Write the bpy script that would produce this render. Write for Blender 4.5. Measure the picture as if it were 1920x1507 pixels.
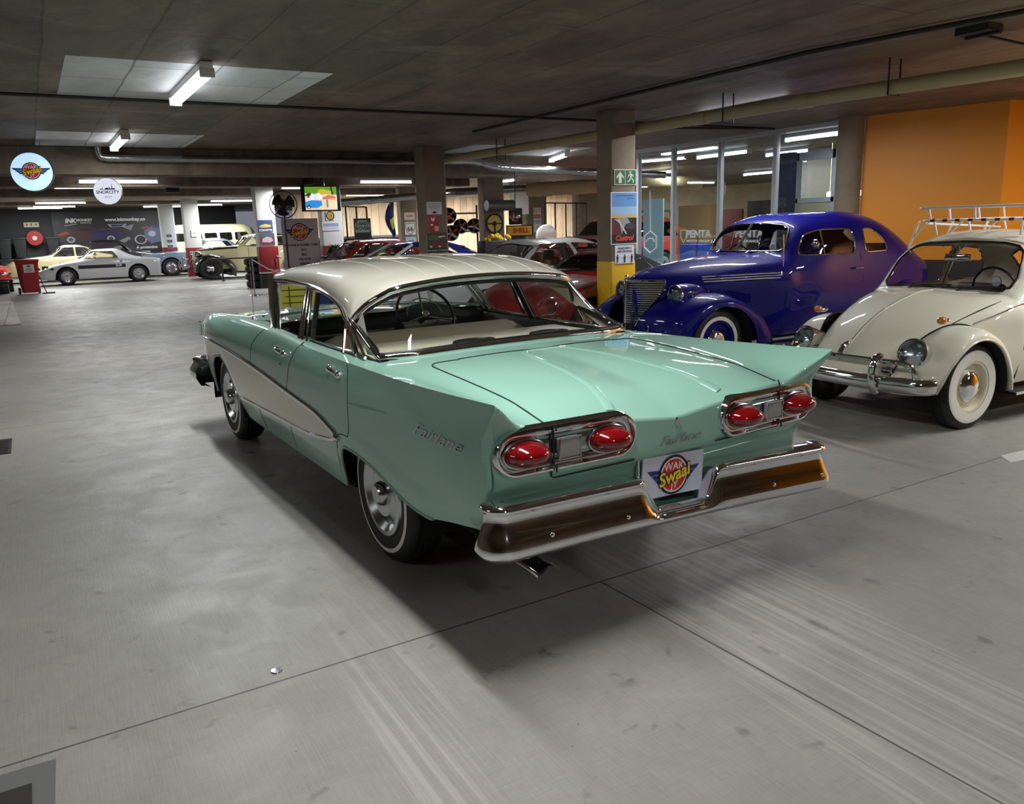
import bpy, bmesh, math, random
import numpy as np
from mathutils import Vector, Matrix

for _o in list(bpy.data.objects):
    bpy.data.objects.remove(_o)
SC = bpy.context.scene
COL = SC.collection
PI = math.pi

# ---------------------------------------------------------------- camera
cam_data = bpy.data.cameras.new('camera')
cam_obj = bpy.data.objects.new('camera', cam_data)
COL.objects.link(cam_obj)
SC.camera = cam_obj
cam_data.sensor_fit = 'HORIZONTAL'
cam_data.sensor_width = 36.0
cam_data.lens = 1503.36 / 1920 * 36.0
cam_data.clip_start = 0.05
cam_data.clip_end = 300
_yaw, _pitch, _roll = -0.528315643727112, 0.21717358239844287, -0.02982387988693048
_f = Vector((math.cos(_yaw) * math.cos(_pitch), math.sin(_yaw) * math.cos(_pitch), -math.sin(_pitch)))
_r = _f.cross(Vector((0, 0, 1))).normalized()
_u = _r.cross(_f)
_r2 = _r * math.cos(_roll) + _u * math.sin(_roll)
_u2 = -_r * math.sin(_roll) + _u * math.cos(_roll)
cam_obj.matrix_world = Matrix(((_r2.x, _u2.x, -_f.x, -3.53126), (_r2.y, _u2.y, -_f.y, 2.094188),
                               (_r2.z, _u2.z, -_f.z, 1.576569), (0, 0, 0, 1)))

# ---------------------------------------------------------------- world and exposure
world = bpy.data.worlds.new('world')
SC.world = world
world.use_nodes = True
world.node_tree.nodes['Background'].inputs[0].default_value = (0.75, 0.82, 1.0, 1)
world.node_tree.nodes['Background'].inputs[1].default_value = 0.25
SC.view_settings.view_transform = 'Standard'
SC.view_settings.look = 'None'
SC.view_settings.exposure = -0.12
SC.view_settings.gamma = 1.0
SC.view_settings.use_curve_mapping = False
TUBE_POWER = 60.0       # watts of one fluorescent fitting
TUBE_GLOW = 9.0         # brightness of the visible tube


# ---------------------------------------------------------------- materials
def srgb(r, g, b):
    f = lambda c: (c / 255 / 12.92) if c / 255 <= 0.04045 else ((c / 255 + 0.055) / 1.055) ** 2.4
    return (f(r), f(g), f(b), 1.0)


MATS = {}


def mat(name, col=(128, 128, 128), rough=0.5, metal=0.0, coat=0.0, emit=0.0, spec=0.5, bump=0.0, bscale=40.0, vary=0.0,
        vscale=6.0):
    if name in MATS:
        return MATS[name]
    m = bpy.data.materials.new(name)
    m.use_nodes = True
    nt = m.node_tree
    b = nt.nodes['Principled BSDF']
    c = srgb(*col)
    b.inputs['Base Color'].default_value = c
    b.inputs['Roughness'].default_value = rough
    b.inputs['Metallic'].default_value = metal
    b.inputs['Coat Weight'].default_value = coat
    b.inputs['Coat Roughness'].default_value = 0.02
    b.inputs['Specular IOR Level'].default_value = spec
    if emit > 0:
        b.inputs['Emission Color'].default_value = c
        b.inputs['Emission Strength'].default_value = emit
    if vary > 0 or bump > 0:
        tc = nt.nodes.new('ShaderNodeTexCoord')
        n = nt.nodes.new('ShaderNodeTexNoise')
        n.inputs['Scale'].default_value = vscale
        n.inputs['Detail'].default_value = 6
        nt.links.new(tc.outputs['Object'], n.inputs['Vector'])
        if vary > 0:
            mr = nt.nodes.new('ShaderNodeMapRange')
            mr.inputs[1].default_value = 0.3
            mr.inputs[2].default_value = 0.7
            mr.inputs[3].default_value = 1 - vary
            mr.inputs[4].default_value = 1 + vary
            nt.links.new(n.outputs[0], mr.inputs[0])
            h = nt.nodes.new('ShaderNodeHueSaturation')
            h.inputs['Color'].default_value = c
            nt.links.new(mr.outputs[0], h.inputs['Value'])
            nt.links.new(h.outputs[0], b.inputs['Base Color'])
        if bump > 0:
            n2 = nt.nodes.new('ShaderNodeTexNoise')
            n2.inputs['Scale'].default_value = bscale
            n2.inputs['Detail'].default_value = 5
            nt.links.new(tc.outputs['Object'], n2.inputs['Vector'])
            bp = nt.nodes.new('ShaderNodeBump')
            bp.inputs['Strength'].default_value = bump
            bp.inputs['Distance'].default_value = 0.02
            nt.links.new(n2.outputs[0], bp.inputs['Height'])
            nt.links.new(bp.outputs[0], b.inputs['Normal'])
    MATS[name] = m
    return m


def glass(name, tint=(255, 255, 255), refl=1.0, haze=0.0):
    """thin window glass: clear or tinted transmission under a mirror reflection"""
    if name in MATS:
        return MATS[name]
    m = bpy.data.materials.new(name)
    m.use_nodes = True
    nt = m.node_tree
    nt.nodes.clear()
    out = nt.nodes.new('ShaderNodeOutputMaterial')
    tr = nt.nodes.new('ShaderNodeBsdfTransparent')
    tr.inputs[0].default_value = srgb(*tint)
    gl = nt.nodes.new('ShaderNodeBsdfGlossy')
    gl.inputs['Roughness'].default_value = 0.01
    fr = nt.nodes.new('ShaderNodeLayerWeight')      # 1 - |cos| of the viewing angle, same from both sides
    fr.inputs[0].default_value = .5
    pw = nt.nodes.new('ShaderNodeMath')
    pw.operation = 'POWER'
    pw.inputs[1].default_value = 4.5
    nt.links.new(fr.outputs['Facing'], pw.inputs[0])
    mu = nt.nodes.new('ShaderNodeMath')
    mu.operation = 'MULTIPLY_ADD'
    mu.use_clamp = True
    mu.inputs[1].default_value = .9 * refl
    mu.inputs[2].default_value = .06 * refl
    nt.links.new(pw.outputs[0], mu.inputs[0])
    mx = nt.nodes.new('ShaderNodeMixShader')
    nt.links.new(mu.outputs[0], mx.inputs[0])
    nt.links.new(tr.outputs[0], mx.inputs[1])
    nt.links.new(gl.outputs[0], mx.inputs[2])
    last = mx
    if haze > 0:
        df = nt.nodes.new('ShaderNodeBsdfDiffuse')
        df.inputs[0].default_value = (0.8, 0.85, 0.85, 1)
        m2 = nt.nodes.new('ShaderNodeMixShader')
        m2.inputs[0].default_value = haze
        nt.links.new(mx.outputs[0], m2.inputs[1])
        nt.links.new(df.outputs[0], m2.inputs[2])
        last = m2
    nt.links.new(last.outputs[0], out.inputs[0])
    MATS[name] = m
    return m


def paint(name, col, rough=0.6, coat=1.0, metal=0.0):
    return mat(name, col, max(rough, .55), metal, coat, spec=.25)


CHROME = mat('chrome', (225, 225, 228), 0.06, 1.0)
SILVER = mat('polished_silver_metal', (190, 192, 196), 0.2, 1.0)
RUBBER = mat('tyre_rubber', (22, 22, 23), 0.62)
WHITEWALL = mat('whitewall_rubber', (225, 222, 210), 0.5)
BLACK = mat('black_trim', (12, 12, 13), 0.4)
DARK = mat('dark_underside', (14, 14, 15), 0.9)
GLASS = glass('clear_glass')
DKGLASS = glass('tinted_glass', (120, 130, 128), 1.0)


# ---------------------------------------------------------------- numeric helpers
def pch(pts):
    """monotone cubic through (x, v) pairs"""
    pts = sorted(pts)
    X = np.array([p[0] for p in pts], float)
    Y = np.array([p[1] for p in pts], float)
    if len(X) == 1:
        return lambda x: Y[0]
    h = np.diff(X)
    d = np.diff(Y) / h
    m = np.zeros(len(X))
    m[0], m[-1] = d[0], d[-1]
    for i in range(1, len(X) - 1):
        if d[i - 1] * d[i] > 0:
            w1, w2 = 2 * h[i] + h[i - 1], h[i] + 2 * h[i - 1]
            m[i] = (w1 + w2) / (w1 / d[i - 1] + w2 / d[i])

    def f(x):
        x = min(max(x, X[0]), X[-1])
        i = min(int(np.searchsorted(X, x, 'right')) - 1, len(X) - 2)
        t = (x - X[i]) / h[i]
        return float((2 * t**3 - 3 * t**2 + 1) * Y[i] + (t**3 - 2 * t**2 + t) * h[i] * m[i]
                     + (-2 * t**3 + 3 * t**2) * Y[i + 1] + (t**3 - t**2) * h[i] * m[i + 1])
    return f


def hpoly(K, sharp, seg):
    """smooth polyline through key points K; sharp[i] breaks the tangent; seg[i] pieces per span"""
    K = np.array(K, float)
    n = len(K)
    out = []
    L = [max(1e-6, float(np.linalg.norm(K[i + 1] - K[i]))) for i in range(n - 1)]

    def tan(i, side):
        if i == 0:
            return (K[1] - K[0]) / L[0]
        if i == n - 1:
            return (K[-1] - K[-2]) / L[-1]
        if sharp[i]:
            return (K[i + 1] - K[i]) / L[i] if side > 0 else (K[i] - K[i - 1]) / L[i - 1]
        a, b = (K[i] - K[i - 1]) / L[i - 1], (K[i + 1] - K[i]) / L[i]
        return (a * L[i] + b * L[i - 1]) / (L[i] + L[i - 1])
    for i in range(n - 1):
        t0, t1 = tan(i, 1) * L[i], tan(i + 1, -1) * L[i]
        for k in range(seg[i]):
            t = k / seg[i]
            out.append((2 * t**3 - 3 * t**2 + 1) * K[i] + (t**3 - 2 * t**2 + t) * t0
                       + (-2 * t**3 + 3 * t**2) * K[i + 1] + (t**3 - t**2) * t1)
    out.append(K[-1])
    return np.array(out)


def spl(pts, n=6, closed=False):
    """Catmull-Rom curve through 3D points"""
    P = [np.array(p, float) for p in pts]
    out = []
    N = len(P)
    rng = range(N if closed else N - 1)
    for i in rng:
        if closed:
            a, b, c, d = P[i - 1], P[i], P[(i + 1) % N], P[(i + 2) % N]
        else:
            b, c = P[i], P[i + 1]
            a = P[i - 1] if i > 0 else 2 * b - c
            d = P[i + 2] if i + 2 < N else 2 * c - b
        for k in range(n):
            t = k / n
            out.append(0.5 * (2 * b + (c - a) * t + (2 * a - 5 * b + 4 * c - d) * t * t + (3 * b - a - 3 * c + d) * t**3))
    if not closed:
        out.append(P[-1])
    return out


def sstep(a, b, x):
    t = min(1, max(0, (x - a) / (b - a)))
    return t * t * (3 - 2 * t)


# ---------------------------------------------------------------- mesh builder
class MB:
    def __init__(s, *mats):
        s.v, s.f, s.m, s.mats, s.cur = [], [], [], list(mats), 0
        s.T = None

    def use(s, m):
        if m not in s.mats:
            s.mats.append(m)
        s.cur = s.mats.index(m)
        return s

    def add(s, vs, fs):
        o = len(s.v)
        for p in vs:
            p = Vector((float(p[0]), float(p[1]), float(p[2])))
            s.v.append(s.T @ p if s.T is not None else p)
        for f in fs:
            s.f.append([i + o for i in f])
            s.m.append(s.cur)
        return s

    def box(s, x0, x1, y0, y1, z0, z1, bev=0.0):
        if bev <= 0:
            vs = [(x, y, z) for x in (x0, x1) for y in (y0, y1) for z in (z0, z1)]
            return s.add(vs, [(0, 1, 3, 2), (4, 6, 7, 5), (0, 4, 5, 1), (2, 3, 7, 6), (0, 2, 6, 4), (1, 5, 7, 3)])
        bm = bmesh.new()
        bmesh.ops.create_cube(bm, size=1)
        for v in bm.verts:
            v.co = Vector(((x0 + x1) / 2 + v.co.x * (x1 - x0), (y0 + y1) / 2 + v.co.y * (y1 - y0),
                           (z0 + z1) / 2 + v.co.z * (z1 - z0)))
        bmesh.ops.bevel(bm, geom=bm.edges[:], offset=bev, segments=3, affect='EDGES', profile=0.5)
        bm.verts.index_update()
        s.add([v.co for v in bm.verts], [[v.index for v in f.verts] for f in bm.faces])
        bm.free()
        return s

    def grid(s, rows, cu=False, cv=False, keep=None):
        """rows[i][j] points; cu closes across rows, cv closes along a row"""
        nu, nv = len(rows), len(rows[0])
        fs = []
        for i in range(nu if cu else nu - 1):
            for j in range(nv if cv else nv - 1):
                if keep is not None and not keep(i, j):
                    continue
                a, b = i, (i + 1) % nu
                c, d = j, (j + 1) % nv
                fs.append((a * nv + c, a * nv + d, b * nv + d, b * nv + c))
        return s.add([p for r in rows for p in r], fs)

    def poly(s, pts):
        return s.add(pts, [list(range(len(pts)))])

    def prism(s, pts, off):
        """closed outline extruded by vector off"""
        n = len(pts)
        q = [Vector(p) + Vector(off) for p in pts]
        return s.add(list(pts) + q, [list(range(n))[::-1], [n + i for i in range(n)]]
                     + [(i, (i + 1) % n, n + (i + 1) % n, n + i) for i in range(n)])

    def tube(s, pts, r, n=8, closed=False, caps=True, flat=None, up=None):
        """sweep; r radius or list; flat=(a,b) elliptical half sizes with a along `up`"""
        P = [Vector(p) for p in pts]
        N = len(P)
        rings = []
        prev = None
        for i, p in enumerate(P):
            if closed:
                t = (P[(i + 1) % N] - P[i - 1])
            else:
                t = (P[min(i + 1, N - 1)] - P[max(i - 1, 0)])
            if t.length < 1e-9:
                t = Vector((1, 0, 0))
            t.normalize()
            u0 = Vector(up[i] if isinstance(up, list) else up) if up is not None else (prev or (Vector((0, 0, 1)) if abs(t.z) < .9 else Vector((1, 0, 0))))
            u = u0 - t * u0.dot(t)
            if u.length < 1e-6:
                u = t.orthogonal()
            u.normalize()
            if up is None:
                prev = u
            w = t.cross(u)
            ri = r[i] if isinstance(r, (list, tuple)) else r
            a, b = (flat if flat else (1, 1))
            rings.append([p + (u * math.cos(2 * PI * k / n) * a + w * math.sin(2 * PI * k / n) * b) * ri for k in range(n)])
        s.grid(rings, cu=closed, cv=True)
        if caps and not closed:
            s.poly(rings[0])
            s.poly(rings[-1][::-1])
        return s

    def lathe(s, prof, n=32, axis='z', c=(0, 0, 0), a0=0, a1=2 * PI, sx=1, sy=1):
        """prof = [(radius, height)]"""
        full = abs(a1 - a0 - 2 * PI) < 1e-6
        m = n if full else n + 1
        rows = []
        for r, h in prof:
            row = []
            for k in range(m):
                a = a0 + (a1 - a0) * k / n
                p = (r * math.cos(a) * sx, r * math.sin(a) * sy, h)
                if axis == 'y':
                    p = (p[0], p[2], p[1])
                elif axis == 'x':
                    p = (p[2], p[0], p[1])
                row.append((p[0] + c[0], p[1] + c[1], p[2] + c[2]))
            rows.append(row)
        return s.grid(rows, cv=full)

    def ball(s, c, r, nu=16, nv=10, v0=-PI / 2, v1=PI / 2):
        rx, ry, rz = r if isinstance(r, (tuple, list)) else (r, r, r)
        rows = []
        for j in range(nv + 1):
            e = v0 + (v1 - v0) * j / nv
            rows.append([(c[0] + rx * math.cos(e) * math.cos(2 * PI * i / nu), c[1] + ry * math.cos(e) * math.sin(2 * PI * i / nu),
                          c[2] + rz * math.sin(e)) for i in range(nu)])
        return s.grid(rows, cv=True)

    def cyl(s, p0, p1, r, n=16, r1=None):
        return s.tube([p0, p1], [r, r if r1 is None else r1], n)

    def text(s, body, size, origin, right, up, align='CENTER', bold=0.0, shear=0.0, depth=0.0, squash=1.0):
        cu = bpy.data.curves.new('t', 'FONT')
        cu.body = body
        cu.size = size
        cu.align_x = align
        cu.align_y = 'CENTER'
        cu.offset = bold
        cu.shear = shear
        cu.resolution_u = 3
        cu.extrude = depth
        ob = bpy.data.objects.new('t', cu)
        COL.objects.link(ob)
        dg = bpy.context.evaluated_depsgraph_get()
        me = bpy.data.meshes.new_from_object(ob.evaluated_get(dg))
        R, U = Vector(right).normalized(), Vector(up).normalized()
        Nn = R.cross(U)
        O = Vector(origin)
        s.add([O + R * v.co.x * squash + U * v.co.y + Nn * v.co.z for v in me.vertices], [list(p.vertices) for p in me.polygons])
        bpy.data.objects.remove(ob)
        bpy.data.curves.remove(cu)
        bpy.data.meshes.remove(me)
        return s

    def obj(s, name, parent=None, smooth=True, angle=35, weld=True):
        me = bpy.data.meshes.new(name)
        me.from_pydata([tuple(v) for v in s.v], [], s.f)
        for m in s.mats:
            me.materials.append(m)
        me.polygons.foreach_set('material_index', s.m)
        bm = bmesh.new()
        bm.from_mesh(me)
        if weld:
            bmesh.ops.remove_doubles(bm, verts=bm.verts, dist=1e-5)
        bmesh.ops.recalc_face_normals(bm, faces=bm.faces)
        bm.to_mesh(me)
        bm.free()
        if smooth:
            me.polygons.foreach_set('use_smooth', [True] * len(me.polygons))
            if angle < 180:
                me.set_sharp_from_angle(angle=math.radians(angle))
        me.update()
        o = bpy.data.objects.new(name, me)
        COL.objects.link(o)
        if parent is not None:
            o.parent = parent
        return o


def thing(name, label, cat, loc=(0, 0, 0), rz=0.0, group=None, scale=1.0):
    o = bpy.data.objects.new(name, None)
    COL.objects.link(o)
    o.location = loc
    o.rotation_euler = (0, 0, rz)
    o.scale = (scale,) * 3
    o.empty_display_size = 0.1
    tag(o, label, cat, group)
    return o


def tag(o, label, cat, group=None, kind=None):
    o['label'] = label
    o['category'] = cat
    if group:
        o['group'] = group
    if kind:
        o['kind'] = kind
    return o


def struct(o):
    o['kind'] = 'structure'
    return o


def mir(pts):
    return [(p[0], -p[1], p[2]) for p in pts]


def copy_tree(o, parent=None):
    c = o.copy()
    COL.objects.link(c)
    c.parent = parent
    for ch in list(o.children):
        copy_tree(ch, c)
    return c


def wheel(parent, x, y, r=0.33, w=0.19, side=1, rim=0.21, ww=None, cap='disc', capmat=None, rimmat=None, name='wheel'):
    """tyre with its trim; side=+1 outer face towards +y. Returns the tyre object"""
    T = Matrix.Translation((x, y, r))
    if side < 0:
        T = T @ Matrix.Rotation(PI, 4, 'Z')
    h = w / 2
    t = MB(RUBBER)
    t.T = T
    prof = [(rim - .01, -h * .8), (rim + .02, -h), ((rim + r) / 2, -h * 1.04), (r - .03, -h * .96), (r - .008, -h * .8)]
    for g in (-.5, -.17, .17, .5):
        prof += [(r, h * (g - .12)), (r - .008, h * (g - .07)), (r - .008, h * (g + .07)), (r, h * (g + .12))]
    prof += [(r - .008, h * .8), (r - .03, h * .96), ((rim + r) / 2, h * 1.04), (rim + .02, h), (rim - .01, h * .8)]
    # lathe around the y axis
    t.lathe(prof, 48, 'y')
    to = t.obj(name, parent, angle=40)
    d = MB(rimmat or SILVER)
    d.T = T
    if cap == 'disc':      # full chrome cover with raised centre
        d.lathe([(rim + .008, h * .92), (rim + .002, h * 1.04), (rim - .02, h * 1.05), (rim - .05, h * .75), (rim - .07, h * .8),
                 (rim * .55, h * .98), (rim * .3, h * .95), (rim * .28, h * 1.15), (rim * .2, h * 1.32), (0.001, h * 1.36)], 40, 'y')
        o = d.obj('wheel_cover', to)
    else:
        d.lathe([(rim + .006, h * .9), (rim, h), (rim - .02, h * .96), (rim - .035, h * .5), (rim - .06, h * .45), (rim * .62, h * .62),
                 (rim * .45, h * .6), (.001, h * .6)], 32, 'y')
        o = d.obj('wheel_rim', to)
        c = MB(capmat or CHROME)
        c.T = T
        if cap == 'dome':
            c.lathe([(rim * .58, h * .55), (rim * .58, h * .72), (rim * .5, h * .95), (rim * .3, h * 1.15), (.001, h * 1.22)], 32, 'y')
            c.obj('hubcap', to)
        elif cap == 'slots':
            for k in range(8):
                a = 2 * PI * k / 8
                c.box(-.001, .001, 0, 0.001, 0, 0.001)
                ca, sa = math.cos(a), math.sin(a)
                c.ball((rim * .68 * ca, h * .64, rim * .68 * sa), (.022, .008, .022), 8, 4)
            c.lathe([(rim * .3, h * .6), (rim * .28, h * .75), (.001, h * .8)], 20, 'y')
            c.obj('hubcap', to)
    if ww:
        q = MB(WHITEWALL)
        q.T = T
        a, b = ww
        mid = (rim + r) / 2

        def bulge(rr):
            return h * (1.0 + .04 * (1 - abs((rr - mid) / (r - mid)))) + .0025 if rr < mid else h * (1.04 - .08 * ((rr - mid) / (r - .03 - mid))) + .0025
        q.lathe([(a + (b - a) * k / 5, bulge(a + (b - a) * k / 5)) for k in range(6)], 48, 'y')
        q.obj('whitewall', to)
    return to
# ================================================================ the mint saloon: body surface as numbers
# x forward from the rear axle, y left, z up; each key runs the length of the car
HK = [
    # bottom edge
    dict(y=[(-1.21, .775), (-.9, .80), (-.5, .815), (0, .82), (.45, .80), (1.4, .79), (2.3, .785), (2.9, .80), (3.3, .785), (3.6, .74)]),
    # low side
    dict(y=[(-1.21, .83), (-.9, .845), (-.5, .85), (0, .85), (.45, .848), (1.4, .85), (2.3, .85), (2.9, .845), (3.3, .82), (3.6, .775)],
         z=[(-1.21, .56), (-.5, .56), (.4, .50), (2.3, .50), (2.9, .70), (3.3, .52), (3.6, .52)]),
    # widest line
    dict(y=[(-1.21, .862), (-.9, .872), (-.5, .875), (0, .872), (.45, .868), (1.4, .870), (2.3, .865), (2.9, .858), (3.3, .835), (3.6, .79)],
         z=[(-1.21, .78), (-.5, .79), (.4, .77), (1.4, .74), (2.3, .75), (2.9, .76), (3.6, .74)]),
    # upper side
    dict(y=[(-1.21, .862), (-.9, .868), (-.5, .868), (0, .862), (.45, .856), (.8, .858), (1.4, .858), (2.3, .852), (2.9, .845), (3.3, .82), (3.6, .775)],
         z=[(-1.21, .90), (-.5, .90), (.4, .885), (1.4, .89), (2.3, .90), (2.9, .90), (3.6, .86)]),
    # shoulder crest (tail fin at the rear)
    dict(y=[(-1.21, .875), (-.9, .872), (-.5, .865), (0, .85), (.45, .835), (.8, .828), (1.4, .815), (2.3, .80), (2.9, .79), (3.3, .77), (3.6, .73)],
         z=[(-1.21, 1.0), (-.9, .985), (-.5, .972), (0, .965), (.45, .962), (.8, .965), (1.4, .985), (2.3, .985), (2.9, .968), (3.3, .945), (3.5, .925), (3.6, .90)]),
    # foot of the fin / edge of the cabin
    dict(y=[(-1.21, .70), (-.9, .71), (-.5, .735), (0, .755), (.3, .765), (.8, .765), (1.5, .765), (1.7, .74), (2.3, .68), (2.9, .66), (3.6, .60)],
         z=[(-1.21, .885), (-.9, .925), (-.5, .952), (0, .972), (.45, .972), (.8, .975), (1.5, 1.0), (1.7, 1.005), (2.3, 1.0), (2.9, .975), (3.6, .90)]),
    dict(y=[(-1.21, .50), (-.9, .5), (0, .5), (3.6, .42)],
         z=[(-1.21, .878), (-1.1, .905), (-.9, .938), (-.5, .967), (0, .985), (1.5, 1.02), (2.3, 1.01), (2.9, .985), (3.6, .90)]),
    dict(y=[(-1.21, .27), (-.9, .22), (-.4, .17), (0, .15), (3.6, .22)],
         z=[(-1.21, .852), (-1.1, .90), (-.9, .943), (-.5, .978), (0, .992), (1.5, 1.03), (2.3, 1.02), (2.9, .99), (3.6, .90)]),
    dict(y=[(-1.21, .0), (3.6, .0)],
         z=[(-1.21, .822), (-1.13, .862), (-1.0, .905), (-.9, .92), (-.5, .965), (-.25, .982), (0, .994), (1.5, 1.03), (2.3, 1.022), (2.9, .992), (3.6, .90)]),
]
HSHARP = [1, 0, 0, 0, 0, 0, 0, 0, 0]
HCREST = [1, 0, 0, 0, 1, 0, 0, 0, 0]
HSEG = [5, 7, 5, 6, 7, 6, 6, 6]
for _k in HK:
    _k['fy'] = pch(_k['y'])
    _k['fz'] = pch(_k['z']) if 'z' in _k else None
h_low = pch([(-1.21, .465), (-1.0, .445), (-.75, .41), (-.6, .402), (-.45, .412), (-.31, .445), (-.2, .478), (-.1, .503), (0, .52), (.15, .532),
             (.24, .53), (.30, .50), (.335, .44), (.36, .36), (.385, .29), (.42, .275), (1.0, .272), (2.2, .275), (2.28, .29), (2.34, .36),
             (2.42, .48), (2.52, .58), (2.65, .645), (2.83, .67), (3.0, .65), (3.12, .585), (3.2, .47), (3.23, .38), (3.26, .33), (3.6, .38)])
h_ridge = pch([(-.9, .50), (-.6, .50), (-.3, .545), (-.1, .585), (.1, .61), (.25, .605), (.36, .55)])


def h_keys(x):
    K = []
    for i, k in enumerate(HK):
        z = .275 if i == 0 else k['fz'](x)
        if i == 0:
            z = min(.46, .275 + .19 * sstep(.2, -1.1, x)) if x < .2 else .275 + .1 * sstep(2.9, 3.6, x)
        K.append((k['fy'](x), z))
    return K


def h_section(x):
    """half section from the bottom edge to the centre line, list of (y, z)"""
    K = h_keys(x)
    w = sstep(1.0, .5, x)
    P = (1 - w) * hpoly(K, HSHARP, HSEG) + w * hpoly(K, HCREST, HSEG)
    ns = sum(HSEG[:3])
    z0 = float(P[0][1])
    zl = max(h_low(x), z0)
    zc = max(.80, zl + .08)
    side = P[:sum(HSEG[:4]) + 1]
    zs, ys = side[:, 1], side[:, 0]
    for j in range(ns + 1):
        z = P[j][1]
        if z < zc:
            z = zl + (z - z0) * (zc - zl) / (zc - z0)
        y = float(np.interp(z, zs, ys))
        # flare round the rear wheel opening
        if -.95 < x < .40:
            w = sstep(-.95, -.5, x) * sstep(.42, .33, x)
            zr = h_ridge(x)
            y += w * (.010 * math.exp(-((z - zr) / .018)**2) + .006 * sstep(zr, zr - .03, z))
        P[j] = (y, z)
    return P


def h_side(x, z):
    P = h_section(x)[:sum(HSEG[:4]) + 1]
    return float(np.interp(z, P[:, 1], P[:, 0]))


def h_def(x, y, z):
    """bow the tail in plan and let the fins lean back"""
    t = sstep(-.85, -1.21, x)
    ay = abs(y)
    dx = .035 * t * (ay / .87)**4 + .045 * t
    dx += .05 * sstep(.70, .62, z) * t          # the panel under the lamps stands back
    if z > .86 and ay > .66:
        dx -= .75 * (z - .86) * t * sstep(.66, .84, ay)
    u = sstep(3.1, 3.6, x)
    dx += .06 * (1 - (ay / .8)**2) * u
    return (x + dx, y, z)


def h_pt(x, z, off=0.0, s=1):
    """point on the side skin, pushed out by off"""
    y = h_side(x, z) + off
    p = h_def(x, y, z)
    return (p[0], s * p[1], p[2])
# ================================================================ logo shared by signs, banner and number board
def logo(m, o, right, up, size, wing=1.0):
    """round badge with wings; size = height of the disc"""
    R_, U_ = Vector(right).normalized(), Vector(up).normalized()
    N_ = R_.cross(U_)
    O = Vector(o)
    r = size / 2
    K = mat('badge_black', (18, 18, 20), .5)
    Wt = mat('badge_white', (235, 235, 232), .5)
    Rd = mat('badge_red', (205, 40, 30), .5)
    Nv = mat('badge_navy', (30, 40, 120), .5)
    Yl = mat('badge_yellow', (245, 215, 50), .5)

    def P(x, y, k):
        return O + R_ * x * r + U_ * y * r + N_ * (.0006 + .0006 * k) * (1 + size)

    def disc(rad, k):
        m.poly([P(rad * math.cos(a), rad * math.sin(a), k) for a in np.linspace(0, 2 * PI, 40, endpoint=False)])
    m.use(Nv)
    for s in (1, -1):
        for i, (x1, y0) in enumerate(((1.72, .22), (1.45, -.02), (1.22, -.26))):
            m.poly([P(s * .8, y0 - .1, 1), P(s * (x1 * wing - .22), y0 - .1, 1), P(s * x1 * wing, y0 + .13, 1), P(s * .8, y0 + .08, 1)][::s])
    m.use(K)
    disc(1, 2)
    m.use(Wt)
    disc(.88, 3)
    m.use(Rd)
    disc(.80, 4)
    tl = math.radians(14)
    r2 = R_ * math.cos(tl) + U_ * math.sin(tl)
    u2 = -R_ * math.sin(tl) + U_ * math.cos(tl)
    m.use(Wt)
    m.text('WAK', r * .55, P(-.02, .42, 5), R_, U_, bold=.01 * r)
    m.text('JY', r * .5, P(.05, -.52, 5), R_, U_, bold=.01 * r)
    m.use(K)
    m.text('Swaai', r * .92, P(0, -.03, 6), r2, u2, bold=.075 * r, shear=.2)
    m.use(Yl)
    m.text('Swaai', r * .92, P(0, -.03, 7), r2, u2, bold=.022 * r, shear=.2)


# ================================================================ concrete
def nodes(m):
    nt = m.node_tree
    return nt, nt.nodes['Principled BSDF'], lambda a, b: nt.links.new(a, b), nt.nodes.new


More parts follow.
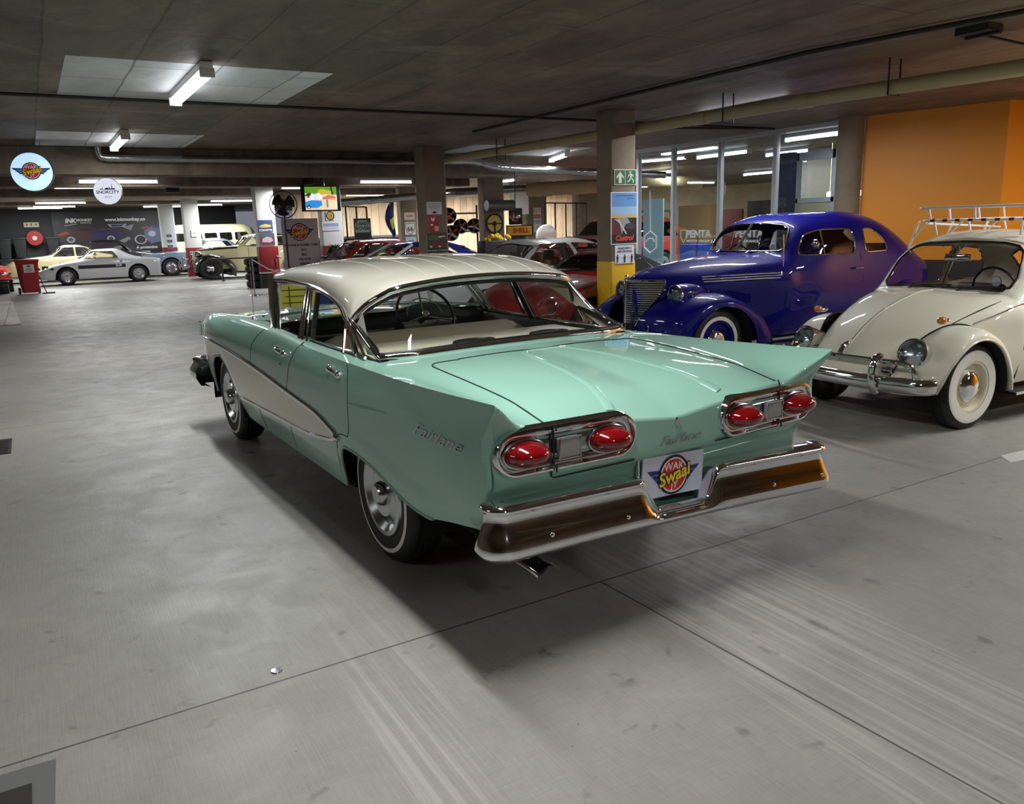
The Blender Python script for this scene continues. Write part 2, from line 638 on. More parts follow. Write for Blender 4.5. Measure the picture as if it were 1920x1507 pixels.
def floor_material():
    m = bpy.data.materials.new('brushed_concrete_floor')
    m.use_nodes = True
    nt, B, L, N = nodes(m)
    geo = N('ShaderNodeNewGeometry')
    sep = N('ShaderNodeSeparateXYZ')
    L(geo.outputs['Position'], sep.inputs[0])

    def math_(op, a, b=None, c=None, clamp=False):
        n = N('ShaderNodeMath')
        n.operation = op
        n.use_clamp = clamp
        for i, v in enumerate((a, b, c)):
            if v is None:
                continue
            if isinstance(v, (int, float)):
                n.inputs[i].default_value = v
            else:
                L(v, n.inputs[i])
        return n.outputs[0]

    def noise(scale, detail=6, vec=None, rough=.55, dist=0.0):
        n = N('ShaderNodeTexNoise')
        n.inputs['Scale'].default_value = scale
        n.inputs['Detail'].default_value = detail
        n.inputs['Roughness'].default_value = rough
        n.inputs['Distortion'].default_value = dist
        L(vec if vec is not None else geo.outputs['Position'], n.inputs['Vector'])
        return n.outputs[0]

    def mapr(v, a, b, c, d):
        n = N('ShaderNodeMapRange')
        n.inputs[1].default_value, n.inputs[2].default_value, n.inputs[3].default_value, n.inputs[4].default_value = a, b, c, d
        L(v, n.inputs[0])
        return n.outputs[0]

    def mapping(rz=0, sc=(1, 1, 1), loc=(0, 0, 0)):
        n = N('ShaderNodeMapping')
        n.inputs['Rotation'].default_value = (0, 0, rz)
        n.inputs['Scale'].default_value = sc
        n.inputs['Location'].default_value = loc
        L(geo.outputs['Position'], n.inputs['Vector'])
        return n.outputs[0]

    def mix(f, a, b):
        n = N('ShaderNodeMix')
        n.data_type = 'RGBA'
        for s_, v in (('Factor', f), ('A', a), ('B', b)):
            i = [k for k in n.inputs if k.name == s_ and (s_ == 'Factor' and k.type == 'VALUE' or k.type == 'RGBA')][0]
            if isinstance(v, (tuple, float, int)):
                i.default_value = v
            else:
                L(v, i)
        return [o for o in n.outputs if o.type == 'RGBA'][0]
    # broom strokes across the bay (fine lines running along x on one side, along y elsewhere)
    br1 = noise(1.0, 5, mapping(0.02, (6, 170, 1)), .7)
    br2 = noise(1.0, 5, mapping(0.05, (150, 5, 1)), .7)
    big = noise(.55, 6)
    blot = noise(3.2, 8, None, .65, .6)
    base = mix(mapr(big, .3, .7, 0, 1), srgb(132, 130, 121), srgb(158, 156, 145))
    base = mix(mapr(blot, .35, .75, 0, .5), base, srgb(112, 110, 104))
    base = mix(math_('MULTIPLY', mapr(br1, .35, .75, 0, 1), .30), base, srgb(184, 181, 172))
    base = mix(math_('MULTIPLY', mapr(br2, .45, .8, 0, 1), .22), base, srgb(98, 96, 92))
    # dark spots and stains
    sp = noise(7.0, 3, None, .5, .3)
    base = mix(mapr(sp, .66, .74, 0, .55), base, srgb(84, 82, 78))
    sp2 = noise(24.0, 2)
    base = mix(mapr(sp2, .74, .78, 0, .6), base, srgb(70, 68, 64))
    # tyre-wide pale scrape bands running down the bay
    y = sep.outputs['Y']
    x = sep.outputs['X']
    for (cx, cy, ang, wid, x1) in ((-.8, 1.16, -.13, .17, -.1), (-1.5, .05, -.14, .10, .1), (-1.2, -.36, -.15, .27, .35), (-1.5, -.62, -.16, .1, .4)):
        u = math_('ADD', math_('MULTIPLY', math_('SUBTRACT', y, cy), math.cos(ang)), math_('MULTIPLY', math_('SUBTRACT', x, cx), -math.sin(ang)))
        band = mapr(math_('ABSOLUTE', u), wid * .6, wid, 1, 0)
        st = mapr(noise(1.0, 3, mapping(-ang, (.35, 34, 1)), .6), .44, .64, 0, 1)
        lim = mapr(x, x1, x1 - 1.2, 0, 1)
        f = math_('MULTIPLY', math_('MULTIPLY', band, st), math_('MULTIPLY', lim, .42), None, True)
        base = mix(f, base, srgb(196, 192, 180))
    # saw-cut joints
    jt = None
    for ax_, pos, lo_, hi_, sl in (('x', -.83, -50, 60, .01), ('x', 4.45, -50, 60, .01), ('x', 9.7, -50, 60, .01), ('x', 15.0, -50, 60, 0), ('y', .12, -50, -.83, -.04), ('y', -.35, 5, 60, -.0)):
        a, b = (x, y) if ax_ == 'x' else (y, x)
        e = math_('ABSOLUTE', math_('ADD', math_('SUBTRACT', a, pos), math_('MULTIPLY', b, sl)))
        g = mapr(e, .002, .006, 1, 0)
        if hi_ < 40:
            g = math_('MULTIPLY', g, math_('LESS_THAN', b, hi_))
        if lo_ > -40:
            g = math_('MULTIPLY', g, math_('GREATER_THAN', b, lo_))
        jt = g if jt is None else math_('MAXIMUM', jt, g)
    base = mix(math_('MULTIPLY', jt, .85), base, srgb(40, 39, 37))
    L(base, B.inputs['Base Color'])
    L(mapr(blot, .3, .7, .38, .62), B.inputs['Roughness'])
    bp = N('ShaderNodeBump')
    bp.inputs['Strength'].default_value = .25
    bp.inputs['Distance'].default_value = .006
    h = math_('ADD', math_('MULTIPLY', br1, .5), math_('MULTIPLY', jt, -3.0))
    L(h, bp.inputs['Height'])
    L(bp.outputs[0], B.inputs['Normal'])
    return m


def concrete(name, a, b, stain=None, panel=None, rough=.85, bump=.4):
    m = bpy.data.materials.new(name)
    m.use_nodes = True
    nt, B, L, N = nodes(m)
    tc = N('ShaderNodeTexCoord')
    n1 = N('ShaderNodeTexNoise')
    n1.inputs['Scale'].default_value = 1.3
    n1.inputs['Detail'].default_value = 8
    n1.inputs['Roughness'].default_value = .65
    n1.inputs['Distortion'].default_value = .8
    mp = N('ShaderNodeMapping')
    mp.inputs['Scale'].default_value = (.6, 1.8, 1)
    L(tc.outputs['Object'], mp.inputs[0])
    L(mp.outputs[0], n1.inputs['Vector'])
    cr = N('ShaderNodeValToRGB')
    cr.color_ramp.elements[0].position = .32
    cr.color_ramp.elements[1].position = .68
    cr.color_ramp.elements[0].color = srgb(*a)
    cr.color_ramp.elements[1].color = srgb(*b)
    L(n1.outputs[0], cr.inputs[0])
    col = cr.outputs[0]
    n3 = N('ShaderNodeTexNoise')
    n3.inputs['Scale'].default_value = 9
    n3.inputs['Detail'].default_value = 8
    L(tc.outputs['Object'], n3.inputs['Vector'])
    height = n3.outputs[0]
    if panel:
        bk = N('ShaderNodeTexBrick')
        bk.inputs['Scale'].default_value = 1.0
        bk.inputs['Mortar Size'].default_value = .011
        bk.inputs['Mortar Smooth'].default_value = .4
        bk.inputs['Brick Width'].default_value = panel[0]
        bk.inputs['Row Height'].default_value = panel[1]
        bk.inputs['Bias'].default_value = 0
        bk.inputs['Color1'].default_value = (.74, .74, .76, 1)
        bk.inputs['Color2'].default_value = (1.2, 1.16, 1.1, 1)
        bk.inputs['Mortar'].default_value = (.28, .26, .24, 1)
        wv = N('ShaderNodeTexNoise')
        wv.inputs['Scale'].default_value = 1.5
        L(tc.outputs['Object'], wv.inputs['Vector'])
        ad = N('ShaderNodeVectorMath')
        ad.operation = 'MULTIPLY_ADD'
        ad.inputs[1].default_value = (.03, .03, 0)
        L(wv.outputs['Color'], ad.inputs[0])
        L(tc.outputs['Object'], ad.inputs[2])
        L(ad.outputs[0], bk.inputs['Vector'])
        mu = N('ShaderNodeMix')
        mu.data_type = 'RGBA'
        mu.blend_type = 'MULTIPLY'
        mu.inputs[0].default_value = .75
        L(col, mu.inputs[6])
        L(bk.outputs['Color'], mu.inputs[7])
        col = mu.outputs[2]
    if stain:
        n2 = N('ShaderNodeTexNoise')
        n2.inputs['Scale'].default_value = .8
        n2.inputs['Detail'].default_value = 10
        n2.inputs['Roughness'].default_value = .7
        n2.inputs['Distortion'].default_value = 1.5
        L(tc.outputs['Object'], n2.inputs['Vector'])
        r2 = N('ShaderNodeMapRange')
        r2.inputs[1].default_value, r2.inputs[2].default_value, r2.inputs[3].default_value, r2.inputs[4].default_value = .52, .68, 0, .6
        L(n2.outputs[0], r2.inputs[0])
        mx = N('ShaderNodeMix')
        mx.data_type = 'RGBA'
        L(r2.outputs[0], mx.inputs[0])
        L(col, mx.inputs[6])
        mx.inputs[7].default_value = srgb(*stain)
        col = mx.outputs[2]
    L(col, B.inputs['Base Color'])
    B.inputs['Roughness'].default_value = rough
    bp = N('ShaderNodeBump')
    bp.inputs['Strength'].default_value = bump
    bp.inputs['Distance'].default_value = .01
    L(height, bp.inputs['Height'])
    L(bp.outputs[0], B.inputs['Normal'])
    return m


FLOORM = floor_material()
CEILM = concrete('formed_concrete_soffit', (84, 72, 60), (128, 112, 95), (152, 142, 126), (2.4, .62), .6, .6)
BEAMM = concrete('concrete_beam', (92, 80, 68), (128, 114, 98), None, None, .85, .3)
COLM = concrete('concrete_column', (118, 104, 86), (146, 130, 110), None, None, .8, .3)
WHITEPATCH = concrete('whitewashed_concrete', (196, 198, 202), (226, 228, 230), None, (1.2, .62), .7, .5)
YELLOW = mat('yellow_column_paint', (226, 178, 20), .45)
REDP = mat('red_column_paint', (126, 18, 26), .5)
WHITEP = mat('white_wall_paint', (212, 212, 210), .6)
CH = 2.85      # ceiling height

f_ = MB(FLOORM)
f_.grid([[(-9, -22, 0), (-9, 9, 0)], [(48, -22, 0), (48, 9, 0)]])
struct(f_.obj('floor', smooth=False))
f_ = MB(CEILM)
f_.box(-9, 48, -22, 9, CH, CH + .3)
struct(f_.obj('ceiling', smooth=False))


def slab(name, mt, *b, bev=0):
    q = MB(mt)
    q.box(*b, bev)
    return struct(q.obj(name, smooth=False))


def beam(mt, *b):
    q = MB(mt)
    q.box(*b, .012)
    o = q.obj('concrete_beam', angle=30)
    return struct(o)


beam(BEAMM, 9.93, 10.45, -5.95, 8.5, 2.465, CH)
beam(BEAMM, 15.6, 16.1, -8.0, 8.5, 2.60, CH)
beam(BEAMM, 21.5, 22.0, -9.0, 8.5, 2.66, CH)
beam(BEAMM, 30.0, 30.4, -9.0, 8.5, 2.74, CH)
# painted rectangles on the soffit above the light fittings
for i, (a, b, c, d) in enumerate(((3.32, 5.22, -.28, 1.69), (8.08, 9.81, -.10, 1.83), (8.3, 9.9, -6.6, -4.3))):
    q = MB(WHITEPATCH)
    q.box(a, b, c, d, CH - .002, CH + .001)
    o = q.obj('trim_%d' % (i + 1), smooth=False)
    struct(o)
# concrete walls that close the garage, mostly out of sight
slab('wall_left', BEAMM, -9, 48, 8.5, 8.8, 0, CH)
slab('wall_rear', BEAMM, -9.3, -9, -22, 9, 0, CH)
DKWALL = mat('charcoal_wall_paint', (40, 42, 46), .6)
slab('wall_far', DKWALL, 37.0, 37.3, -6.6, 8.5, 0, CH)


# ---------------------------------------------------------------- light fittings
TUBEM = mat('fluorescent_tube', (244, 248, 255), .4, emit=TUBE_GLOW)
FITM = mat('white_enamel_fitting', (215, 216, 214), .4)


def fitting(x, y, along='x', L_=1.5, z=CH, twin=True, power=1.0, label='', rz=0.0):
    T = thing('fluorescent_light', label, 'ceiling light', (x, y, z - .003), (0 if along == 'x' else PI / 2) + rz, 'fluorescent tube fittings on the ceiling')
    h = MB(FITM)
    h.box(-L_ / 2 - .03, L_ / 2 + .03, -.045, .045, -.055, 0, .006)
    for e in (1, -1):
        h.box(e * (L_ / 2 + .015) - .015, e * (L_ / 2 + .015) + .015, -.055, .055, -.115, -.045, .005)
    h.obj('light_housing', T)
    if z < CH - .02:
        for e in (1, -1):
            k = MB(FITM)
            k.tube([(e * L_ * .35, 0, -.01), (e * L_ * .35, 0, CH - z)], .006, 6)
            k.obj('drop_rod', T)
    for k in ((-.03, .03) if twin else (0,)):
        t = MB(TUBEM)
        t.tube([(-L_ / 2, k, -.088), (L_ / 2, k, -.088)], .017, 8)
        t.obj('light_tube', T)
    ld = bpy.data.lights.new('tube_light', 'AREA')
    ld.shape = 'RECTANGLE'
    ld.size = L_
    ld.size_y = .10
    ld.energy = TUBE_POWER * power
    ld.color = (.96, .98, 1.0)
    lo = bpy.data.objects.new('tube_light', ld)
    COL.objects.link(lo)
    lo.location = (0, 0, -.112)
    lo.parent = T
    return T


def column(x0, x1, y0, y1, band=None, bandz=1.2, mt=None, r=.03, z1=CH, label='', foot=None):
    T = thing('concrete_column', label, 'column', ((x0 + x1) / 2, (y0 + y1) / 2, 0), 0)
    cx, cy = (x1 - x0) / 2, (y1 - y0) / 2
    q = MB(mt or COLM)
    q.box(-cx, cx, -cy, cy, -.01, z1 + .01, r)
    q.obj('column_shaft', T, angle=30)
    if band:
        b = MB(band)
        e = .004
        b.box(-cx - e, cx + e, -cy - e, cy + e, 0 if not foot else .45, bandz, r)
        b.obj('painted_band', T, angle=30)['label'] = 'painted lower band'
        if foot:
            b = MB(foot)
            b.box(-cx - e, cx + e, -cy - e, cy + e, 0, .45, r)
            b.obj('painted_foot', T, angle=30)['label'] = 'dark painted foot'
    return T
# ================================================================ general car shell
def inside(p, poly):
    x, y = p
    c = False
    j = len(poly) - 1
    for i in range(len(poly)):
        xi, yi = poly[i]
        xj, yj = poly[j]
        if (yi > y) != (yj > y) and x < (xj - xi) * (y - yi) / (yj - yi) + xi:
            c = not c
        j = i
    return c


def rpoly(pts, r=.05, n=5, skip=()):
    """round the corners of a closed outline"""
    out = []
    N = len(pts)
    for i in range(N):
        p, a, b = np.array(pts[i], float), np.array(pts[i - 1], float), np.array(pts[(i + 1) % N], float)
        if i in skip:
            out.append(tuple(p))
            continue
        la, lb = np.linalg.norm(a - p), np.linalg.norm(b - p)
        q = min(r, la * .45, lb * .45)
        A, B = p + (a - p) / la * q, p + (b - p) / lb * q
        for k in range(n + 1):
            t = k / n
            out.append(tuple((1 - t)**2 * A + 2 * t * (1 - t) * p + t * t * B))
    return out


class Hull:
    def __init__(s, keys, x0, x1, dx=.03, seg=None, sharp=None, arches=(), zcap=.15, extra=(), shift=None):
        s.F = [(pch(k[0]) if isinstance(k[0], list) else (lambda v: (lambda x: v))(k[0]), pch(k[1]) if isinstance(k[1], list) else (lambda v: (lambda x: v))(k[1])) for k in keys]
        n = len(keys)
        s.seg = seg or [6] * (n - 1)
        s.sharp = sharp or [0] * n
        xs = set(np.round(np.arange(x0, x1 + 1e-6, dx), 4)) | {x0, x1} | set(extra)
        for a in arches:
            for t in np.linspace(0, PI, 25):
                xs.add(round(a[0] + a[1] * math.cos(t), 4))
        s.arches, s.zcap = arches, zcap
        s.xs = sorted(x for x in xs if x0 <= x <= x1)
        s.P = np.array([[(x, p[0], p[1]) for p in s.section(x)] for x in s.xs])
        if shift:
            for i in range(s.P.shape[0]):
                for j in range(s.P.shape[1]):
                    s.P[i, j] = shift(*s.P[i, j])
        s.lab = np.zeros((s.P.shape[0] - 1, s.P.shape[1] - 1), int)
        s.snapped = np.zeros(s.P.shape[:2], bool)

    def section(s, x):
        P = hpoly([(max(0, f(x)), g(x)) for f, g in s.F], s.sharp, s.seg)
        zl = z0 = float(P[0][1])
        for a in s.arches:
            d = abs(x - a[0])
            if d < a[1]:
                zl = max(zl, a[2] + math.sqrt(a[1]**2 - d * d) * (a[3] if len(a) > 3 else 1))
        if zl > z0:
            zc = zl + s.zcap
            m = int(np.argmax(P[:, 1] > zc)) or len(P)
            ys, zs = P[:, 0].copy(), P[:, 1].copy()
            for j in range(m):
                z = zl + (zs[j] - z0) * (zc - zl) / (zc - z0)
                P[j] = (float(np.interp(z, zs[:m + 1], ys[:m + 1])), z)
        return P

    def side(s, x, z):
        P = s.section(x)
        m = int(np.argmax(P[:, 1])) + 1
        return float(np.interp(z, P[:m, 1], P[:m, 0]))

    def cut(s, k, poly, ax=(0, 2), cond=None):
        nu, nv = s.lab.shape
        c = (s.P[:-1, :-1] + s.P[1:, :-1] + s.P[:-1, 1:] + s.P[1:, 1:]) / 4
        A = np.array(poly)
        lo, hi = A.min(0), A.max(0)
        for i in range(nu):
            for j in range(nv):
                q = c[i, j]
                if lo[0] <= q[ax[0]] <= hi[0] and lo[1] <= q[ax[1]] <= hi[1] and (cond is None or cond(q)) and inside((q[ax[0]], q[ax[1]]), poly):
                    s.lab[i, j] = k
        B = np.roll(A, -1, 0)
        for i in range(nu + 1):
            for j in range(nv + 1):
                L = [s.lab[a, b] == k for a in (i - 1, i) for b in (j - 1, j) if 0 <= a < nu and 0 <= b < nv]
                if any(L) and not all(L) and not (j == nv and ax[0] == 1 and False):
                    p = np.array([s.P[i, j, ax[0]], s.P[i, j, ax[1]]])
                    if ax[0] == 1 and j == nv:     # stay on the centre line
                        best = None
                        for a, b in zip(A, B):
                            if (a[0]) * (b[0]) <= 0 and abs(a[0] - b[0]) > 1e-9:
                                z = a[1] + (b[1] - a[1]) * (0 - a[0]) / (b[0] - a[0])
                                if best is None or abs(z - p[1]) < abs(best - p[1]):
                                    best = z
                        if best is not None:
                            s.P[i, j, 2] = best
                        continue
                    d = B - A
                    t = np.clip(((p - A) * d).sum(1) / ((d * d).sum(1) + 1e-12), 0, 1)
                    Q = A + d * t[:, None]
                    m = int(np.argmin(((Q - p)**2).sum(1)))
                    s.P[i, j, ax[0]], s.P[i, j, ax[1]] = Q[m]
        return s

    def cells(s, mb, k, sg=1, off=0.0):
        pts = [(p[0], sg * max(0, p[1] - off) if p[1] > 1e-6 else 0, p[2] - (off if off else 0) * .3) for p in s.P.reshape(-1, 3)]
        nv = s.P.shape[1]
        fs = [(i * nv + j, i * nv + j + 1, (i + 1) * nv + j + 1, (i + 1) * nv + j) for i in range(s.lab.shape[0]) for j in range(s.lab.shape[1]) if s.lab[i, j] == k]
        used = sorted({v for f in fs for v in f})
        ix = {v: n for n, v in enumerate(used)}
        mb.add([pts[v] for v in used], [tuple(ix[v] for v in f) for f in fs])
        return mb

    def onto(s, pts, ax=(0, 2), cond=None, out=0.0, sg=1):
        """lift 2D points to the shell"""
        G = s.P.reshape(-1, 3)
        if cond is not None:
            G = G[[bool(cond(g)) for g in G]]
        o = 3 - ax[0] - ax[1]
        res = []
        for p in pts:
            d = (G[:, ax[0]] - p[0])**2 + (G[:, ax[1]] - p[1])**2
            k = np.argsort(d)[:5]
            w = 1 / (d[k] + 1e-5)
            v = float((G[k, o] * w).sum() / w.sum())
            q = [0, 0, 0]
            q[ax[0]], q[ax[1]], q[o] = p[0], p[1], v + out
            q[1] *= sg
            res.append(tuple(q))
        return res

    def close(s, mb, i, sg, x=None, flat=0.0):
        """fill an end with a wall to the centre line"""
        P = s.P[i]
        xx = x if x is not None else P[0, 0]
        mb.grid([[(p[0], sg * p[1], p[2]) for p in P], [(xx, 0, p[2]) for p in P]])


def dens(poly, step=.04, closed=True):
    out = []
    N = len(poly)
    for i in range(N if closed else N - 1):
        a, b = np.array(poly[i], float), np.array(poly[(i + 1) % N], float)
        m = max(1, int(np.linalg.norm(b - a) / step))
        out += [tuple(a + (b - a) * k / m) for k in range(m)]
    if not closed:
        out.append(tuple(poly[-1]))
    return out


def shell(R, H, paintm, sides=(), front=None, rear=None, trim=CHROME, tr=.010, ftrim=BLACK, glassm=None, close=(True, True), panels=()):
    """build body + windows from a hull. sides: outlines in (x,z); front/rear: half outlines (y,z) from the centre line, x-limit"""
    k = 1
    recs = []
    for poly in sides:
        H.cut(k, poly, (0, 2), lambda q: q[1] > .3)
        recs.append((k, 'side', poly))
        k += 1
    for nm, spec in (('front', front), ('rear', rear)):
        if spec:
            half, xl = spec
            full = list(half) + [(-y, z) for y, z in half[::-1]]
            cd = (lambda q, xl=xl: q[0] > xl) if nm == 'front' else (lambda q, xl=xl: q[0] < xl)
            H.cut(k, full, (1, 2), cd)
            recs.append((k, nm, half, cd))
            k += 1
    for poly, pm_, pn_ in panels:
        H.cut(k, poly, (0, 2), lambda q: True)
        for sg in (1, -1):
            e = MB(pm_)
            H.cells(e, k, sg)
            e.obj(pn_, R, angle=38)
        k += 1
    b = MB(paintm)
    for sg in (1, -1):
        H.cells(b, 0, sg)
        if close[0]:
            H.close(b, 0, sg)
        if close[1]:
            H.close(b, -1, sg)
    body = b.obj('body', R, angle=38)
    for r in recs:
        if r[1] == 'side':
            for sg in (1, -1):
                g = MB(glassm or GLASS)
                H.cells(g, r[0], sg, .008)
                g.obj('side_window', R, angle=180)
                if trim:
                    t = MB(trim)
                    t.tube(H.onto(dens(r[2]), (0, 2), lambda q: q[1] > .3, .002, sg), tr, 6, closed=True)
                    t.obj('window_trim', R)
        else:
            g = MB(glassm or GLASS)
            H.cells(g, r[0], 1, .004)
            H.cells(g, r[0], -1, .004)
            g.obj('windscreen' if r[1] == 'front' else 'rear_window', R, angle=180)
            if ftrim:
                t = MB(ftrim)
                hp = dens(r[2], closed=False)
                L = H.onto(hp, (1, 2), r[3], 0)
                L = L + [(p[0], -p[1], p[2]) for p in L[::-1]][1:-1]
                t.tube(L, tr * 1.5, 6, closed=True)
                t.obj('screen_rubber', R)
    return body
MINT = paint('mint_green_paint', (143, 188, 168), .32)
CREAM = paint('cream_roof_paint', (226, 222, 203), .32)
HERO_X, HERO_Y, HERO_R = -.0183, .0208, .0357
SEAM = mat('shut_line', (20, 32, 28), .8)
CREAMV = mat('cream_vinyl', (214, 208, 180), .45)
TEALV = mat('dark_teal_vinyl', (22, 40, 37), .45)
REDLENS = mat('red_lens', (122, 4, 12), .12, 0, 1.0)
CLEARLENS = mat('frosted_clear_lens', (150, 148, 142), .25, 0, .5)


def hero_car():
    R = thing('saloon_car', 'large mint green vintage saloon with cream roof and tail fins in the foreground', 'car',
              (HERO_X, HERO_Y, 0), HERO_R)
    # ---- body shell
    xs = sorted(set([round(-1.21 + .02 * i, 4) for i in range(241)] + [-.02, 1.62, 3.6]))
    xs = [x for x in xs if x <= 3.6]
    secs = [h_section(x) for x in xs]
    ncab = sum(HSEG[:5])
    b = MB(MINT)
    for s in (1, -1):
        rows = [[h_def(x, s * p[0], p[1]) for p in S] for x, S in zip(xs, secs)]
        b.grid(rows, keep=lambda i, j: not (j >= ncab and -.03 < xs[i] < 1.61))
        # rounded rear edge then the tail face
        S = secs[0]
        n = len(S)
        N = []
        for k in range(n):
            d = S[min(k + 1, n - 1)] - S[max(k - 1, 0)]
            d = d / (np.linalg.norm(d) + 1e-9)
            N.append(np.array([-d[1], d[0]]))
        N[-1] = np.array([0, -1.0])
        loops = [[h_def(-1.21, s * p[0], p[1]) for p in S]]
        for dd, dx in ((.0025, .007), (.008, .012), (.016, .014)):
            q = [(p[0] + nn[0] * dd, p[1] + nn[1] * dd) for p, nn in zip(S, N)]
            q[-1] = (0, q[-1][1])
            loops.append([(lambda t: (t[0] - dx, t[1], t[2]))(h_def(-1.21, s * max(0, p[0]), p[1])) for p in q])
        b.grid(loops)
        last = loops[-1]
        side = sum(HSEG[:4])
        Y = [abs(p[1]) for p in last]
        Z = [p[2] for p in last]
        top = sorted([(Y[k], Z[k]) for k in range(side, n)])
        low = sorted([(Y[k], Z[k]) for k in range(0, 13)])
        ys = np.linspace(0, max(Y), 60)
        face = []
        for y in ys:
            zt = float(np.interp(y, [t[0] for t in top], [t[1] for t in top]))
            zb = last[0][2] if y < low[0][0] else float(np.interp(y, [t[0] for t in low], [t[1] for t in low]))
            zb = min(zb, zt)
            face.append([(lambda t: (t[0] - .014, t[1], t[2]))(h_def(-1.21, s * y, zb + (zt - zb) * k / 24)) for k in range(25)])
        b.grid(face)
        # front end closed the same simple way
        F = secs[-1]
        b.grid([[h_def(3.6, s * p[0], p[1]) for p in F], [h_def(3.64, s * p[0] * .97, .66 + (p[1] - .66) * .94) for p in F],
                [(3.62, s * p[0] * .8, .66 + (p[1] - .66) * .8) for p in F], [(3.6, 0, .6)] * len(F)])
        # wheel opening lips
        for a0, a1 in ((-.62, .40), (2.27, 3.27)):
            L = []
            x = a0
            while x <= a1:
                L.append(h_def(x, s * (float(h_section(x)[0][0]) - .003), float(h_section(x)[0][1])))
                x += .012
            b.tube(L, .009, 8)
        # raised hood front
    body = b.obj('body', R, angle=40)

    # ---- cream spear and its chrome edges
    up = pch([(.308, .568), (.381, .580), (.482, .609), (.63, .639), (.881, .662), (1.123, .683), (1.589, .722), (1.967, .744), (2.402, .762),
              (2.908, .773), (3.3, .765), (3.62, .745)])
    lo = pch([(.308, .562), (.395, .535), (.58, .507), (.767, .486), (1.007, .474), (1.535, .462), (1.913, .452), (2.33, .437)])
    for s in (1, -1):
        p = MB(CREAM)
        rows = []
        for i in range(150):
            x = .325 + (3.58 - .325) * i / 149
            z0 = lo(x) if x < 2.3 else max(h_low(x) + .012, lo(2.33))
            z1 = up(x)
            rows.append([h_pt(x, z0 + (z1 - z0) * k / 10, .003, s) for k in range(11)])
        p.grid(rows)
        p.obj('side_panel', R, angle=60)['label'] = 'cream two-tone side panel'
        c = MB(CHROME)
        P = [h_pt(x, up(x), .006, s) for x in np.linspace(.33, 3.60, 80)]
        c.tube(P, .011, 8, flat=(1.25, .75), up=(0, 0, 1))
        P = [h_pt(.29, .563, .006, s)] + [h_pt(x, lo(x), .006, s) for x in np.linspace(.33, 2.30, 60)]
        c.tube(P, .0095, 8, flat=(1.1, .75), up=(0, 0, 1))
        c.tube([h_pt(.29, .563, .006, s), h_pt(.33, up(.33), .006, s)], .0105, 8)
        c.obj('side_trim', R)
        # shut lines
        for L in ([(.83, .985), (.87, .974), (.91, .95), (.96, .90), (1.01, .84), (1.05, .76), (1.09, .68), (1.13, .58), (1.17, .46), (1.20, .38), (1.21, .30)],
                  [(.15, .955), (.13, .93), (.122, .88), (.12, .76), (.135, .67), (.15, .61), (.17, .602), (.24, .598), (.29, .585), (.33, .55), (.35, .50)],
                  [(1.62, .98), (1.72, .93), (1.80, .85), (1.84, .7), (1.86, .5), (1.87, .29)]):
            q = MB(SEAM)
            q.tube([h_pt(x, z, -.0012, s) for x, z in [(float(a[0]), float(a[1])) for a in spl([(u, v, 0) for u, v in L], 6)]], .0032, 6)
            q.obj('door_seam', R)
        # handles
        for hx in (1.16, .30):
            h = MB(CHROME)
            y0 = h_side(hx, .905)
            h.ball((hx + .06, s * (y0 + .008), .915), (.022, .012, .014), 12, 6)
            h.tube([(hx + .06, s * (y0 + .02), .915), (hx + .02, s * (y0 + .034), .915), (hx - .04, s * (y0 + .034), .911), (hx - .07, s * (y0 + .03), .905)],
                   [.009, .012, .012, .007], 10, flat=(1.1, .6), up=(0, 0, 1))
            h.ball((hx - .065, s * (y0 + .008), .895), (.026, .022, .020), 12, 6)
            h.obj('door_handle', R)
        k = MB(CHROME)
        k.ball((1.176, s * (h_side(1.176, .825) + .002), .825), (.011, .006, .011), 10, 6)
        k.obj('lock_button', R)
        # model script, broken handwriting along the rear wing
        w = MB(SILVER)
        y0 = h_side(-.78, .80)
        w.text('Fairlane', .07, (-.79, s * (y0 + .002), .80), (-s * 1.0, -s * .012, 0), (0, 0, 1), shear=.6, depth=.002, squash=1.75)
        w.obj('script_badge', R)

    # ---- deck seams
    q = MB(SEAM)

    def deck(x, y):
        S = h_section(max(-1.21, x))[sum(HSEG[:4]):]
        z = float(np.interp(-abs(y), -S[:, 0], S[:, 1]))
        return h_def(x, y, z + .0005)
    for s in (1, -1):
        q.tube([deck(float(p[0]), s * float(p[1])) for p in spl([(-.235, .45, 0), (-.225, .56, 0), (-.255, .60, 0), (-.35, .61, 0), (-.8, .612, 0), (-1.205, .612, 0)], 10)], .0038, 6)
    q.tube([deck(-.235 + .05 * (y / .45)**2 * .2, y) for y in np.linspace(-.45, .45, 30)], .0038, 6)
    for s in (1, -1):
        q.tube([(-1.165, s * .612, .885), (-1.175, s * .612, .87), (-1.18, s * .612, .69), (-1.179, s * .60, .684), (-1.179, s * .22, .681)], .0035, 6)
        q.tube([(-1.10, s * .805, .62), (-1.10, s * .805, .49)], .0025, 6)
    q.obj('boot_lid_seam', R)
    # raised ribs either side of the sunken boot centre
    rb = MB(MINT)
    for s in (1, -1):
        L = [(-.24, .0), (-.245, .06), (-.28, .12), (-.45, .165), (-.8, .215), (-1.06, .27), (-1.16, .30)]
        P = [deck(float(p[0]), s * float(p[1])) for p in spl([(a, c_, 0) for a, c_ in L], 8)]
        rb.tube([(p[0], p[1], p[2] - .0125) for p in P], .0155, 10, flat=(1, 2.4), up=(0, 0, 1))
    rb.obj('boot_lid_crease', R, angle=80)

    # ---- tail lamps
    def stadium(a, bb, n=14):
        out = []
        for k in range(n + 1):
            t = -PI / 2 + PI * k / n
            out.append((a - bb + bb * math.cos(t), bb * math.sin(t)))
        for k in range(n + 1):
            t = PI / 2 + PI * k / n
            out.append((-(a - bb) + bb * math.cos(t), bb * math.sin(t)))
        return out
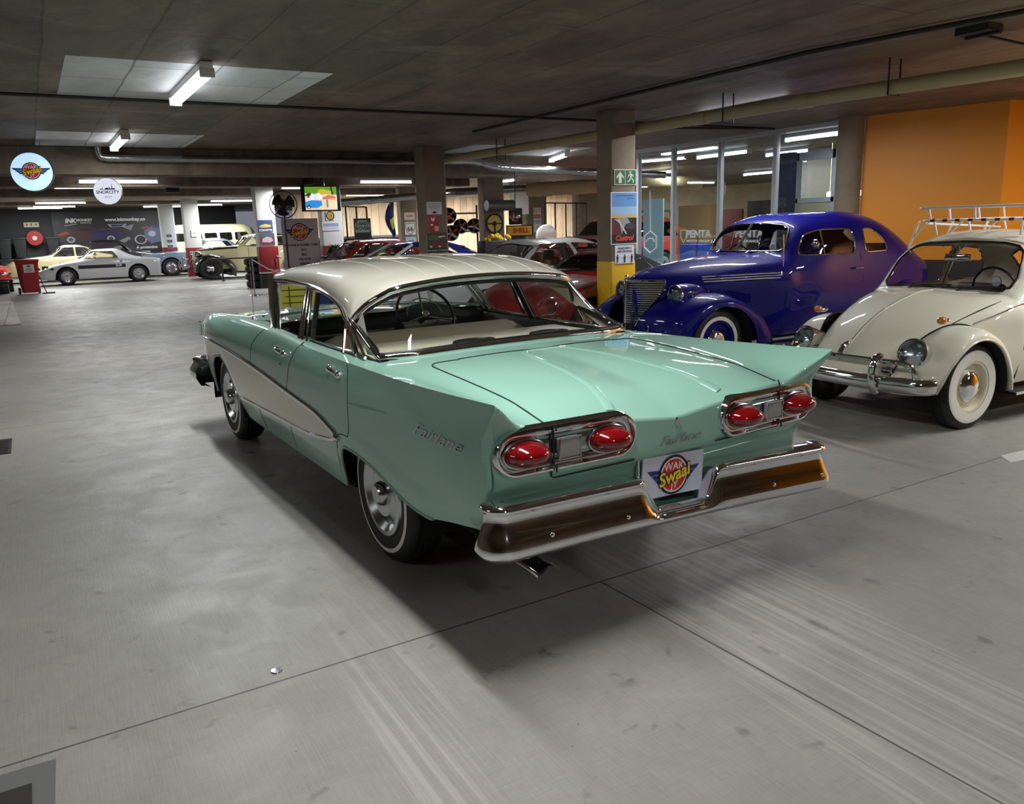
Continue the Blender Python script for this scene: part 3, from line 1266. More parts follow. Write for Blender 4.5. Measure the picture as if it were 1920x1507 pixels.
    for s in (1, -1):
        cy, cz = .535 * s, .785 + .013 * s

        def pt(u, v, dx):
            y, z = cy + u, cz + v
            return (-1.181 + .035 * (abs(y) / .87)**4 + dx, y, z)
        m = MB(CHROME)
        rows = []
        for d, dx in ((0, .02), (0, -.012), (.006, -.024), (.013, -.026), (.02, -.018), (.024, -.012), (.034, -.012), (.040, -.008), (.048, .0), (.056, -.004)):
            rows.append([pt(u, v, dx) for u, v in stadium(.308 - d, .088 - d)])
        m.grid(rows, cv=True)
        m.use(SILVER)
        rows = [[pt(u, v, dx) for u, v in stadium(.308 - d, .088 - d)] for d, dx in ((.056, -.004), (.062, -.008), (.075, -.008), (.0875, -.008))]
        m.grid(rows, cv=True)
        L = m.obj('tail_lamp', R)
        # split line
        sp = MB(SEAM)
        for v0, v1, dx in ((-.088, -.064, -.027), (.064, .088, -.027), (-.064, .064, -.010)):
            sp.tube([pt(s * .067, v0, dx), pt(s * .067, v1, dx)], .0035, 6)
        sp.obj('split_line', L)
        for u0, nm in ((s * .185, 'red_lens'), (-s * .175, 'red_lens')):
            c = pt(u0, -.005, 0)
            t = MB(SILVER)
            t.tube([(c[0] - .008, c[1] + .088 * math.cos(a), c[2] + .050 * math.sin(a)) for a in np.linspace(0, 2 * PI, 40, endpoint=False)], .006, 8, closed=True)
            t.use(REDLENS)
            rows = []
            for k in range(9):
                e = k / 8 * PI / 2
                rr, hh = math.cos(e)**.8, math.sin(e)
                rows.append([(c[0] - .006 - .085 * hh, c[1] - .012 * hh + .084 * rr * math.cos(a), c[2] + .047 * rr * (1 - .12 * hh) * math.sin(a))
                             for a in np.linspace(0, 2 * PI, 36, endpoint=False)])
            t.grid(rows, cv=True)
            t.use(SILVER)
            t.obj(nm, L)
        r_ = MB(CLEARLENS)
        u0 = s * .012
        r_.box(c[0] - .03, c[0] - .004, cy + u0 - .045, cy + u0 + .045, cz - .038, cz + .034, .004)
        r_.use(CHROME)
        r_.tube([(c[0] - .03, cy + u0 + a, cz + e - .002) for a, e in ((-.047, -.04), (.047, -.04), (.047, .036), (-.047, .036))], .004, 6, closed=True)
        r_.obj('reversing_lamp', L)
    # ---- boot badge, script and number board
    m = MB(CHROME)
    m.prism([(-1.178, y, z) for y, z in ((0, .815), (.014, .806), (.010, .785), (0, .776), (-.010, .785), (-.014, .806))], (-.012, 0, 0))
    m.obj('boot_emblem', R)
    m = MB(SILVER)
    m.text('Fairlane', .052, (-1.187, -.01, .728), (0, -1, 0), (0, 0, 1), shear=.6, depth=.002, squash=1.35)
    m.obj('script_badge', R)
    PW = mat('white_board', (205, 208, 222), .4)
    n = MB(PW)
    px = -1.16
    n.T = Matrix.Translation((px, .0, .575)) @ Matrix.Rotation(math.radians(3), 4, 'X')
    n.box(-.004, .004, -.165, .165, -.085, .085)
    logo(n, (-.0045, 0, 0), (0, -1, 0), (0, 0, 1), .165)
    n.obj('number_plate', R, smooth=False)
    h = MB(CHROME)
    h.tube([(-1.155, .18, .665), (-1.16, .178, .50)], .006, 8)
    h.obj('plate_holder', R)

    # ---- rear bumper
    def bumper(path, prof, dip=None, tilt=0.0):
        rows = []
        for p, nrm in path:
            row = []
            for o, z in prof:
                zz = z
                if dip:
                    w = sstep(dip[1], dip[0], abs(p[1]))
                    if z > dip[2]:
                        zz = z + (dip[2] + (z - dip[2]) * .22 - z) * w
                row.append((p[0] - nrm[0] * o, p[1] - nrm[1] * o, zz + tilt * p[1]))
            rows.append(row)
        return rows
    path = []
    for y in np.linspace(-.82, .82, 90):
        path.append(((-1.225 - .02 * (abs(y) / .84)**2, y - .01), (-1, 0)))
    a_end = .81
    left = []
    for k in range(1, 13):
        t = k / 12 * PI / 2
        left.append(((-1.245 + .07 * (1 - math.cos(t)), a_end + .09 * math.sin(t)), (-math.cos(t), math.sin(t))))
    left += [((-1.16, .90), (0, 1)), ((-1.145, .898), (0, 1))]
    path = [((p[0][0], -p[0][1] - .02), (p[1][0], -p[1][1])) for p in left[::-1]] + path + left
    prof = [(.09, .60), (.03, .602), (.012, .598), (.002, .588), (0, .580), (.008, .572), (.022, .560), (.014, .53), (-.002, .49), (-.018, .455), (-.023, .435),
            (-.014, .415), (.004, .398), (.03, .388), (.08, .385)]
    m = MB(CHROME)
    m.grid(bumper(path, prof, (.125, .215, .43), .045))
    bp = m.obj('rear_bumper', R, angle=180)
    for y, z in ((.66, .50), (.30, .48), (-.52, .445), (-.83, .43)):
        q = MB(CHROME)
        q.ball((-1.225 - .02 * (abs(y) / .84)**2 - .006, y, z), (.012, .011, .011), 10, 6)
        q.obj('bumper_bolt', bp)
    # ---- exhaust
    q = MB(CHROME)
    rows = []
    for x in np.linspace(-.95, -1.14, 6):
        rr = .035 + .012 * sstep(-1.05, -1.2, x)
        rows.append([(x, .60 + rr * 1.3 * math.cos(a), .295 + rr * .8 * math.sin(a)) for a in np.linspace(0, PI, 12)])
    q.grid(rows)
    q.use(DARK)
    q.tube([(-.5, .60, .31), (-1.08, .60, .30)], .03, 12)
    q.obj('exhaust_pipe', R)

    # ---- under the car
    u = MB(DARK)
    u.box(.45, 3.3, -.60, .60, .24, .30)
    u.box(-.95, .5, -.5, .5, .33, .40)
    for xc in (0, 2.885):
        for s in (1, -1):
            u.grid([[(xc + .46 * math.cos(a), s * y, .30 + .40 * math.sin(a)) for a in np.linspace(-.1, PI + .1, 20)] for y in (.80, .56)])
            u.grid([[(xc + .46 * f * math.cos(a), s * .56, .30 + .40 * f * math.sin(a)) for a in np.linspace(-.1, PI + .1, 20)] for f in (1, .02)])
    u.box(-1.15, -.45, -.74, .74, .45, .47)
    u.box(.36, 2.4, -.77, .77, .27, .30)
    u.obj('underbody', R)
    ax = MB(DARK)
    ax.tube([(0, -.6, .33), (0, .6, .33)], .04, 10)
    ax.obj('axle', R)
    ax = MB(DARK)
    ax.tube([(2.885, -.6, .31), (2.885, .6, .31)], .035, 10)
    ax.obj('axle', R)
    for s in (1, -1):
        for xc in (0, 2.885):
            wheel(R, xc, s * .685, .34, .19, s, .205, (.268, .288), 'disc')

    # ---- roof
    ye = pch([(.26, .30), (.275, .50), (.30, .575), (.33, .615), (.37, .655), (.40, .685), (.42, .705), (.45, .708), (.55, .704), (.76, .695), (1.1, .68), (1.8, .675), (1.95, .66)])
    ze = pch([(.26, 1.305), (.275, 1.285), (.30, 1.255), (.33, 1.23), (.37, 1.195), (.40, 1.155), (.42, 1.13), (.45, 1.142), (.52, 1.18), (.62, 1.212), (.76, 1.242), (.95, 1.265), (1.1, 1.277),
              (1.5, 1.285), (1.8, 1.278), (1.95, 1.27)])
    zc = pch([(.24, 1.318), (.26, 1.322), (.34, 1.348), (.5, 1.382), (.8, 1.408), (1.1, 1.412), (1.5, 1.395), (1.8, 1.355), (1.95, 1.315), (2.0, 1.295)])

    def roof_pt(x, f):
        """f 0 edge .. 1 centre"""
        E, Z, Cn = ye(x), ze(x), zc(x)
        t = f * PI / 2
        ny, nz = (.50, .80)
        y = E * max(0, math.cos(t))**ny
        z = Z + (Cn - Z) * max(0, math.sin(t))**nz
        xo = -.0
        return (x + xo, y, z)
    rx = [.26, .265, .27, .275, .285, .295, .305, .32, .335, .35, .365, .38, .395, .41, .42, .43, .45, .47, .5, .54, .58, .62, .68, .74] + list(np.linspace(.8, 1.95, 34))
    m = MB(CREAM)
    FN = 30
    for s in (1, -1):
        rows = []
        for x in rx:
            row = []
            for k in range(FN + 1):
                f = (k / FN)**1.35
                p = roof_pt(x, f)
                # bow the front edge
                row.append((p[0] + .10 * sstep(1.6, 1.95, x) * (1 - (p[1] / .7)**2), s * p[1], p[2]))
            rows.append(row)
        rows = rows
        m.grid(rows)
        # front lip turned down to the glass
        m.grid([rows[-1], [(p[0] - .01, p[1], p[2] - .03) for p in rows[-1]]])

    def roof_z(x, y):
        E, Z, Cn = ye(x), ze(x), zc(x)
        c_ = min(1, abs(y) / E)**(1 / .5)
        return Z + (Cn - Z) * math.sqrt(max(0, 1 - c_ * c_))**.80
    for y in (-.48, -.32, -.16, 0, .16, .32, .48):
        m.tube([(x, y * (1 - .06 * (x - .3)), roof_z(x, y * (1 - .06 * (x - .3))) - .0025) for x in np.linspace(.30, 1.55, 30)], .0055, 6)
    # headlining
    m.use(mat('headlining', (196, 196, 184), .8))
    for s in (1, -1):
        rows = []
        for x in rx:
            rows.append([(x + .0, s * roof_pt(x, (k / 12)**1.3)[1] * .965, roof_pt(x, (k / 12)**1.3)[2] - .022) for k in range(13)])
        m.grid(rows)
    m.obj('roof', R, angle=50)

    # ---- rear window
    base = []   # glass foot from left pillar round to right
    for y in np.linspace(-.735, .735, 41):
        a = abs(y) / .735
        base.append(Vector((-.055 + .03 * a * a + .05 * sstep(.72, 1, a), y, .998 - .018 * a * a)))
    head = []
    for k, y in enumerate(np.linspace(-1, 1, 41)):
        a = abs(y)
        # follow the roof's rear edge then the thin pillar
        if a < .62:
            q = (.262, .575 * a / .62 * .98, 0)
            z = roof_z(.262, min(q[1], .30)) if q[1] < .30 else None
            head.append(Vector((.255 + .02 * (a / .62)**2, math.copysign(.50 * a / .62, y), 1.316 - .034 * (a / .62)**2.2)))
        else:
            t = (a - .62) / .38
            xx = .275 + .145 * t
            head.append(Vector((xx, math.copysign(ye(xx), y), ze(xx))))
    g = MB(GLASS)
    # pillar line joins head end to foot end
    rows = []
    for i in range(41):
        A, B = base[i], head[i]
        rows.append([A.lerp(B, t) + Vector((-.030, 0, .012)) * math.sin(PI * t) for t in np.linspace(0, 1, 9)])
    g.grid(rows)
    g.obj('rear_window', R, angle=180)
    c = MB(CHROME)
    foot = [p + Vector((-.012, 0, .004)) for p in base]
    rail = [p + Vector((-.008, 0, 0)) for p in head]
    loop = foot + [foot[-1].lerp(rail[-1], t) + Vector((-.006, .008, 0)) for t in (.15, .3, .5, .7, .85)] + rail[::-1] \
        + [rail[0].lerp(foot[0], t) + Vector((-.006, -.008, 0)) for t in (.15, .3, .5, .7, .85)]
    c.tube(loop, .015, 10, closed=True, flat=(1.2, .7), up=(0, 0, 1))
    c.use(BLACK)
    inner = [p + Vector((.006, 0, .014)) for p in base]
    rin = [p + Vector((.004, 0, -.022)) for p in head]
    lp = inner + [inner[-1].lerp(rin[-1], t) + Vector((-.006, -.016, 0)) for t in (.15, .3, .5, .7, .85)] + rin[::-1] \
        + [rin[0].lerp(inner[0], t) + Vector((-.006, .016, 0)) for t in (.15, .3, .5, .7, .85)]
    c.tube(lp, .013, 8, closed=True, flat=(1.3, .6), up=(0, 0, 1))
    c.obj('rear_window_trim', R, angle=60)

    # ---- side windows
    def sy(z):
        return .775 - .10 * (z - .97) / .30
    for s in (1, -1):
        def S(x, z, o=0):
            return (x, s * (sy(z) + o), z)
        # cant rail / drip moulding along the whole side, running down the rear pillar
        c = MB(CHROME)
        P = [S(x, ze(x) - .004, .012) for x in np.linspace(1.82, .45, 34)] + [S(.37, 1.115, .010), S(.25, 1.06, .008), S(.14, 1.01, .008), S(.09, .985, .008)]
        c.tube(P, .010, 8, flat=(1.0, .7), up=(0, 0, 1))
        # B pillar pair
        c.tube([S(1.06, .975, .004), S(1.128, 1.275, .004)], .018, 8, flat=(1.0, .6), up=(1, 0, 0))
        c.tube([S(1.01, .975, .004), S(1.085, 1.265, .004)], .016, 8, flat=(1.0, .5), up=(1, 0, 0))
        c.tube([S(.935, .972, .004), S(1.045, 1.255, .004)], .009, 8, flat=(1.0, .6), up=(1, 0, 0))
        # rear door window arc
        arc = [S(1.045, 1.251), S(.876, 1.246), S(.739, 1.229), S(.60, 1.199), S(.501, 1.162), S(.40, 1.105), S(.295, 1.04), S(.21, .985)]
        c.tube(spl(arc, 4), .011, 8)
        c.tube([S(.386, .975), S(.45, 1.128)], .008, 8)
        # front door frame
        c.tube(spl([S(1.50, .99), S(1.62, 1.12), S(1.79, 1.262)], 4), .017, 8)
        c.tube(spl([S(1.45, .99, .004), S(1.57, 1.12, .004), S(1.74, 1.26, .004)], 4), .007, 8)
        c.tube([S(1.16, 1.268), S(1.75, 1.268)], .009, 8)
        c.obj('window_trim', R)
        p = MB(TEALV)
        p.tube([S(.93, .96, -.03), S(1.03, 1.25, -.03)], .025, 8, flat=(1, .5), up=(1, 0, 0))
        p.obj('door_pillar', R)
        # glass
        g = MB(GLASS)
        g.poly([S(x, z, -.004) for x, z in ((1.46, .97), (1.06, .965), (1.125, 1.268), (1.77, 1.268))])
        g.poly([(q[0], q[1] - s * .004, q[2]) for q in arc] + [S(.93, .965, -.004)][::-1])
        g.obj('side_window', R, smooth=False)
        # A pillar
        a = MB(CHROME)
        a.tube([(1.57, s * .762, .99), (1.69, s * .73, 1.12), (1.86, s * .672, 1.29)], [.028, .024, .028], 10)
        a.obj('windscreen_pillar', R)
        # sill under the windows
        w = MB(TEALV)
        w.grid([[(x, s * y, z) for y, z in ((.77, .966), (.735, .975), (.72, .95), (.715, .60))] for x in (-.02, .5, 1.0, 1.5, 1.62)])
        w.obj('door_card', R)
        k = MB(CHROME)
        k.tube([(x, s * .752, .984) for x in (.30, .8, 1.58)], .006, 6)
        k.obj('sill_trim', R)
        # rear quarter filler inside the rear pillar
        f = MB(mat('headlining', (196, 196, 184), .8))
        f.grid([[(.40, s * .655, 1.20), (.60, s * .655, 1.20)], [(.24, s * .70, 1.08), (.37, s * .69, 1.09)], [(.06, s * .725, .985), (.19, s * .725, .985)]])
        f.obj('rear_pillar_lining', R)
    # ---- windscreen
    top = [Vector((1.95 + .10 * (1 - (y / .7)**2), y, 1.268 + .02 * (1 - (y / .7)**2))) for y in np.linspace(-.66, .66, 25)]
    bot = []
    for y in np.linspace(-1, 1, 25):
        a = abs(y)
        bot.append(Vector((2.14 - .10 * a * a - .38 * sstep(.72, 1, a), .755 * y, 1.015)))
    top = [Vector((t.x - .22 * sstep(.8, 1, abs(t.y) / .66), t.y, t.z)) for t in top]
    g = MB(GLASS)
    g.grid([[bq.lerp(tq, u) + Vector((.03, 0, 0)) * math.sin(PI * u) for u in np.linspace(0, 1, 7)] for bq, tq in zip(bot, top)])
    g.obj('windscreen', R, angle=180)
    c = MB(CHROME)
    c.tube([p + Vector((.01, 0, 0)) for p in bot], .012, 8)
    c.tube([p + Vector((.01, 0, -.004)) for p in top], .012, 8)
    c.obj('windscreen_trim', R)

    # ---- inside
    i = MB(CREAMV)
    i.box(.10, .62, -.70, .70, .945, .968, .008)
    i.use(mat('shelf_reflection_grey', (92, 88, 82), .5))  # grey strip: reflection in the rear glass, painted onto the shelf
    i.box(-.06, .10, -.70, .70, .945, .965, .004)
    i.obj('parcel_shelf', R)
    for y in (.12, -.36):
        q = MB(mat('speaker_black', (16, 17, 17), .5))
        q.lathe([(.125, .968), (.125, .988), (.12, .996), (.10, .998), (.095, .992), (.001, .992)], 32, 'z', (.20, y, 0), sx=.55, sy=1.0)
        q.obj('speaker', R)
    def bench(x, zt, nm, w=.66):
        q = MB(CREAMV)
        rows = []
        for y in np.linspace(-w, w, 25):
            e = sstep(w, w - .10, abs(y))
            zz = zt - .05 * (1 - e)
            rows.append([(x + .16, y, .55), (x + .08, y, zz - .06), (x + .05, y, zz - .015), (x, y, zz), (x - .05, y, zz - .012), (x - .075, y, zz - .05),
                         (x - .09, y, .75), (x - .10, y, .45)])
        q.grid(rows)
        q.poly(rows[0])
        q.poly(rows[-1])
        q.box(x + .05, x + .60, -w, w, .40, .56, .04)
        q.obj(nm, R, angle=50)
    bench(1.00, .98, 'front_seat', .69)
    bench(.62, .90, 'rear_seat')
    d = MB(TEALV)
    rows = []
    for y in np.linspace(-.72, .72, 25):
        hump = .05 * math.exp(-((y + .32) / .22)**2)
        rows.append([(2.05, y, 1.0), (1.80, y, 1.015), (1.66, y, 1.01 + hump), (1.58, y, .985 + hump), (1.56, y, .95 + hump * .5), (1.60, y, .86), (1.66, y, .70)])
    d.grid(rows)
    d.use(SILVER)
    d.box(1.555, 1.60, -.52, -.10, .885, .955, .01)
    d.box(1.575, 1.60, -.05, .60, .90, .93, .005)
    d.obj('dashboard', R)
    st = MB(BLACK)
    cc = Vector((1.48, -.24, 1.0))
    ax_ = Vector((-.85, 0, .52)).normalized()
    e1 = Vector((0, 1, 0))
    e2 = ax_.cross(e1)
    st.tube([cc + (e1 * math.cos(a) + e2 * math.sin(a)) * .205 for a in np.linspace(0, 2 * PI, 48, endpoint=False)], .010, 8, closed=True)
    st.tube([cc, cc - ax_ * .45], .022, 10)
    st.use(CHROME)
    for a in (.3, PI - .3, -PI / 2):
        st.tube([cc - ax_ * .03, cc + (e1 * math.cos(a) + e2 * math.sin(a)) * .2], .007, 8)
    st.tube([cc - ax_ * .012 + (e1 * math.cos(a) + e2 * math.sin(a)) * .13 for a in np.linspace(-PI, 0, 24)], .004, 6)
    st.ball(cc, (.03, .03, .03), 12, 8)
    st.obj('steering_wheel', R)
    f = MB(DARK)
    f.box(.1, 2.0, -.72, .72, .30, .34)
    f.grid([[(2.05, -.72, .3), (2.05, .72, .3)], [(2.05, -.72, 1.0), (2.05, .72, 1.0)]])
    f.grid([[(.15, -.72, .3), (.15, .72, .3)], [(-.02, -.72, .95), (-.02, .72, .95)]])
    f.obj('cabin_floor', R)
    mi = MB(BLACK)
    mi.box(1.86, 1.88, -.12, .12, 1.19, 1.25, .01)
    mi.tube([(1.87, 0, 1.25), (1.9, 0, 1.29)], .006, 6)
    mi.obj('rear_view_mirror', R)
    # ---- front end bits seen from behind
    fb = MB(CHROME)
    P = [((3.72 - .0 * y * y, y), (1, 0)) for y in np.linspace(-.80, .80, 40)]
    endl = [((3.72 - .10 * (1 - math.cos(t)), .80 + .09 * math.sin(t)), (math.cos(t), math.sin(t))) for t in np.linspace(.1, PI / 2, 8)] + [((3.50, .888), (0, 1)), ((3.42, .885), (0, 1))]
    P = [((p[0][0], -p[0][1]), (p[1][0], -p[1][1])) for p in endl[::-1]] + P + endl
    fb.grid([[(p[0] - nn[0] * o, p[1] - nn[1] * o, z) for o, z in ((.10, .57), (.03, .575), (0, .56), (.005, .53), (-.03, .48), (-.03, .42), (0, .36), (.08, .34))] for p, nn in P])
    for y in (.55, -.55):
        fb.ball((3.77, y, .50), (.05, .05, .12), 12, 8)
    fb.obj('front_bumper', R, angle=180)
    hl = MB(CHROME)
    for s in (1, -1):
        for y in (.62, .43):
            hl.lathe([(.085, 3.60), (.09, 3.68), (.075, 3.69), (.001, 3.70)], 24, 'x', (0, s * y, .80))
        hl.tube([(3.66, s * .79, .86), (3.70, s * .785, .74)], .010, 8)
    hl.use(BLACK)
    hl.box(3.60, 3.66, -.60, .60, .56, .70)
    hl.obj('headlamps_and_grille', R)
    an = MB(CHROME)
    an.lathe([(.018, .985), (.016, 1.0), (.006, 1.02), (.005, 1.03)], 12, 'z', (2.13, .74, 0))
    an.tube([(2.13, .74, 1.0), (2.10, .74, 1.48)], [.003, .0016], 6)
    an.obj('aerial', R)
    for x, y in ((2.20, .66), (2.12, .60)):
        ins = MB(CHROME)
        ins.ball((x, y, 1.012), (.03, .012, .010), 10, 6)
        ins.obj('wiper_pivot', R)
    return R
IVORY = paint('ivory_paint', (222, 217, 196), .3)
LAMPGLASS = glass('lamp_glass', (225, 230, 232), 1.0)
AMBER = mat('amber_lens', (190, 110, 20), .15, 0, 1.0)
LAMPGREY = mat('lamp_reflector', (170, 175, 180), .22, 1.0)


def fender(mb, cx, cz, side, angs, prof, Rf, wid, sg):
    """arched wing: angs in degrees round the wheel; prof(f)->(radial scale 0..1, lateral 0..1)"""
    rows = []
    for a in angs:
        r_in, r_out = Rf(a)
        y_in, y_out = wid(a)
        c, s_ = math.cos(math.radians(a)), math.sin(math.radians(a))
        row = []
        for f in np.linspace(0, 1, len(prof)):
            pr_, pl = prof[int(round(f * (len(prof) - 1)))]
            r = r_in + (r_out - r_in) * pr_
            row.append((cx + r * c, sg * (y_in + (y_out - y_in) * pl), cz + r * s_))
        rows.append(row)
    mb.grid(rows)


def round_lamp(R, c, r, nrm, name='headlamp', ring=CHROME, deep=.06, lens=None):
    """round lamp: chrome rim, reflector bowl, glass"""
    n = Vector(nrm).normalized()
    e1 = Vector((0, 0, 1)).cross(n).normalized()
    e2 = n.cross(e1)
    C_ = Vector(c)

    def ringp(rr, h, k=32):
        return [C_ + n * h + (e1 * math.cos(a) + e2 * math.sin(a)) * rr for a in np.linspace(0, 2 * PI, k, endpoint=False)]
    m = MB(ring)
    m.grid([ringp(r * 1.06, -deep), ringp(r * 1.10, -.01), ringp(r * 1.08, .008), ringp(r * .98, .014), ringp(r * .92, .006)], cv=True)
    m.use(LAMPGREY)
    m.grid([ringp(r * .92, .004), ringp(r * .8, -.03), ringp(r * .4, -.055), ringp(.001, -.06)], cv=True)
    o = m.obj(name, R)
    g = MB(lens or LAMPGLASS)
    g.grid([ringp(r * .95 * math.cos(t), .008 + r * .28 * math.sin(t)) for t in np.linspace(0, PI / 2 - .02, 7)], cv=True)
    g.obj('lamp_glass', o, angle=180)
    return o


def beetle():
    R = thing('beetle_car', 'ivory rounded small car with white roof rack, whitewalls and curved chrome bumper', 'car', (.3063, -6.0299, 0), math.radians(87), scale=.95)
    K = [
        ([(-.8, .30), (-.4, .52), (.2, .66), (1.9, .66), (2.2, .56), (2.5, .40), (2.85, .30), (3.02, .26)], [(-.8, .42), (0, .30), (2.0, .28), (2.5, .34), (3.02, .40)]),
        ([(-.8, .36), (-.4, .58), (.3, .74), (1.0, .755), (1.75, .735), (2.0, .69), (2.3, .585), (2.6, .49), (2.9, .39), (3.02, .32)], [(-.8, .52), (0, .60), (1.8, .60), (2.4, .54), (2.9, .45), (3.02, .43)]),
        ([(-.8, .36), (-.4, .58), (.3, .715), (1.0, .73), (1.75, .70), (2.0, .655), (2.3, .57), (2.6, .49), (2.85, .41), (3.02, .31)],
         [(-.8, .60), (-.4, .80), (.2, .93), (1.0, .95), (1.75, .94), (2.0, .90), (2.3, .80), (2.6, .665), (2.85, .50), (3.02, .44)]),
        ([(-.8, .30), (-.4, .42), (.1, .50), (.6, .545), (1.2, .56), (1.5, .555), (1.58, .57), (1.84, .62), (2.0, .58), (2.3, .51), (2.6, .44), (2.85, .36), (3.02, .26)],
         [(-.8, .66), (-.4, .93), (0, 1.13), (.4, 1.29), (.8, 1.375), (1.2, 1.385), (1.48, 1.35), (1.60, 1.26), (1.78, 1.02), (1.84, .965), (2.0, .945), (2.3, .865), (2.6, .735), (2.85, .575), (3.02, .48)]),
        ([(-.8, .16), (0, .30), (.8, .33), (1.5, .32), (2.0, .30), (2.6, .24), (3.02, .14)],
         [(-.8, .69), (-.4, .985), (0, 1.20), (.4, 1.37), (.8, 1.465), (1.2, 1.475), (1.48, 1.42), (1.60, 1.30), (1.80, 1.035), (1.86, .995), (2.0, .99), (2.3, .93), (2.6, .815), (2.85, .655), (3.02, .50)]),
        (0.0,
         [(-.8, .70), (-.4, 1.0), (0, 1.22), (.4, 1.39), (.8, 1.485), (1.1, 1.50), (1.35, 1.475), (1.50, 1.435), (1.62, 1.31), (1.82, 1.04), (1.88, 1.01), (2.0, 1.01), (2.3, .955), (2.6, .845), (2.85, .685), (3.02, .51)]),
    ]
    H = Hull(K, -.8, 3.02, .025, seg=[6, 7, 9, 6, 6], extra=[1.52, 1.54, 1.56, 1.58, 1.6, 1.62, 1.66, 1.7, 1.74, 1.78, 1.82, 1.86])
    ws = [(0, 1.03), (.40, 1.025), (.535, 1.02), (.575, 1.05), (.585, 1.12), (.56, 1.25), (.52, 1.325), (.46, 1.37), (.35, 1.392), (0, 1.405)]
    rw = [(0, 1.02), (.30, 1.02), (.42, 1.05), (.46, 1.12), (.43, 1.22), (.34, 1.275), (0, 1.29)]
    door = rpoly([(1.66, .985), (.78, .985), (.78, 1.34), (1.30, 1.36), (1.46, 1.32)], .07)
    quart = rpoly([(.68, .99), (.20, 1.0), (.30, 1.18), (.46, 1.30), (.68, 1.335)], .07)
    shell(R, H, IVORY, [door, quart], (ws, 1.4), (rw, .3), trim=CHROME, tr=.008, ftrim=BLACK)

    # wings
    def pf():
        out = []
        for t in np.linspace(0, 1, 15):
            a = t * PI / 2
            out.append((1 - (1 - math.cos(a * .0)) - .0, t))
        return out
    rp = [(0.0 + 1.0 * math.cos(u)**.7 * 1.0, math.sin(u)) for u in np.linspace(0, PI / 2, 16)]
    F1 = pch([(-30, .48), (-12, .56), (0, .58), (20, .52), (35, .475), (50, .47), (70, .475), (90, .47), (110, .465), (140, .47), (165, .49), (190, .50)])
    Fi = pch([(-30, .43), (0, .375), (30, .37), (90, .375), (150, .385), (190, .44)])
    yo = pch([(-30, .60), (-10, .68), (20, .755), (60, .785), (120, .79), (190, .785)])
    yi = pch([(-30, .36), (0, .40), (20, .43), (45, .46), (70, .53), (90, .565), (120, .60), (190, .66)])
    for sg in (1, -1):
        m = MB(IVORY)
        angs = np.linspace(-2, 188, 60)
        rows = []
        for a in angs:
            c, s_ = math.cos(math.radians(a)), math.sin(math.radians(a))
            ro, ri, y1, y0 = F1(a), Fi(a), yo(a), yi(a)
            row = []
            for u in np.linspace(0, PI / 2, 18):
                rr = ri + (ro - ri) * math.cos(u)**.75
                yy = y0 + (y1 - y0) * math.sin(u)**1.0
                row.append((2.4 + rr * c, sg * yy, .33 + rr * s_))
            for e in (.006, .014):
                row.append((2.4 + (ri - .004) * c, sg * (y1 - e * 2), .33 + (ri - .004) * s_))
            rows.append(row)
        m.grid(rows)
        m.tube([r[17] for r in rows], .009, 6)
        # front apron side joining nose
        m.obj('front_wing', R, angle=70)
        # beading between hood and wing
        q = MB(BLACK)
        q.tube([(r[0][0], r[0][1] + sg * .004, r[0][2] + .006) for r in rows[3:44]], .006, 6)
        q.obj('wing_beading', R)
        # rear wing
        m = MB(IVORY)
        rows = []
        for a in np.linspace(-8, 205, 44):
            c, s_ = math.cos(math.radians(a)), math.sin(math.radians(a))
            ro = .47 + .13 * sstep(110, 175, a)
            row = []
            for u in np.linspace(0, PI / 2, 14):
                rr = .375 + (ro - .375) * math.cos(u)**.75
                yy = (.60 - .2 * sstep(120, 190, a)) + .19 * math.sin(u)
                row.append((rr * c, sg * yy, .33 + rr * s_))
            rows.append(row)
        m.grid(rows)
        m.obj('rear_wing', R, angle=70)
        # running board
        b = MB(BLACK)
        b.box(.42, 1.93, sg * .64 if sg > 0 else -.80, .80 if sg > 0 else -.64, .22, .245, .01)
        b.use(CHROME)
        b.box(.42, 1.93, sg * .795 if sg > 0 else -.805, .805 if sg > 0 else -.795, .225, .245)
        b.obj('running_board', R)
        # lamps
        round_lamp(R, (2.85, sg * .53, .615), .108, (.85, sg * .10, .28), deep=.15)
        t = MB(CHROME)
        t.ball((2.57, sg * .585, .845), (.065, .030, .022), 14, 8)
        t.use(AMBER)
        t.ball((2.62, sg * .59, .852), (.045, .032, .030), 14, 8)
        t.obj('turn_signal', R)
        # wheels
        for xc in (0, 2.4):
            wheel(R, xc, sg * .655, .335, .165, sg, .205, (.205, .285), 'dome', rimmat=mat('ivory_wheel_paint', (214, 206, 180), .3, 0, .6))
        # door seams
        q = MB(SEAM)
        q.tube(H.onto([(1.76, .92), (1.775, .8), (1.77, .6), (1.76, .32)], (0, 2), lambda g: g[1] > .5, .001, sg), .004, 6)
        q.obj('door_seam', R)
        q = MB(SEAM)
        q.tube(H.onto([(.74, 1.3), (.73, .95), (.68, .7), (.60, .5), (.45, .38)], (0, 2), lambda g: g[1] > .3, .001, sg), .004, 6)
        q.obj('door_seam', R)
        mo = MB(CHROME)
        mo.tube(H.onto([(x, .93 - .0 * x) for x in np.linspace(.3, 1.76, 20)], (0, 2), lambda g: g[1] > .5, .004, sg), .006, 6)
        mo.tube(H.onto([(x, .93 - .22 * max(0, x - 1.76)**1.35 * 1.6) for x in np.linspace(1.78, 2.25, 12)], (0, 2), lambda g: g[1] > .4, .004, sg), .006, 6)
        mo.obj('side_moulding', R)
        hg = MB(CHROME)
        hg.box(1.745, 1.765, *sorted((sg * .735, sg * .748)), .80, .86, .003)
        hg.obj('door_hinge', R)
        sm = MB(SEAM)     # edge of the bonnet
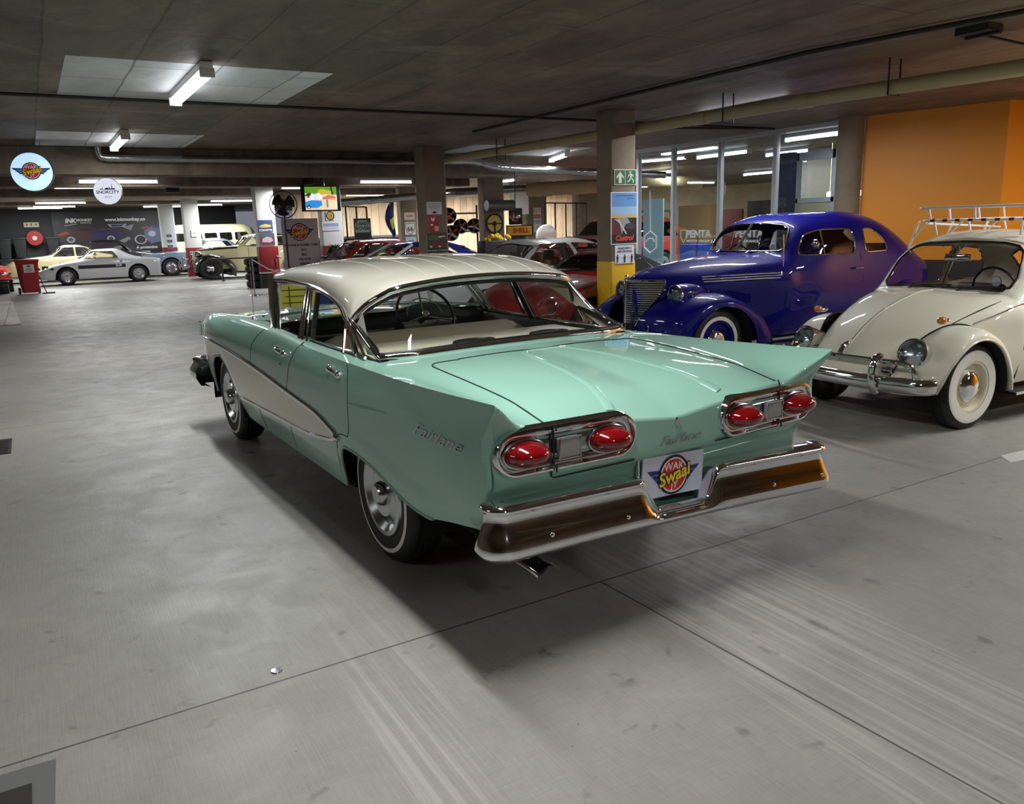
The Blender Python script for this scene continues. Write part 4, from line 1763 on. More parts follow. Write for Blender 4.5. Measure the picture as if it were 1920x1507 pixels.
        L = [(1.92, .600, .945), (2.1, .585, .905), (2.3, .535, .83), (2.5, .49, .745), (2.7, .435, .63), (2.85, .385, .53), (2.96, .33, .45), (2.99, .25, .40)]
        sm.tube([(float(p[0]), sg * (float(p[1]) + .004), float(p[2]) + .006) for p in spl(L, 5)], .0045, 6)
        sm.obj('bonnet_seam', R)
        hn = MB(BLACK)
        hn.ball((2.94, sg * .40, .475), (.02, .055, .022), 12, 6)
        hn.use(CHROME)
        for k in range(-3, 4):
            hn.box(2.95, 2.966, sg * .40 + k * .013 - .003, sg * .40 + k * .013 + .003, .457, .493)
        hn.obj('horn_grille', R)
    # centre rib and handle on the bonnet
    ri = MB(IVORY)
    cz = K[5][1]
    fz = pch(cz)
    ri.tube([(x, 0, fz(x) + .001) for x in np.linspace(1.92, 2.93, 40)], .011, 8, flat=(.5, 1), up=(0, 0, 1))
    ri.obj('bonnet_rib', R, angle=80)
    ch = MB(CHROME)
    ch.tube([(x, 0, fz(x) + .007) for x in np.linspace(2.2, 2.88, 30)], .0045, 6)
    ch.obj('bonnet_strip', R)
    ch = MB(CHROME)
    ch.tube(spl([(2.915, .0, .645), (2.975, 0, .625), (3.01, 0, .57), (3.0, 0, .515)], 5), [.012] + [.020] * 14 + [.014], 8)
    ch.obj('bonnet_handle', R)
    # apron under the bonnet
    ap = MB(IVORY)
    ap.grid([[(x - .30 * (abs(y) / .55)**2.5, y, z) for y in np.linspace(-.55, .55, 21)] for x, z in ((2.98, .46), (2.98, .41), (2.95, .375), (2.88, .36))])
    ap.obj('front_apron', R, angle=80)
    # bumper
    b = MB(CHROME)
    cv = lambda y: 3.10 - .16 * (abs(y) / .82)**2.2
    P = [(cv(y), y, .395) for y in np.linspace(-.68, .68, 41)]
    P = [(P[0][0] - .12, -.745, .395), (P[0][0] - .04, -.725, .395)] + P + [(P[-1][0] - .04, .725, .395), (P[-1][0] - .12, .745, .395)]
    b.tube(P, .060, 12, flat=(1.0, .55), up=(0, 0, 1))
    ob = b.obj('front_bumper', R, angle=80)
    for sg in (1, -1):
        o_ = MB(CHROME)
        y = sg * .40
        o_.tube(spl([(cv(y) + .01, y, .32), (cv(y) + .055, y, .38), (cv(y) + .06, y, .48), (cv(y) + .03, y, .58), (cv(y) - .03, y, .605)], 5), [.030] * 20 + [.022], 10, flat=(.8, 1.1), up=(1, 0, 0))
        o_.obj('overrider', ob)
    rl = MB(CHROME)
    y1 = .64
    rl.tube(spl([(cv(-y1) - .03, -y1 - .02, .42), (cv(-y1) - .01, -y1 - .02, .50), (cv(y1) - .0, -y1 + .04, .555), (3.06, -.4, .565), (3.10, 0, .565), (3.06, .4, .565), (cv(y1) - .0, y1 - .04, .555), (cv(y1) - .01, y1 + .02, .50), (cv(y1) - .03, y1 + .02, .42)], 6), .019, 10)
    rl.obj('bumper_rail', ob)
    # inside
    i = MB(DARK)
    i.box(-.5, 2.2, -.50, .50, .22, .30)
    for sg in (1, -1):
        i.grid([[(2.4 + .37 * math.cos(a), sg * y, .33 + .37 * math.sin(a)) for a in np.linspace(-.2, PI + .2, 14)] for y in (.78, .50)])
        i.grid([[(2.4 + r * math.cos(a), sg * .50, .33 + r * math.sin(a)) for a in np.linspace(-.2, PI + .2, 14)] for r in (.37, .01)])
    i.obj('underbody', R)
    d = MB(BLACK)
    d.box(1.60, 1.82, -.58, .58, .88, .975, .02)
    d.tube([(1.50 + .13 * math.cos(a) * .35, .28 + .19 * math.sin(a), 1.0 + .19 * math.cos(a)) for a in np.linspace(0, 2 * PI, 30, endpoint=False)], .010, 8, closed=True)
    d.obj('dashboard', R)
    for y in (-.30, .30):
        s_ = MB(mat('dark_red_seat', (58, 24, 24), .6))
        s_.box(.72, .84, y - .24, y + .24, .5, .99, .05)
        s_.obj('front_seat', R)
    s_ = MB(mat('dark_red_seat', (58, 24, 24), .6))
    s_.box(.0, .16, -.52, .52, .5, .90, .05)
    s_.obj('rear_seat', R)
    mr = MB(CHROME)
    mr.box(1.57, 1.60, -.14, .10, 1.235, 1.30, .012)
    mr.tube([(1.585, 0, 1.30), (1.60, 0, 1.37)], .006, 6)
    mr.obj('rear_view_mirror', R)
    sk = MB(mat('licence_disc', (170, 176, 178), .5))
    sk.use(BLACK)
    sk.lathe([(.045, 0), (.001, .001)], 24, 'x', (1.745, .44, 1.09))
    sk.use(mat('licence_disc', (170, 176, 178), .5))
    sk.lathe([(.040, .003), (.001, .004)], 24, 'x', (1.745, .44, 1.09))
    sk.obj('licence_disc', R)
    for sg, y in ((1, .20), (1, -.25)):
        w = MB(BLACK)
        w.tube([(1.90, y, 1.015), (1.84, y + .10, 1.045), (1.80, y + .34, 1.05)], .006, 6)
        w.obj('wiper', R)
    # roof rack
    k = MB(mat('white_rack_enamel', (228, 226, 220), .35))
    k.tube([(.15, -.56, 1.50), (1.30, -.56, 1.56)], .011, 8)
    ro = []
    hw, xf, xb = .55, 1.42, .05
    lo_z, hi_z = 1.585, 1.70
    low = [(xf, -hw + .08), (xf, hw - .08), (xf - .08, hw), (xb, hw), (xb, -hw), (xf - .08, -hw)]
    for z, ex, ey in ((lo_z, 0, 0), (hi_z, .02, .03)):
        k.tube([(x + (ex if x > 1 else 0), y + (ey if y > 0 else -ey), z + (.02 if z > 1.7 and abs(y) < .3 else 0)) for x, y in dens(low, .2)], .011, 8, closed=True)
    for x, y in ((xf, -.42), (xf, 0), (xf, .42), (.95, -hw), (.95, hw), (.5, -hw), (.5, hw), (.1, -hw), (.1, hw)):
        k.tube([(x, y, lo_z), (x + (.02 if x > 1.3 else 0), y * 1.04, hi_z)], .009, 6)
    for x in (xf - .02, .9, .35):
        for sg in (1, -1):
            k.tube([(x + .06, sg * .60, 1.335), (x, sg * hw, lo_z)], .011, 8)
            k.tube([(x - .02, sg * .38, 1.455), (x, sg * .40, lo_z)], .010, 8)
            k.tube([(x + .04, sg * .585, 1.42), (x, sg * .44, lo_z)], .007, 6)
    for y in np.linspace(-.4, .4, 5):
        k.tube([(xb, y, lo_z), (xf, y, lo_z)], .007, 6)
    k.obj('roof_rack', R)
    for n_, y in enumerate(np.linspace(-.40, .44, 8)):
        dk = MB(mat('red_strap', (90, 24, 24), .6))
        dk.tube([(xf, y - .022, lo_z + .001), (xf, y + .022, lo_z + .001)], .0125, 8)
        dk.obj('rack_band', R)
    return R
NAVY = mat('royal_blue_paint', (3, 5, 104), .5, 0, .7, spec=.1)


def coupe():
    R = thing('coupe_car', 'deep blue 1930s coupe with vertical chrome grille and rounded wings beside the yellow-based column', 'car', (3.0348, -6.7004, 0), math.radians(87), scale=.97)
    K = [
        ([(-.86, .30), (-.5, .62), (.2, .72), (1.9, .72), (2.3, .60), (2.8, .42), (3.2, .30), (3.5, .10)], [(-.86, .50), (0, .36), (2.0, .34), (3.5, .42)]),
        ([(-.86, .38), (-.5, .68), (.2, .79), (1.2, .80), (1.9, .765), (2.3, .60), (2.8, .44), (3.1, .33), (3.3, .26), (3.5, .08)], [(-.86, .62), (0, .66), (3.2, .62), (3.5, .60)]),
        ([(-.86, .40), (-.5, .66), (.2, .765), (1.2, .775), (1.9, .71), (2.3, .58), (2.8, .47), (3.1, .37), (3.25, .30), (3.42, .16), (3.5, .08)],
         [(-.86, .85), (-.5, 1.03), (.2, 1.14), (1.2, 1.155), (1.9, 1.14), (2.8, 1.02), (3.2, .96), (3.5, .90)]),
        ([(-.86, .32), (-.5, .52), (-.2, .56), (.4, .60), (1.2, .63), (1.62, .60), (1.80, .60), (1.95, .56), (2.3, .47), (2.8, .38), (3.1, .31), (3.25, .25), (3.42, .14), (3.5, .06)],
         [(-.86, .92), (-.5, 1.13), (-.25, 1.27), (0, 1.40), (.3, 1.50), (.8, 1.54), (1.3, 1.53), (1.58, 1.50), (1.70, 1.42), (1.86, 1.235), (1.95, 1.20), (2.3, 1.165), (2.8, 1.10), (3.2, 1.03), (3.42, .97), (3.5, .94)]),
        ([(-.86, .18), (0, .36), (.8, .40), (1.6, .38), (2.3, .26), (3.2, .15), (3.5, .05)],
         [(-.86, .95), (-.5, 1.18), (-.25, 1.36), (0, 1.51), (.3, 1.61), (.8, 1.655), (1.3, 1.64), (1.62, 1.575), (1.76, 1.44), (1.94, 1.245), (2.0, 1.225), (2.3, 1.205), (2.8, 1.15), (3.2, 1.09), (3.42, 1.02), (3.5, .96)]),
        (0.0,
         [(-.86, .96), (-.5, 1.19), (-.3, 1.35), (0, 1.53), (.3, 1.635), (.8, 1.675), (1.3, 1.66), (1.64, 1.595), (1.78, 1.45), (1.98, 1.245), (2.06, 1.225), (2.3, 1.215), (2.8, 1.165), (3.2, 1.105), (3.42, 1.04), (3.5, .97)]),
    ]
    H = Hull(K, -.86, 3.5, .03, seg=[6, 6, 9, 6, 6], extra=[1.6, 1.64, 1.68, 1.72, 1.76, 1.8, 1.84, 1.88, 1.92, 1.96, 2.0])
    ws = [(.018, 1.25), (.42, 1.25), (.56, 1.255), (.585, 1.28), (.575, 1.34), (.545, 1.45), (.51, 1.50), (.44, 1.53), (.2, 1.555), (.018, 1.56)]
    ws = [(0, 1.25)] + ws[1:-1] + [(0, 1.56)]
    rw = [(0, 1.25), (.26, 1.25), (.34, 1.30), (.34, 1.40), (.26, 1.45), (0, 1.46)]
    door = rpoly([(1.74, 1.205), (.87, 1.195), (.87, 1.455), (1.0, 1.475), (1.38, 1.475), (1.62, 1.42)], .08)
    quart = rpoly([(.70, 1.20), (.30, 1.205), (.36, 1.36), (.50, 1.46), (.68, 1.48)], .07)
    shell(R, H, NAVY, [door, quart], (ws, 1.5), (rw, .4), trim=CHROME, tr=.008, ftrim=BLACK)
    po = MB(BLACK)
    po.tube([(1.99, 0, 1.245), (1.72, 0, 1.56)], .016, 8)
    po.obj('windscreen_post', R)
    # wings: big teardrops
    F1 = pch([(-50, .50), (-25, .62), (0, .72), (20, .74), (45, .62), (70, .53), (90, .50), (115, .50), (140, .55), (165, .68), (185, .78), (200, .80)])
    Fi = pch([(-50, .44), (0, .40), (60, .375), (100, .375), (140, .40), (170, .45), (200, .50)])
    yo = pch([(-50, .60), (-20, .72), (20, .80), (60, .835), (120, .84), (160, .84), (200, .82)])
    yi = pch([(-50, .20), (0, .24), (30, .33), (60, .42), (90, .50), (120, .56), (150, .66), (200, .74)])
    for sg in (1, -1):
        m = MB(NAVY)
        rows = []
        for a in np.linspace(-45, 196, 70):
            c, s_ = math.cos(math.radians(a)), math.sin(math.radians(a))
            ro, ri, y1, y0 = F1(a), Fi(a), yo(a), yi(a)
            row = []
            for u in np.linspace(0, PI / 2, 20):
                rr = ri + (ro - ri) * math.cos(u)**.7
                yy = y0 + (y1 - y0) * math.sin(u)
                row.append((2.86 + rr * c, sg * yy, .36 + rr * s_))
            row.append((2.86 + (ri) * c, sg * (y1 - .02), .36 + (ri) * s_))
            rows.append(row)
        m.grid(rows)
        m.tube([r[19] for r in rows], .010, 6)
        m.obj('front_wing', R, angle=70)
        m = MB(NAVY)
        rows = []
        for a in np.linspace(-5, 200, 50):
            c, s_ = math.cos(math.radians(a)), math.sin(math.radians(a))
            ro = .52 + .22 * sstep(100, 175, a) + .05 * sstep(40, 0, a)
            row = []
            for u in np.linspace(0, PI / 2, 16):
                rr = .38 + (ro - .38) * math.cos(u)**.7
                yy = (.60 - .25 * sstep(110, 180, a)) + (.26) * math.sin(u)
                row.append((rr * c, sg * yy, .36 + rr * s_))
            rows.append(row)
        m.grid(rows)
        m.obj('rear_wing', R, angle=70)
        rb = MB(BLACK)
        rb.box(.42, 2.2, *sorted((sg * .70, sg * .86)), .26, .285, .01)
        rb.use(CHROME)
        rb.box(.42, 2.2, *sorted((sg * .855, sg * .865)), .265, .285)
        rb.obj('running_board', R)
        # headlamp pods
        p = MB(NAVY)
        p.tube([(2.82, sg * .47, .86), (2.95, sg * .48, .87), (3.10, sg * .49, .86), (3.20, sg * .49, .85), (3.235, sg * .49, .848)], [.02, .075, .108, .115, .112], 20, caps=False)
        p.tube([(3.0, sg * .33, .84), (3.05, sg * .48, .84)], .05, 10)
        p.obj('headlamp_pod', R)
        round_lamp(R, (3.25, sg * .49, .848), .104, (1, .08 * sg, .02), deep=.02)
        round_lamp(R, (3.56, sg * .40, .53), .055, (1, 0, 0), 'fog_lamp', deep=.04)
        for xc in (0, 2.86):
            wheel(R, xc, sg * .655, .355, .165, sg, .215, (.222, .262), 'dome', rimmat=NAVY)
        # speed louvres on the bonnet side
        t = MB(CHROME)
        for k in range(3):
            z0 = .985 + .026 * (k - 1)
            t.tube(H.onto([(x, z0 - .012 * (x - 2.0) + .02) for x in np.linspace(2.02 , 2.86, 16)], (0, 2), lambda g: g[1] > .2, .006, sg), .008, 6, flat=(1, .6), up=(0, 0, 1))
        t.obj('bonnet_louvre', R)
        q = MB(SEAM)
        q.tube(H.onto([(1.86, 1.20), (1.90, 1.0), (1.93, .8), (1.94, .6), (1.93, .40)], (0, 2), lambda g: g[1] > .4, .001, sg), .004, 6)
        q.obj('door_seam', R)
        q = MB(SEAM)
        q.tube(H.onto([(.80, 1.44), (.79, 1.15), (.77, .9), (.70, .6), (.60, .42)], (0, 2), lambda g: g[1] > .4, .001, sg), .004, 6)
        q.obj('door_seam', R)
        hd = MB(CHROME)
        yy = H.side(.86, 1.03)
        hd.tube([(.93, sg * (yy + .03), 1.035), (.80, sg * (yy + .03), 1.03)], .011, 8)
        hd.tube([(.91, sg * yy, 1.035), (.91, sg * (yy + .03), 1.035)], .009, 8)
        hd.obj('door_handle', R)
        sm = MB(CHROME)
        sm.tube([(1.55, sg * .70, 1.24), (1.58, sg * .80, 1.30)], .006, 6)
        sm.ball((1.585, sg * .82, 1.32), (.018, .055, .055), 14, 8)
        sm.obj('wing_mirror', R)
        pn = MB(BLACK if sg < 0 else CHROME)
        pn.tube([(1.94, sg * .70, 1.44), (1.97, sg * .745, .85)], .005, 6)
        pn.obj('aerial', R)
        ve = MB(CHROME)
        ve.tube(H.onto([(1.36, 1.20), (1.36, 1.47)], (0, 2), lambda g: g[1] > .4, .001, sg), .007, 6)
        ve.obj('quarter_vent_bar', R)
    # grille
    g = MB(mat('grille_shadow', (30, 30, 32), .6))
    rows = []
    hz = lambda z: .09 + .25 * sstep(.42, .98, z)
    def gp(z, f, o=0.0):
        w = hz(z)
        return (3.53 - .02 * (z - .4) - .27 * (w * abs(f) / .35)**1.4 + o, w * f, z)
    g.grid([[gp(z, f) for f in np.linspace(-1, 1, 15)] for z in np.linspace(.40, 1.0, 13)])
    go = g.obj('grille', R)
    c = MB(CHROME)
    for z in np.linspace(.43, .98, 24):
        c.tube([gp(z, f, .008) for f in np.linspace(-1, 1, 17)], .0055, 6)
    c.obj('grille_bars', go)
    c = MB(CHROME)
    c.tube([gp(z, 0, .014) for z in np.linspace(.38, 1.02, 14)], .012, 8)
    edge = [gp(z, 1, .004) for z in np.linspace(.40, 1.0, 13)] + [gp(1.0, f, .008) for f in np.linspace(1, -1, 17)] + [gp(z, -1, .004) for z in np.linspace(1.0, .40, 13)]
    c.tube(edge, .012, 8)
    c.obj('grille_surround', go)
    nb = MB(CHROME)
    nb.ball((3.52, 0, 1.03), (.03, .02, .03), 12, 8)
    nb.tube([(x, 0, pch(K[5][1])(x) + .004) for x in np.linspace(2.1, 3.45, 30)], .006, 6)
    nb.obj('bonnet_ornament', R)
    bb = MB(CHROME)
    bb.tube([(3.80 - .16 * (abs(y) / .8)**2, y, .46) for y in np.linspace(-.80, .80, 30)], .055, 12, flat=(1, .4), up=(0, 0, 1))
    for y in (.28, -.28):
        bb.tube([(3.79, y, .36), (3.83, y, .47), (3.79, y, .58)], .03, 8)
    bb.obj('front_bumper', R, angle=80)
    u = MB(DARK)
    u.box(-.8, 3.2, -.55, .55, .28, .40)
    for sg in (1, -1):
        u.grid([[(2.86 + r * math.cos(a), sg * .52, .36 + r * math.sin(a)) for a in np.linspace(-.2, PI + .2, 14)] for r in (.40, .01)])
        u.grid([[(2.86 + .40 * math.cos(a), sg * y, .36 + .40 * math.sin(a)) for a in np.linspace(-.2, PI + .2, 14)] for y in (.82, .52)])
    u.obj('underbody', R)
    s_ = MB(DARK)
    s_.box(.60, .85, -.6, .6, .5, 1.12, .05)
    s_.obj('bench_seat', R)
    d = MB(BLACK)
    d.box(1.78, 1.9, -.6, .6, 1.05, 1.19, .02)
    d.tube([(1.62 + .05 * math.cos(a), -.3 + .2 * math.sin(a), 1.12 + .19 * math.cos(a)) for a in np.linspace(0, 2 * PI, 30, endpoint=False)], .010, 8, closed=True)
    d.obj('dashboard', R)
    for y in (.24, -.24):
        w = MB(SILVER)
        w.tube([(2.05, y, 1.235), (2.0, y, 1.26), (1.90, y + .18, 1.34)], .006, 6)
        w.obj('wiper', R)
    k = MB(mat('licence_disc', (170, 176, 178), .5))
    k.ball((1.86, .47, 1.30), (.006, .038, .038), 16, 8)
    k.obj('licence_disc', R)
    return R
# ================================================================ the other cars in the hall
def gcar(label, x, y, deg, wb, pm, W, BZ, CZ, RW, x0, x1, sides=(), front=None, rear=None, zb=.24, zm=.5, wr=.31, tw=.17, track=None, cap='dome', rimmat=None,
         trim=CHROME, scale=1.0, arch=None, drop=.10, glassm=None, name='parked_car', bumpers=True, ww=None, group=None, seats=None, dx=.05, archf=1.0, panels=()):
    R = thing(name, label, 'car', (x, y, 0), math.radians(deg), group, scale)
    w, b, c, r = pch(W), pch(BZ), pch(CZ), pch(RW)
    xs = sorted({p[0] for p in W + BZ + CZ + RW})
    cant = lambda q: max(b(q) + .01 * 0, c(q) - drop * sstep(.05, .30, c(q) - b(q)) - .02)
    K = [([(q, w(q) * .92) for q in xs], zb), ([(q, w(q)) for q in xs], zm),
         ([(q, w(q) * .965) for q in xs], [(q, b(q)) for q in xs]),
         ([(q, min(r(q), w(q) * .93)) for q in xs], [(q, cant(q)) for q in xs]),
         ([(q, r(q) * .55) for q in xs], [(q, c(q) - .018) for q in xs]),
         (0.0, [(q, c(q)) for q in xs])]
    ar = arch or wr + .05
    H = Hull(K, x0, x1, dx, seg=[4, 5, 6, 4, 4], arches=[(0, ar, wr, archf), (wb, ar, wr, archf)], extra=[p[0] for p in CZ])
    shell(R, H, pm, sides, front, rear, trim=trim, tr=.009, ftrim=BLACK, glassm=glassm, panels=panels)
    tk = track or w(wb) - tw / 2 - .02
    for sg in (1, -1):
        for xc in (0, wb):
            wheel(R, xc, sg * tk, wr, tw, sg, wr * .62, ww, cap, rimmat=rimmat)
    u = MB(DARK)
    u.box(x0 + .2, x1 - .2, -tk + .12, tk - .12, zb - .02, zb + .10)
    for sg in (1, -1):
        for xc in (0, wb):
            u.grid([[(xc + q * math.cos(a), sg * (tk - .11), wr + q * math.sin(a)) for a in np.linspace(-.2, PI + .2, 12)] for q in (ar + .01, .01)])
            u.grid([[(xc + (ar + .005) * math.cos(a), sg * yy, wr + (ar + .005) * math.sin(a)) for a in np.linspace(-.2, PI + .2, 12)] for yy in (w(xc) - .02, tk - .11)])
    u.obj('underbody', R)
    if bumpers:
        for xe, nm, s in ((x1, 'front_bumper', 1), (x0, 'rear_bumper', -1)):
            m = MB(CHROME)
            hw = w(xe) * .98 if w(xe) > .5 else w(xe - s * .3) * .97
            P = [(xe + s * (.06 - .14 * (abs(yy) / hw)**3), yy, .44) for yy in np.linspace(-hw, hw, 19)]
            m.tube(P, .05, 8, flat=(1, .5), up=(0, 0, 1))
            m.obj(nm, R, angle=80)
    if seats:
        st = MB(seats)
        for sx in (.55, 1.25):
            for sy in (-.33, .33):
                st.box(sx, sx + .14, sy - .23, sy + .23, .4, b(1.0) + .12, .05)
        st.obj('seats', R)
    return R, H, w, b, c


def headlamps(R, pts, r, nrm=(1, 0, 0)):
    for x, y, z in pts:
        for s in (1, -1):
            round_lamp(R, (x, s * y, z), r, (nrm[0], s * nrm[1], nrm[2]), deep=.05)


def build_cars():
    SIL = paint('silver_wedge_paint', (206, 208, 212), .3)
    # low silver wedge
    R, H, w, b, c = gcar('low silver wedge-shaped two-seater with a black side stripe beside the red wheelie bin', 28.7, -1.14, 90, 2.24, SIL,
        [(-.75, .66), (-.6, .76), (0, .785), (1.2, .77), (2.24, .78), (2.9, .72), (3.05, .62)], [(-.75, .78), (0, .82), (1.2, .80), (1.9, .78), (2.5, .68), (3.05, .48)],
        [(-.75, .80), (-.2, .86), (.2, .98), (.5, 1.14), (.65, 1.19), (1.25, 1.17), (1.95, .82), (2.5, .71), (3.05, .50)],
        [(-.75, .62), (.2, .60), (.6, .53), (1.25, .52), (1.95, .64), (3.05, .5)], -.75, 3.05,
        [rpoly([(.60, .85), (.74, 1.09), (1.22, 1.09), (1.72, .87)], .04)], ([(0, .87), (.55, .87), (.47, 1.10), (0, 1.12)], 1.1), zb=.20, zm=.45, wr=.295, cap='slots', seats=mat("tan_seat_leather", (196, 176, 140), .6), dx=.04)
    for s in (1, -1):
        m = MB(BLACK)
        rows = []
        for q in np.linspace(-.40, 2.0, 40):
            if q < .34 and False:
                continue
            rows.append([(q, s * (H.side(q, z) + .006), z) for z in (.535, .60, .65)])
        rows = [r for r in rows if r[0][0] > .36 and r[0][0] < 1.88]
        m.grid(rows)
        m.grid([[(q, s * (H.side(q, z) + .006), z) for z in (.535, .60, .65)] for q in np.linspace(2.62, 2.95, 6)])
        m.use(mat('stripe_white', (230, 230, 230), .5))
        m.text('X1/9', .095, (.62, s * (H.side(.62, .6) + .009), .60), (-s, 0, 0), (0, 0, 1), bold=.004)
        m.box(.46, .475, *sorted((s * (w(.46) + .0), s * (w(.46) + .006))), .56, .65)
        m.obj('side_stripe', R)
        v = MB(BLACK)
        for q in (.50, .545):
            v.box(q, q + .03, *sorted((s * (H.side(q, .74)), s * (H.side(q, .74) + .004))), .715, .765)
        v.obj('side_vent', R)
    # cream coupe
    PC = paint('pale_cream_paint', (228, 216, 164), .35)
    gcar('pale cream 1960s coupe parked behind the silver wedge car', 31.6, -.34, 90, 2.5, PC,
        [(-1.0, .60), (-.6, .76), (0, .80), (1.5, .82), (2.5, .80), (3.1, .70), (3.3, .55)], [(-1.0, .70), (0, .86), (1.0, .86), (1.8, .88), (2.5, .84), (3.0, .74), (3.3, .60)],
        [(-1.0, .74), (-.5, .90), (0, 1.0), (.5, 1.22), (.9, 1.33), (1.3, 1.33), (1.9, .96), (2.5, .90), (3.0, .80), (3.3, .64)],
        [(-1.0, .5), (0, .60), (.6, .54), (1.3, .54), (1.9, .66), (3.3, .5)], -1.0, 3.3,
        [rpoly([(.25, .93), (.62, 1.22), (.95, 1.25), (.95, .92)], .04), rpoly([(1.02, .92), (1.02, 1.25), (1.32, 1.24), (1.72, .93)], .04)],
        ([(0, .99), (.56, .98), (.48, 1.24), (0, 1.27)], 1.2), ([(0, 1.0), (.45, 1.0), (.4, 1.2), (0, 1.22)], .5), seats=DARK)
    gcar('black saloon hidden behind the cream coupe below the mural', 34.75, -1.65, 90, 2.6, paint('black_paint', (14, 14, 16), .3),
        [(-1.0, .65), (0, .82), (2.6, .80), (3.3, .6)], [(-1.0, .80), (0, .92), (2.0, .92), (3.3, .75)],
        [(-1.0, .84), (-.3, .98), (.3, 1.35), (.7, 1.47), (1.4, 1.46), (2.0, 1.02), (2.6, .96), (3.3, .8)],
        [(-1.0, .5), (.3, .58), (1.4, .56), (2.0, .66), (3.3, .5)], -1.0, 3.3, [rpoly([(.1, .98), (.45, 1.34), (1.4, 1.34), (1.85, .98)], .06)],
        ([(0, 1.05), (.56, 1.04), (.48, 1.36), (0, 1.39)], 1.3), dx=.08)
    # long light blue coupe
    gcar('long steel blue coupe with wire-look wheel between the silver wedge and the black-winged saloon', 31.7, -5.4, 90, 2.75, paint('steel_blue_paint', (120, 146, 168), .3),
        [(-1.1, .62), (-.5, .80), (0, .84), (2.75, .84), (3.5, .72), (3.85, .5)], [(-1.1, .80), (0, .90), (1.8, .90), (2.75, .88), (3.4, .82), (3.85, .68)],
        [(-1.1, .84), (-.4, .95), (.1, 1.15), (.5, 1.36), (.9, 1.42), (1.3, 1.40), (1.95, .99), (2.75, .93), (3.5, .85), (3.85, .70)],
        [(-1.1, .5), (.1, .58), (1.3, .56), (1.95, .68), (3.85, .42)], -1.1, 3.85,
        [rpoly([(.2, .97), (.5, 1.28), (1.25, 1.30), (1.75, .97)], .05)], ([(0, 1.02), (.58, 1.01), (.48, 1.30), (0, 1.33)], 1.2), ([(0, 1.05), (.45, 1.05), (.4, 1.25), (0, 1.28)], .5),
        cap='disc', wr=.34, seats=DARK)
    # black-winged cream saloon of the 1940s
    TC = paint('traction_cream_paint', (214, 206, 160), .35)
    BP = paint('gloss_black_paint', (14, 14, 16), .25)
    R, H, w, b, c = gcar('cream and black 1940s saloon with swept wings and big chrome headlamps', 27.3, -6.42, 90, 3.1, TC,
        [(-.9, .5), (0, .62), (.8, .66), (2.0, .62), (2.6, .45), (3.2, .32), (3.5, .22)], [(-.9, .85), (0, 1.02), (1.9, 1.04), (2.3, 1.04), (3.0, 1.0), (3.5, .95)],
        [(-.9, .9), (-.2, 1.3), (.3, 1.50), (1.0, 1.56), (1.6, 1.52), (2.12, 1.14), (2.6, 1.12), (3.3, 1.06), (3.5, 1.0)],
        [(-.9, .35), (0, .5), (.6, .55), (1.6, .52), (2.1, .52), (3.0, .26), (3.5, .14)], -.9, 3.5,
        [rpoly([(.25, 1.10), (.35, 1.42), (.92, 1.44), (.92, 1.10)], .05), rpoly([(1.0, 1.10), (1.0, 1.44), (1.55, 1.42), (1.85, 1.12)], .05)],
        ([(0, 1.18), (.46, 1.17), (.44, 1.42), (0, 1.45)], 1.5), wr=.37, cap='dome', rimmat=BP, bumpers=False, track=.67, arch=.30, seats=DARK, panels=[([(2.08, 1.045), (3.6, .99), (3.6, 1.3), (2.08, 1.3)], BP, 'bonnet_top'), ([(-.3, 1.47), (1.75, 1.47), (1.75, 1.7), (-.3, 1.7)], BP, 'roof_panel')])
    for sg in (1, -1):
        for xc, ra in ((3.1, .52), (0, .50)):
            m = MB(BP)
            rows = []
            for a in np.linspace(-12, 200, 40):
                cc, ss = math.cos(math.radians(a)), math.sin(math.radians(a))
                ro = ra + (.45 * sstep(110, 190, a) if xc > 1 else .25 * sstep(110, 190, a))
                ri = .42 + (.30 * sstep(140, 200, a) if xc > 1 else 0)
                rows.append([(xc + (ri + (ro - ri) * math.cos(t)**.7) * cc, sg * (.32 + (.18 if xc < 1 else .0) + (.50 - (.18 if xc < 1 else 0)) * math.sin(t)), .38 + (ri + (ro - ri) * math.cos(t)**.7) * ss)
                             for t in np.linspace(0, PI / 2, 12)])
            m.grid(rows)
            m.obj('wing', R, angle=70)
        p = MB(CHROME)
        p.tube([(3.30, sg * .52, .88), (3.42, sg * .52, .885), (3.50, sg * .52, .885)], [.03, .10, .105], 16)
        p.tube([(3.45, sg * .28, .80), (3.42, sg * .52, .84)], .018, 8)
        p.obj('headlamp_pod', R)
        round_lamp(R, (3.51, sg * .52, .885), .10, (1, 0, 0), deep=.02)
    m = MB(CHROME)
    for k in range(7):
        m.tube([(3.54, -.14 + .047 * k, .50), (3.50, -.12 + .04 * k, .98)], .008, 6)
    m.obj('grille', R)
    m = MB(CHROME)
    m.tube([(3.95 - .16 * (abs(yy) / .8)**2, yy, .50) for yy in np.linspace(-.8, .8, 20)], .05, 8, flat=(1, .5), up=(0, 0, 1))
    for yy in (.35, -.35):
        m.tube([(3.93, yy, .38), (3.97, yy, .50), (3.93, yy, .68)], .025, 8)
        m.ball((3.80, yy * 1.3, .72), (.05, .06, .06), 12, 8)
    m.obj('front_bumper', R, angle=80)
    # forward-control bus
    BUS = paint('bus_cream_paint', (222, 218, 178), .4)
    sidew = [rpoly([(a, 1.30), (a, 1.62), (a + .50, 1.62), (a + .50, 1.30)], .05) for a in (-.70, -.10, .52, 1.14)] + [rpoly([(1.78, 1.30), (1.78, 1.62), (2.30, 1.62), (2.42, 1.30)], .05)]
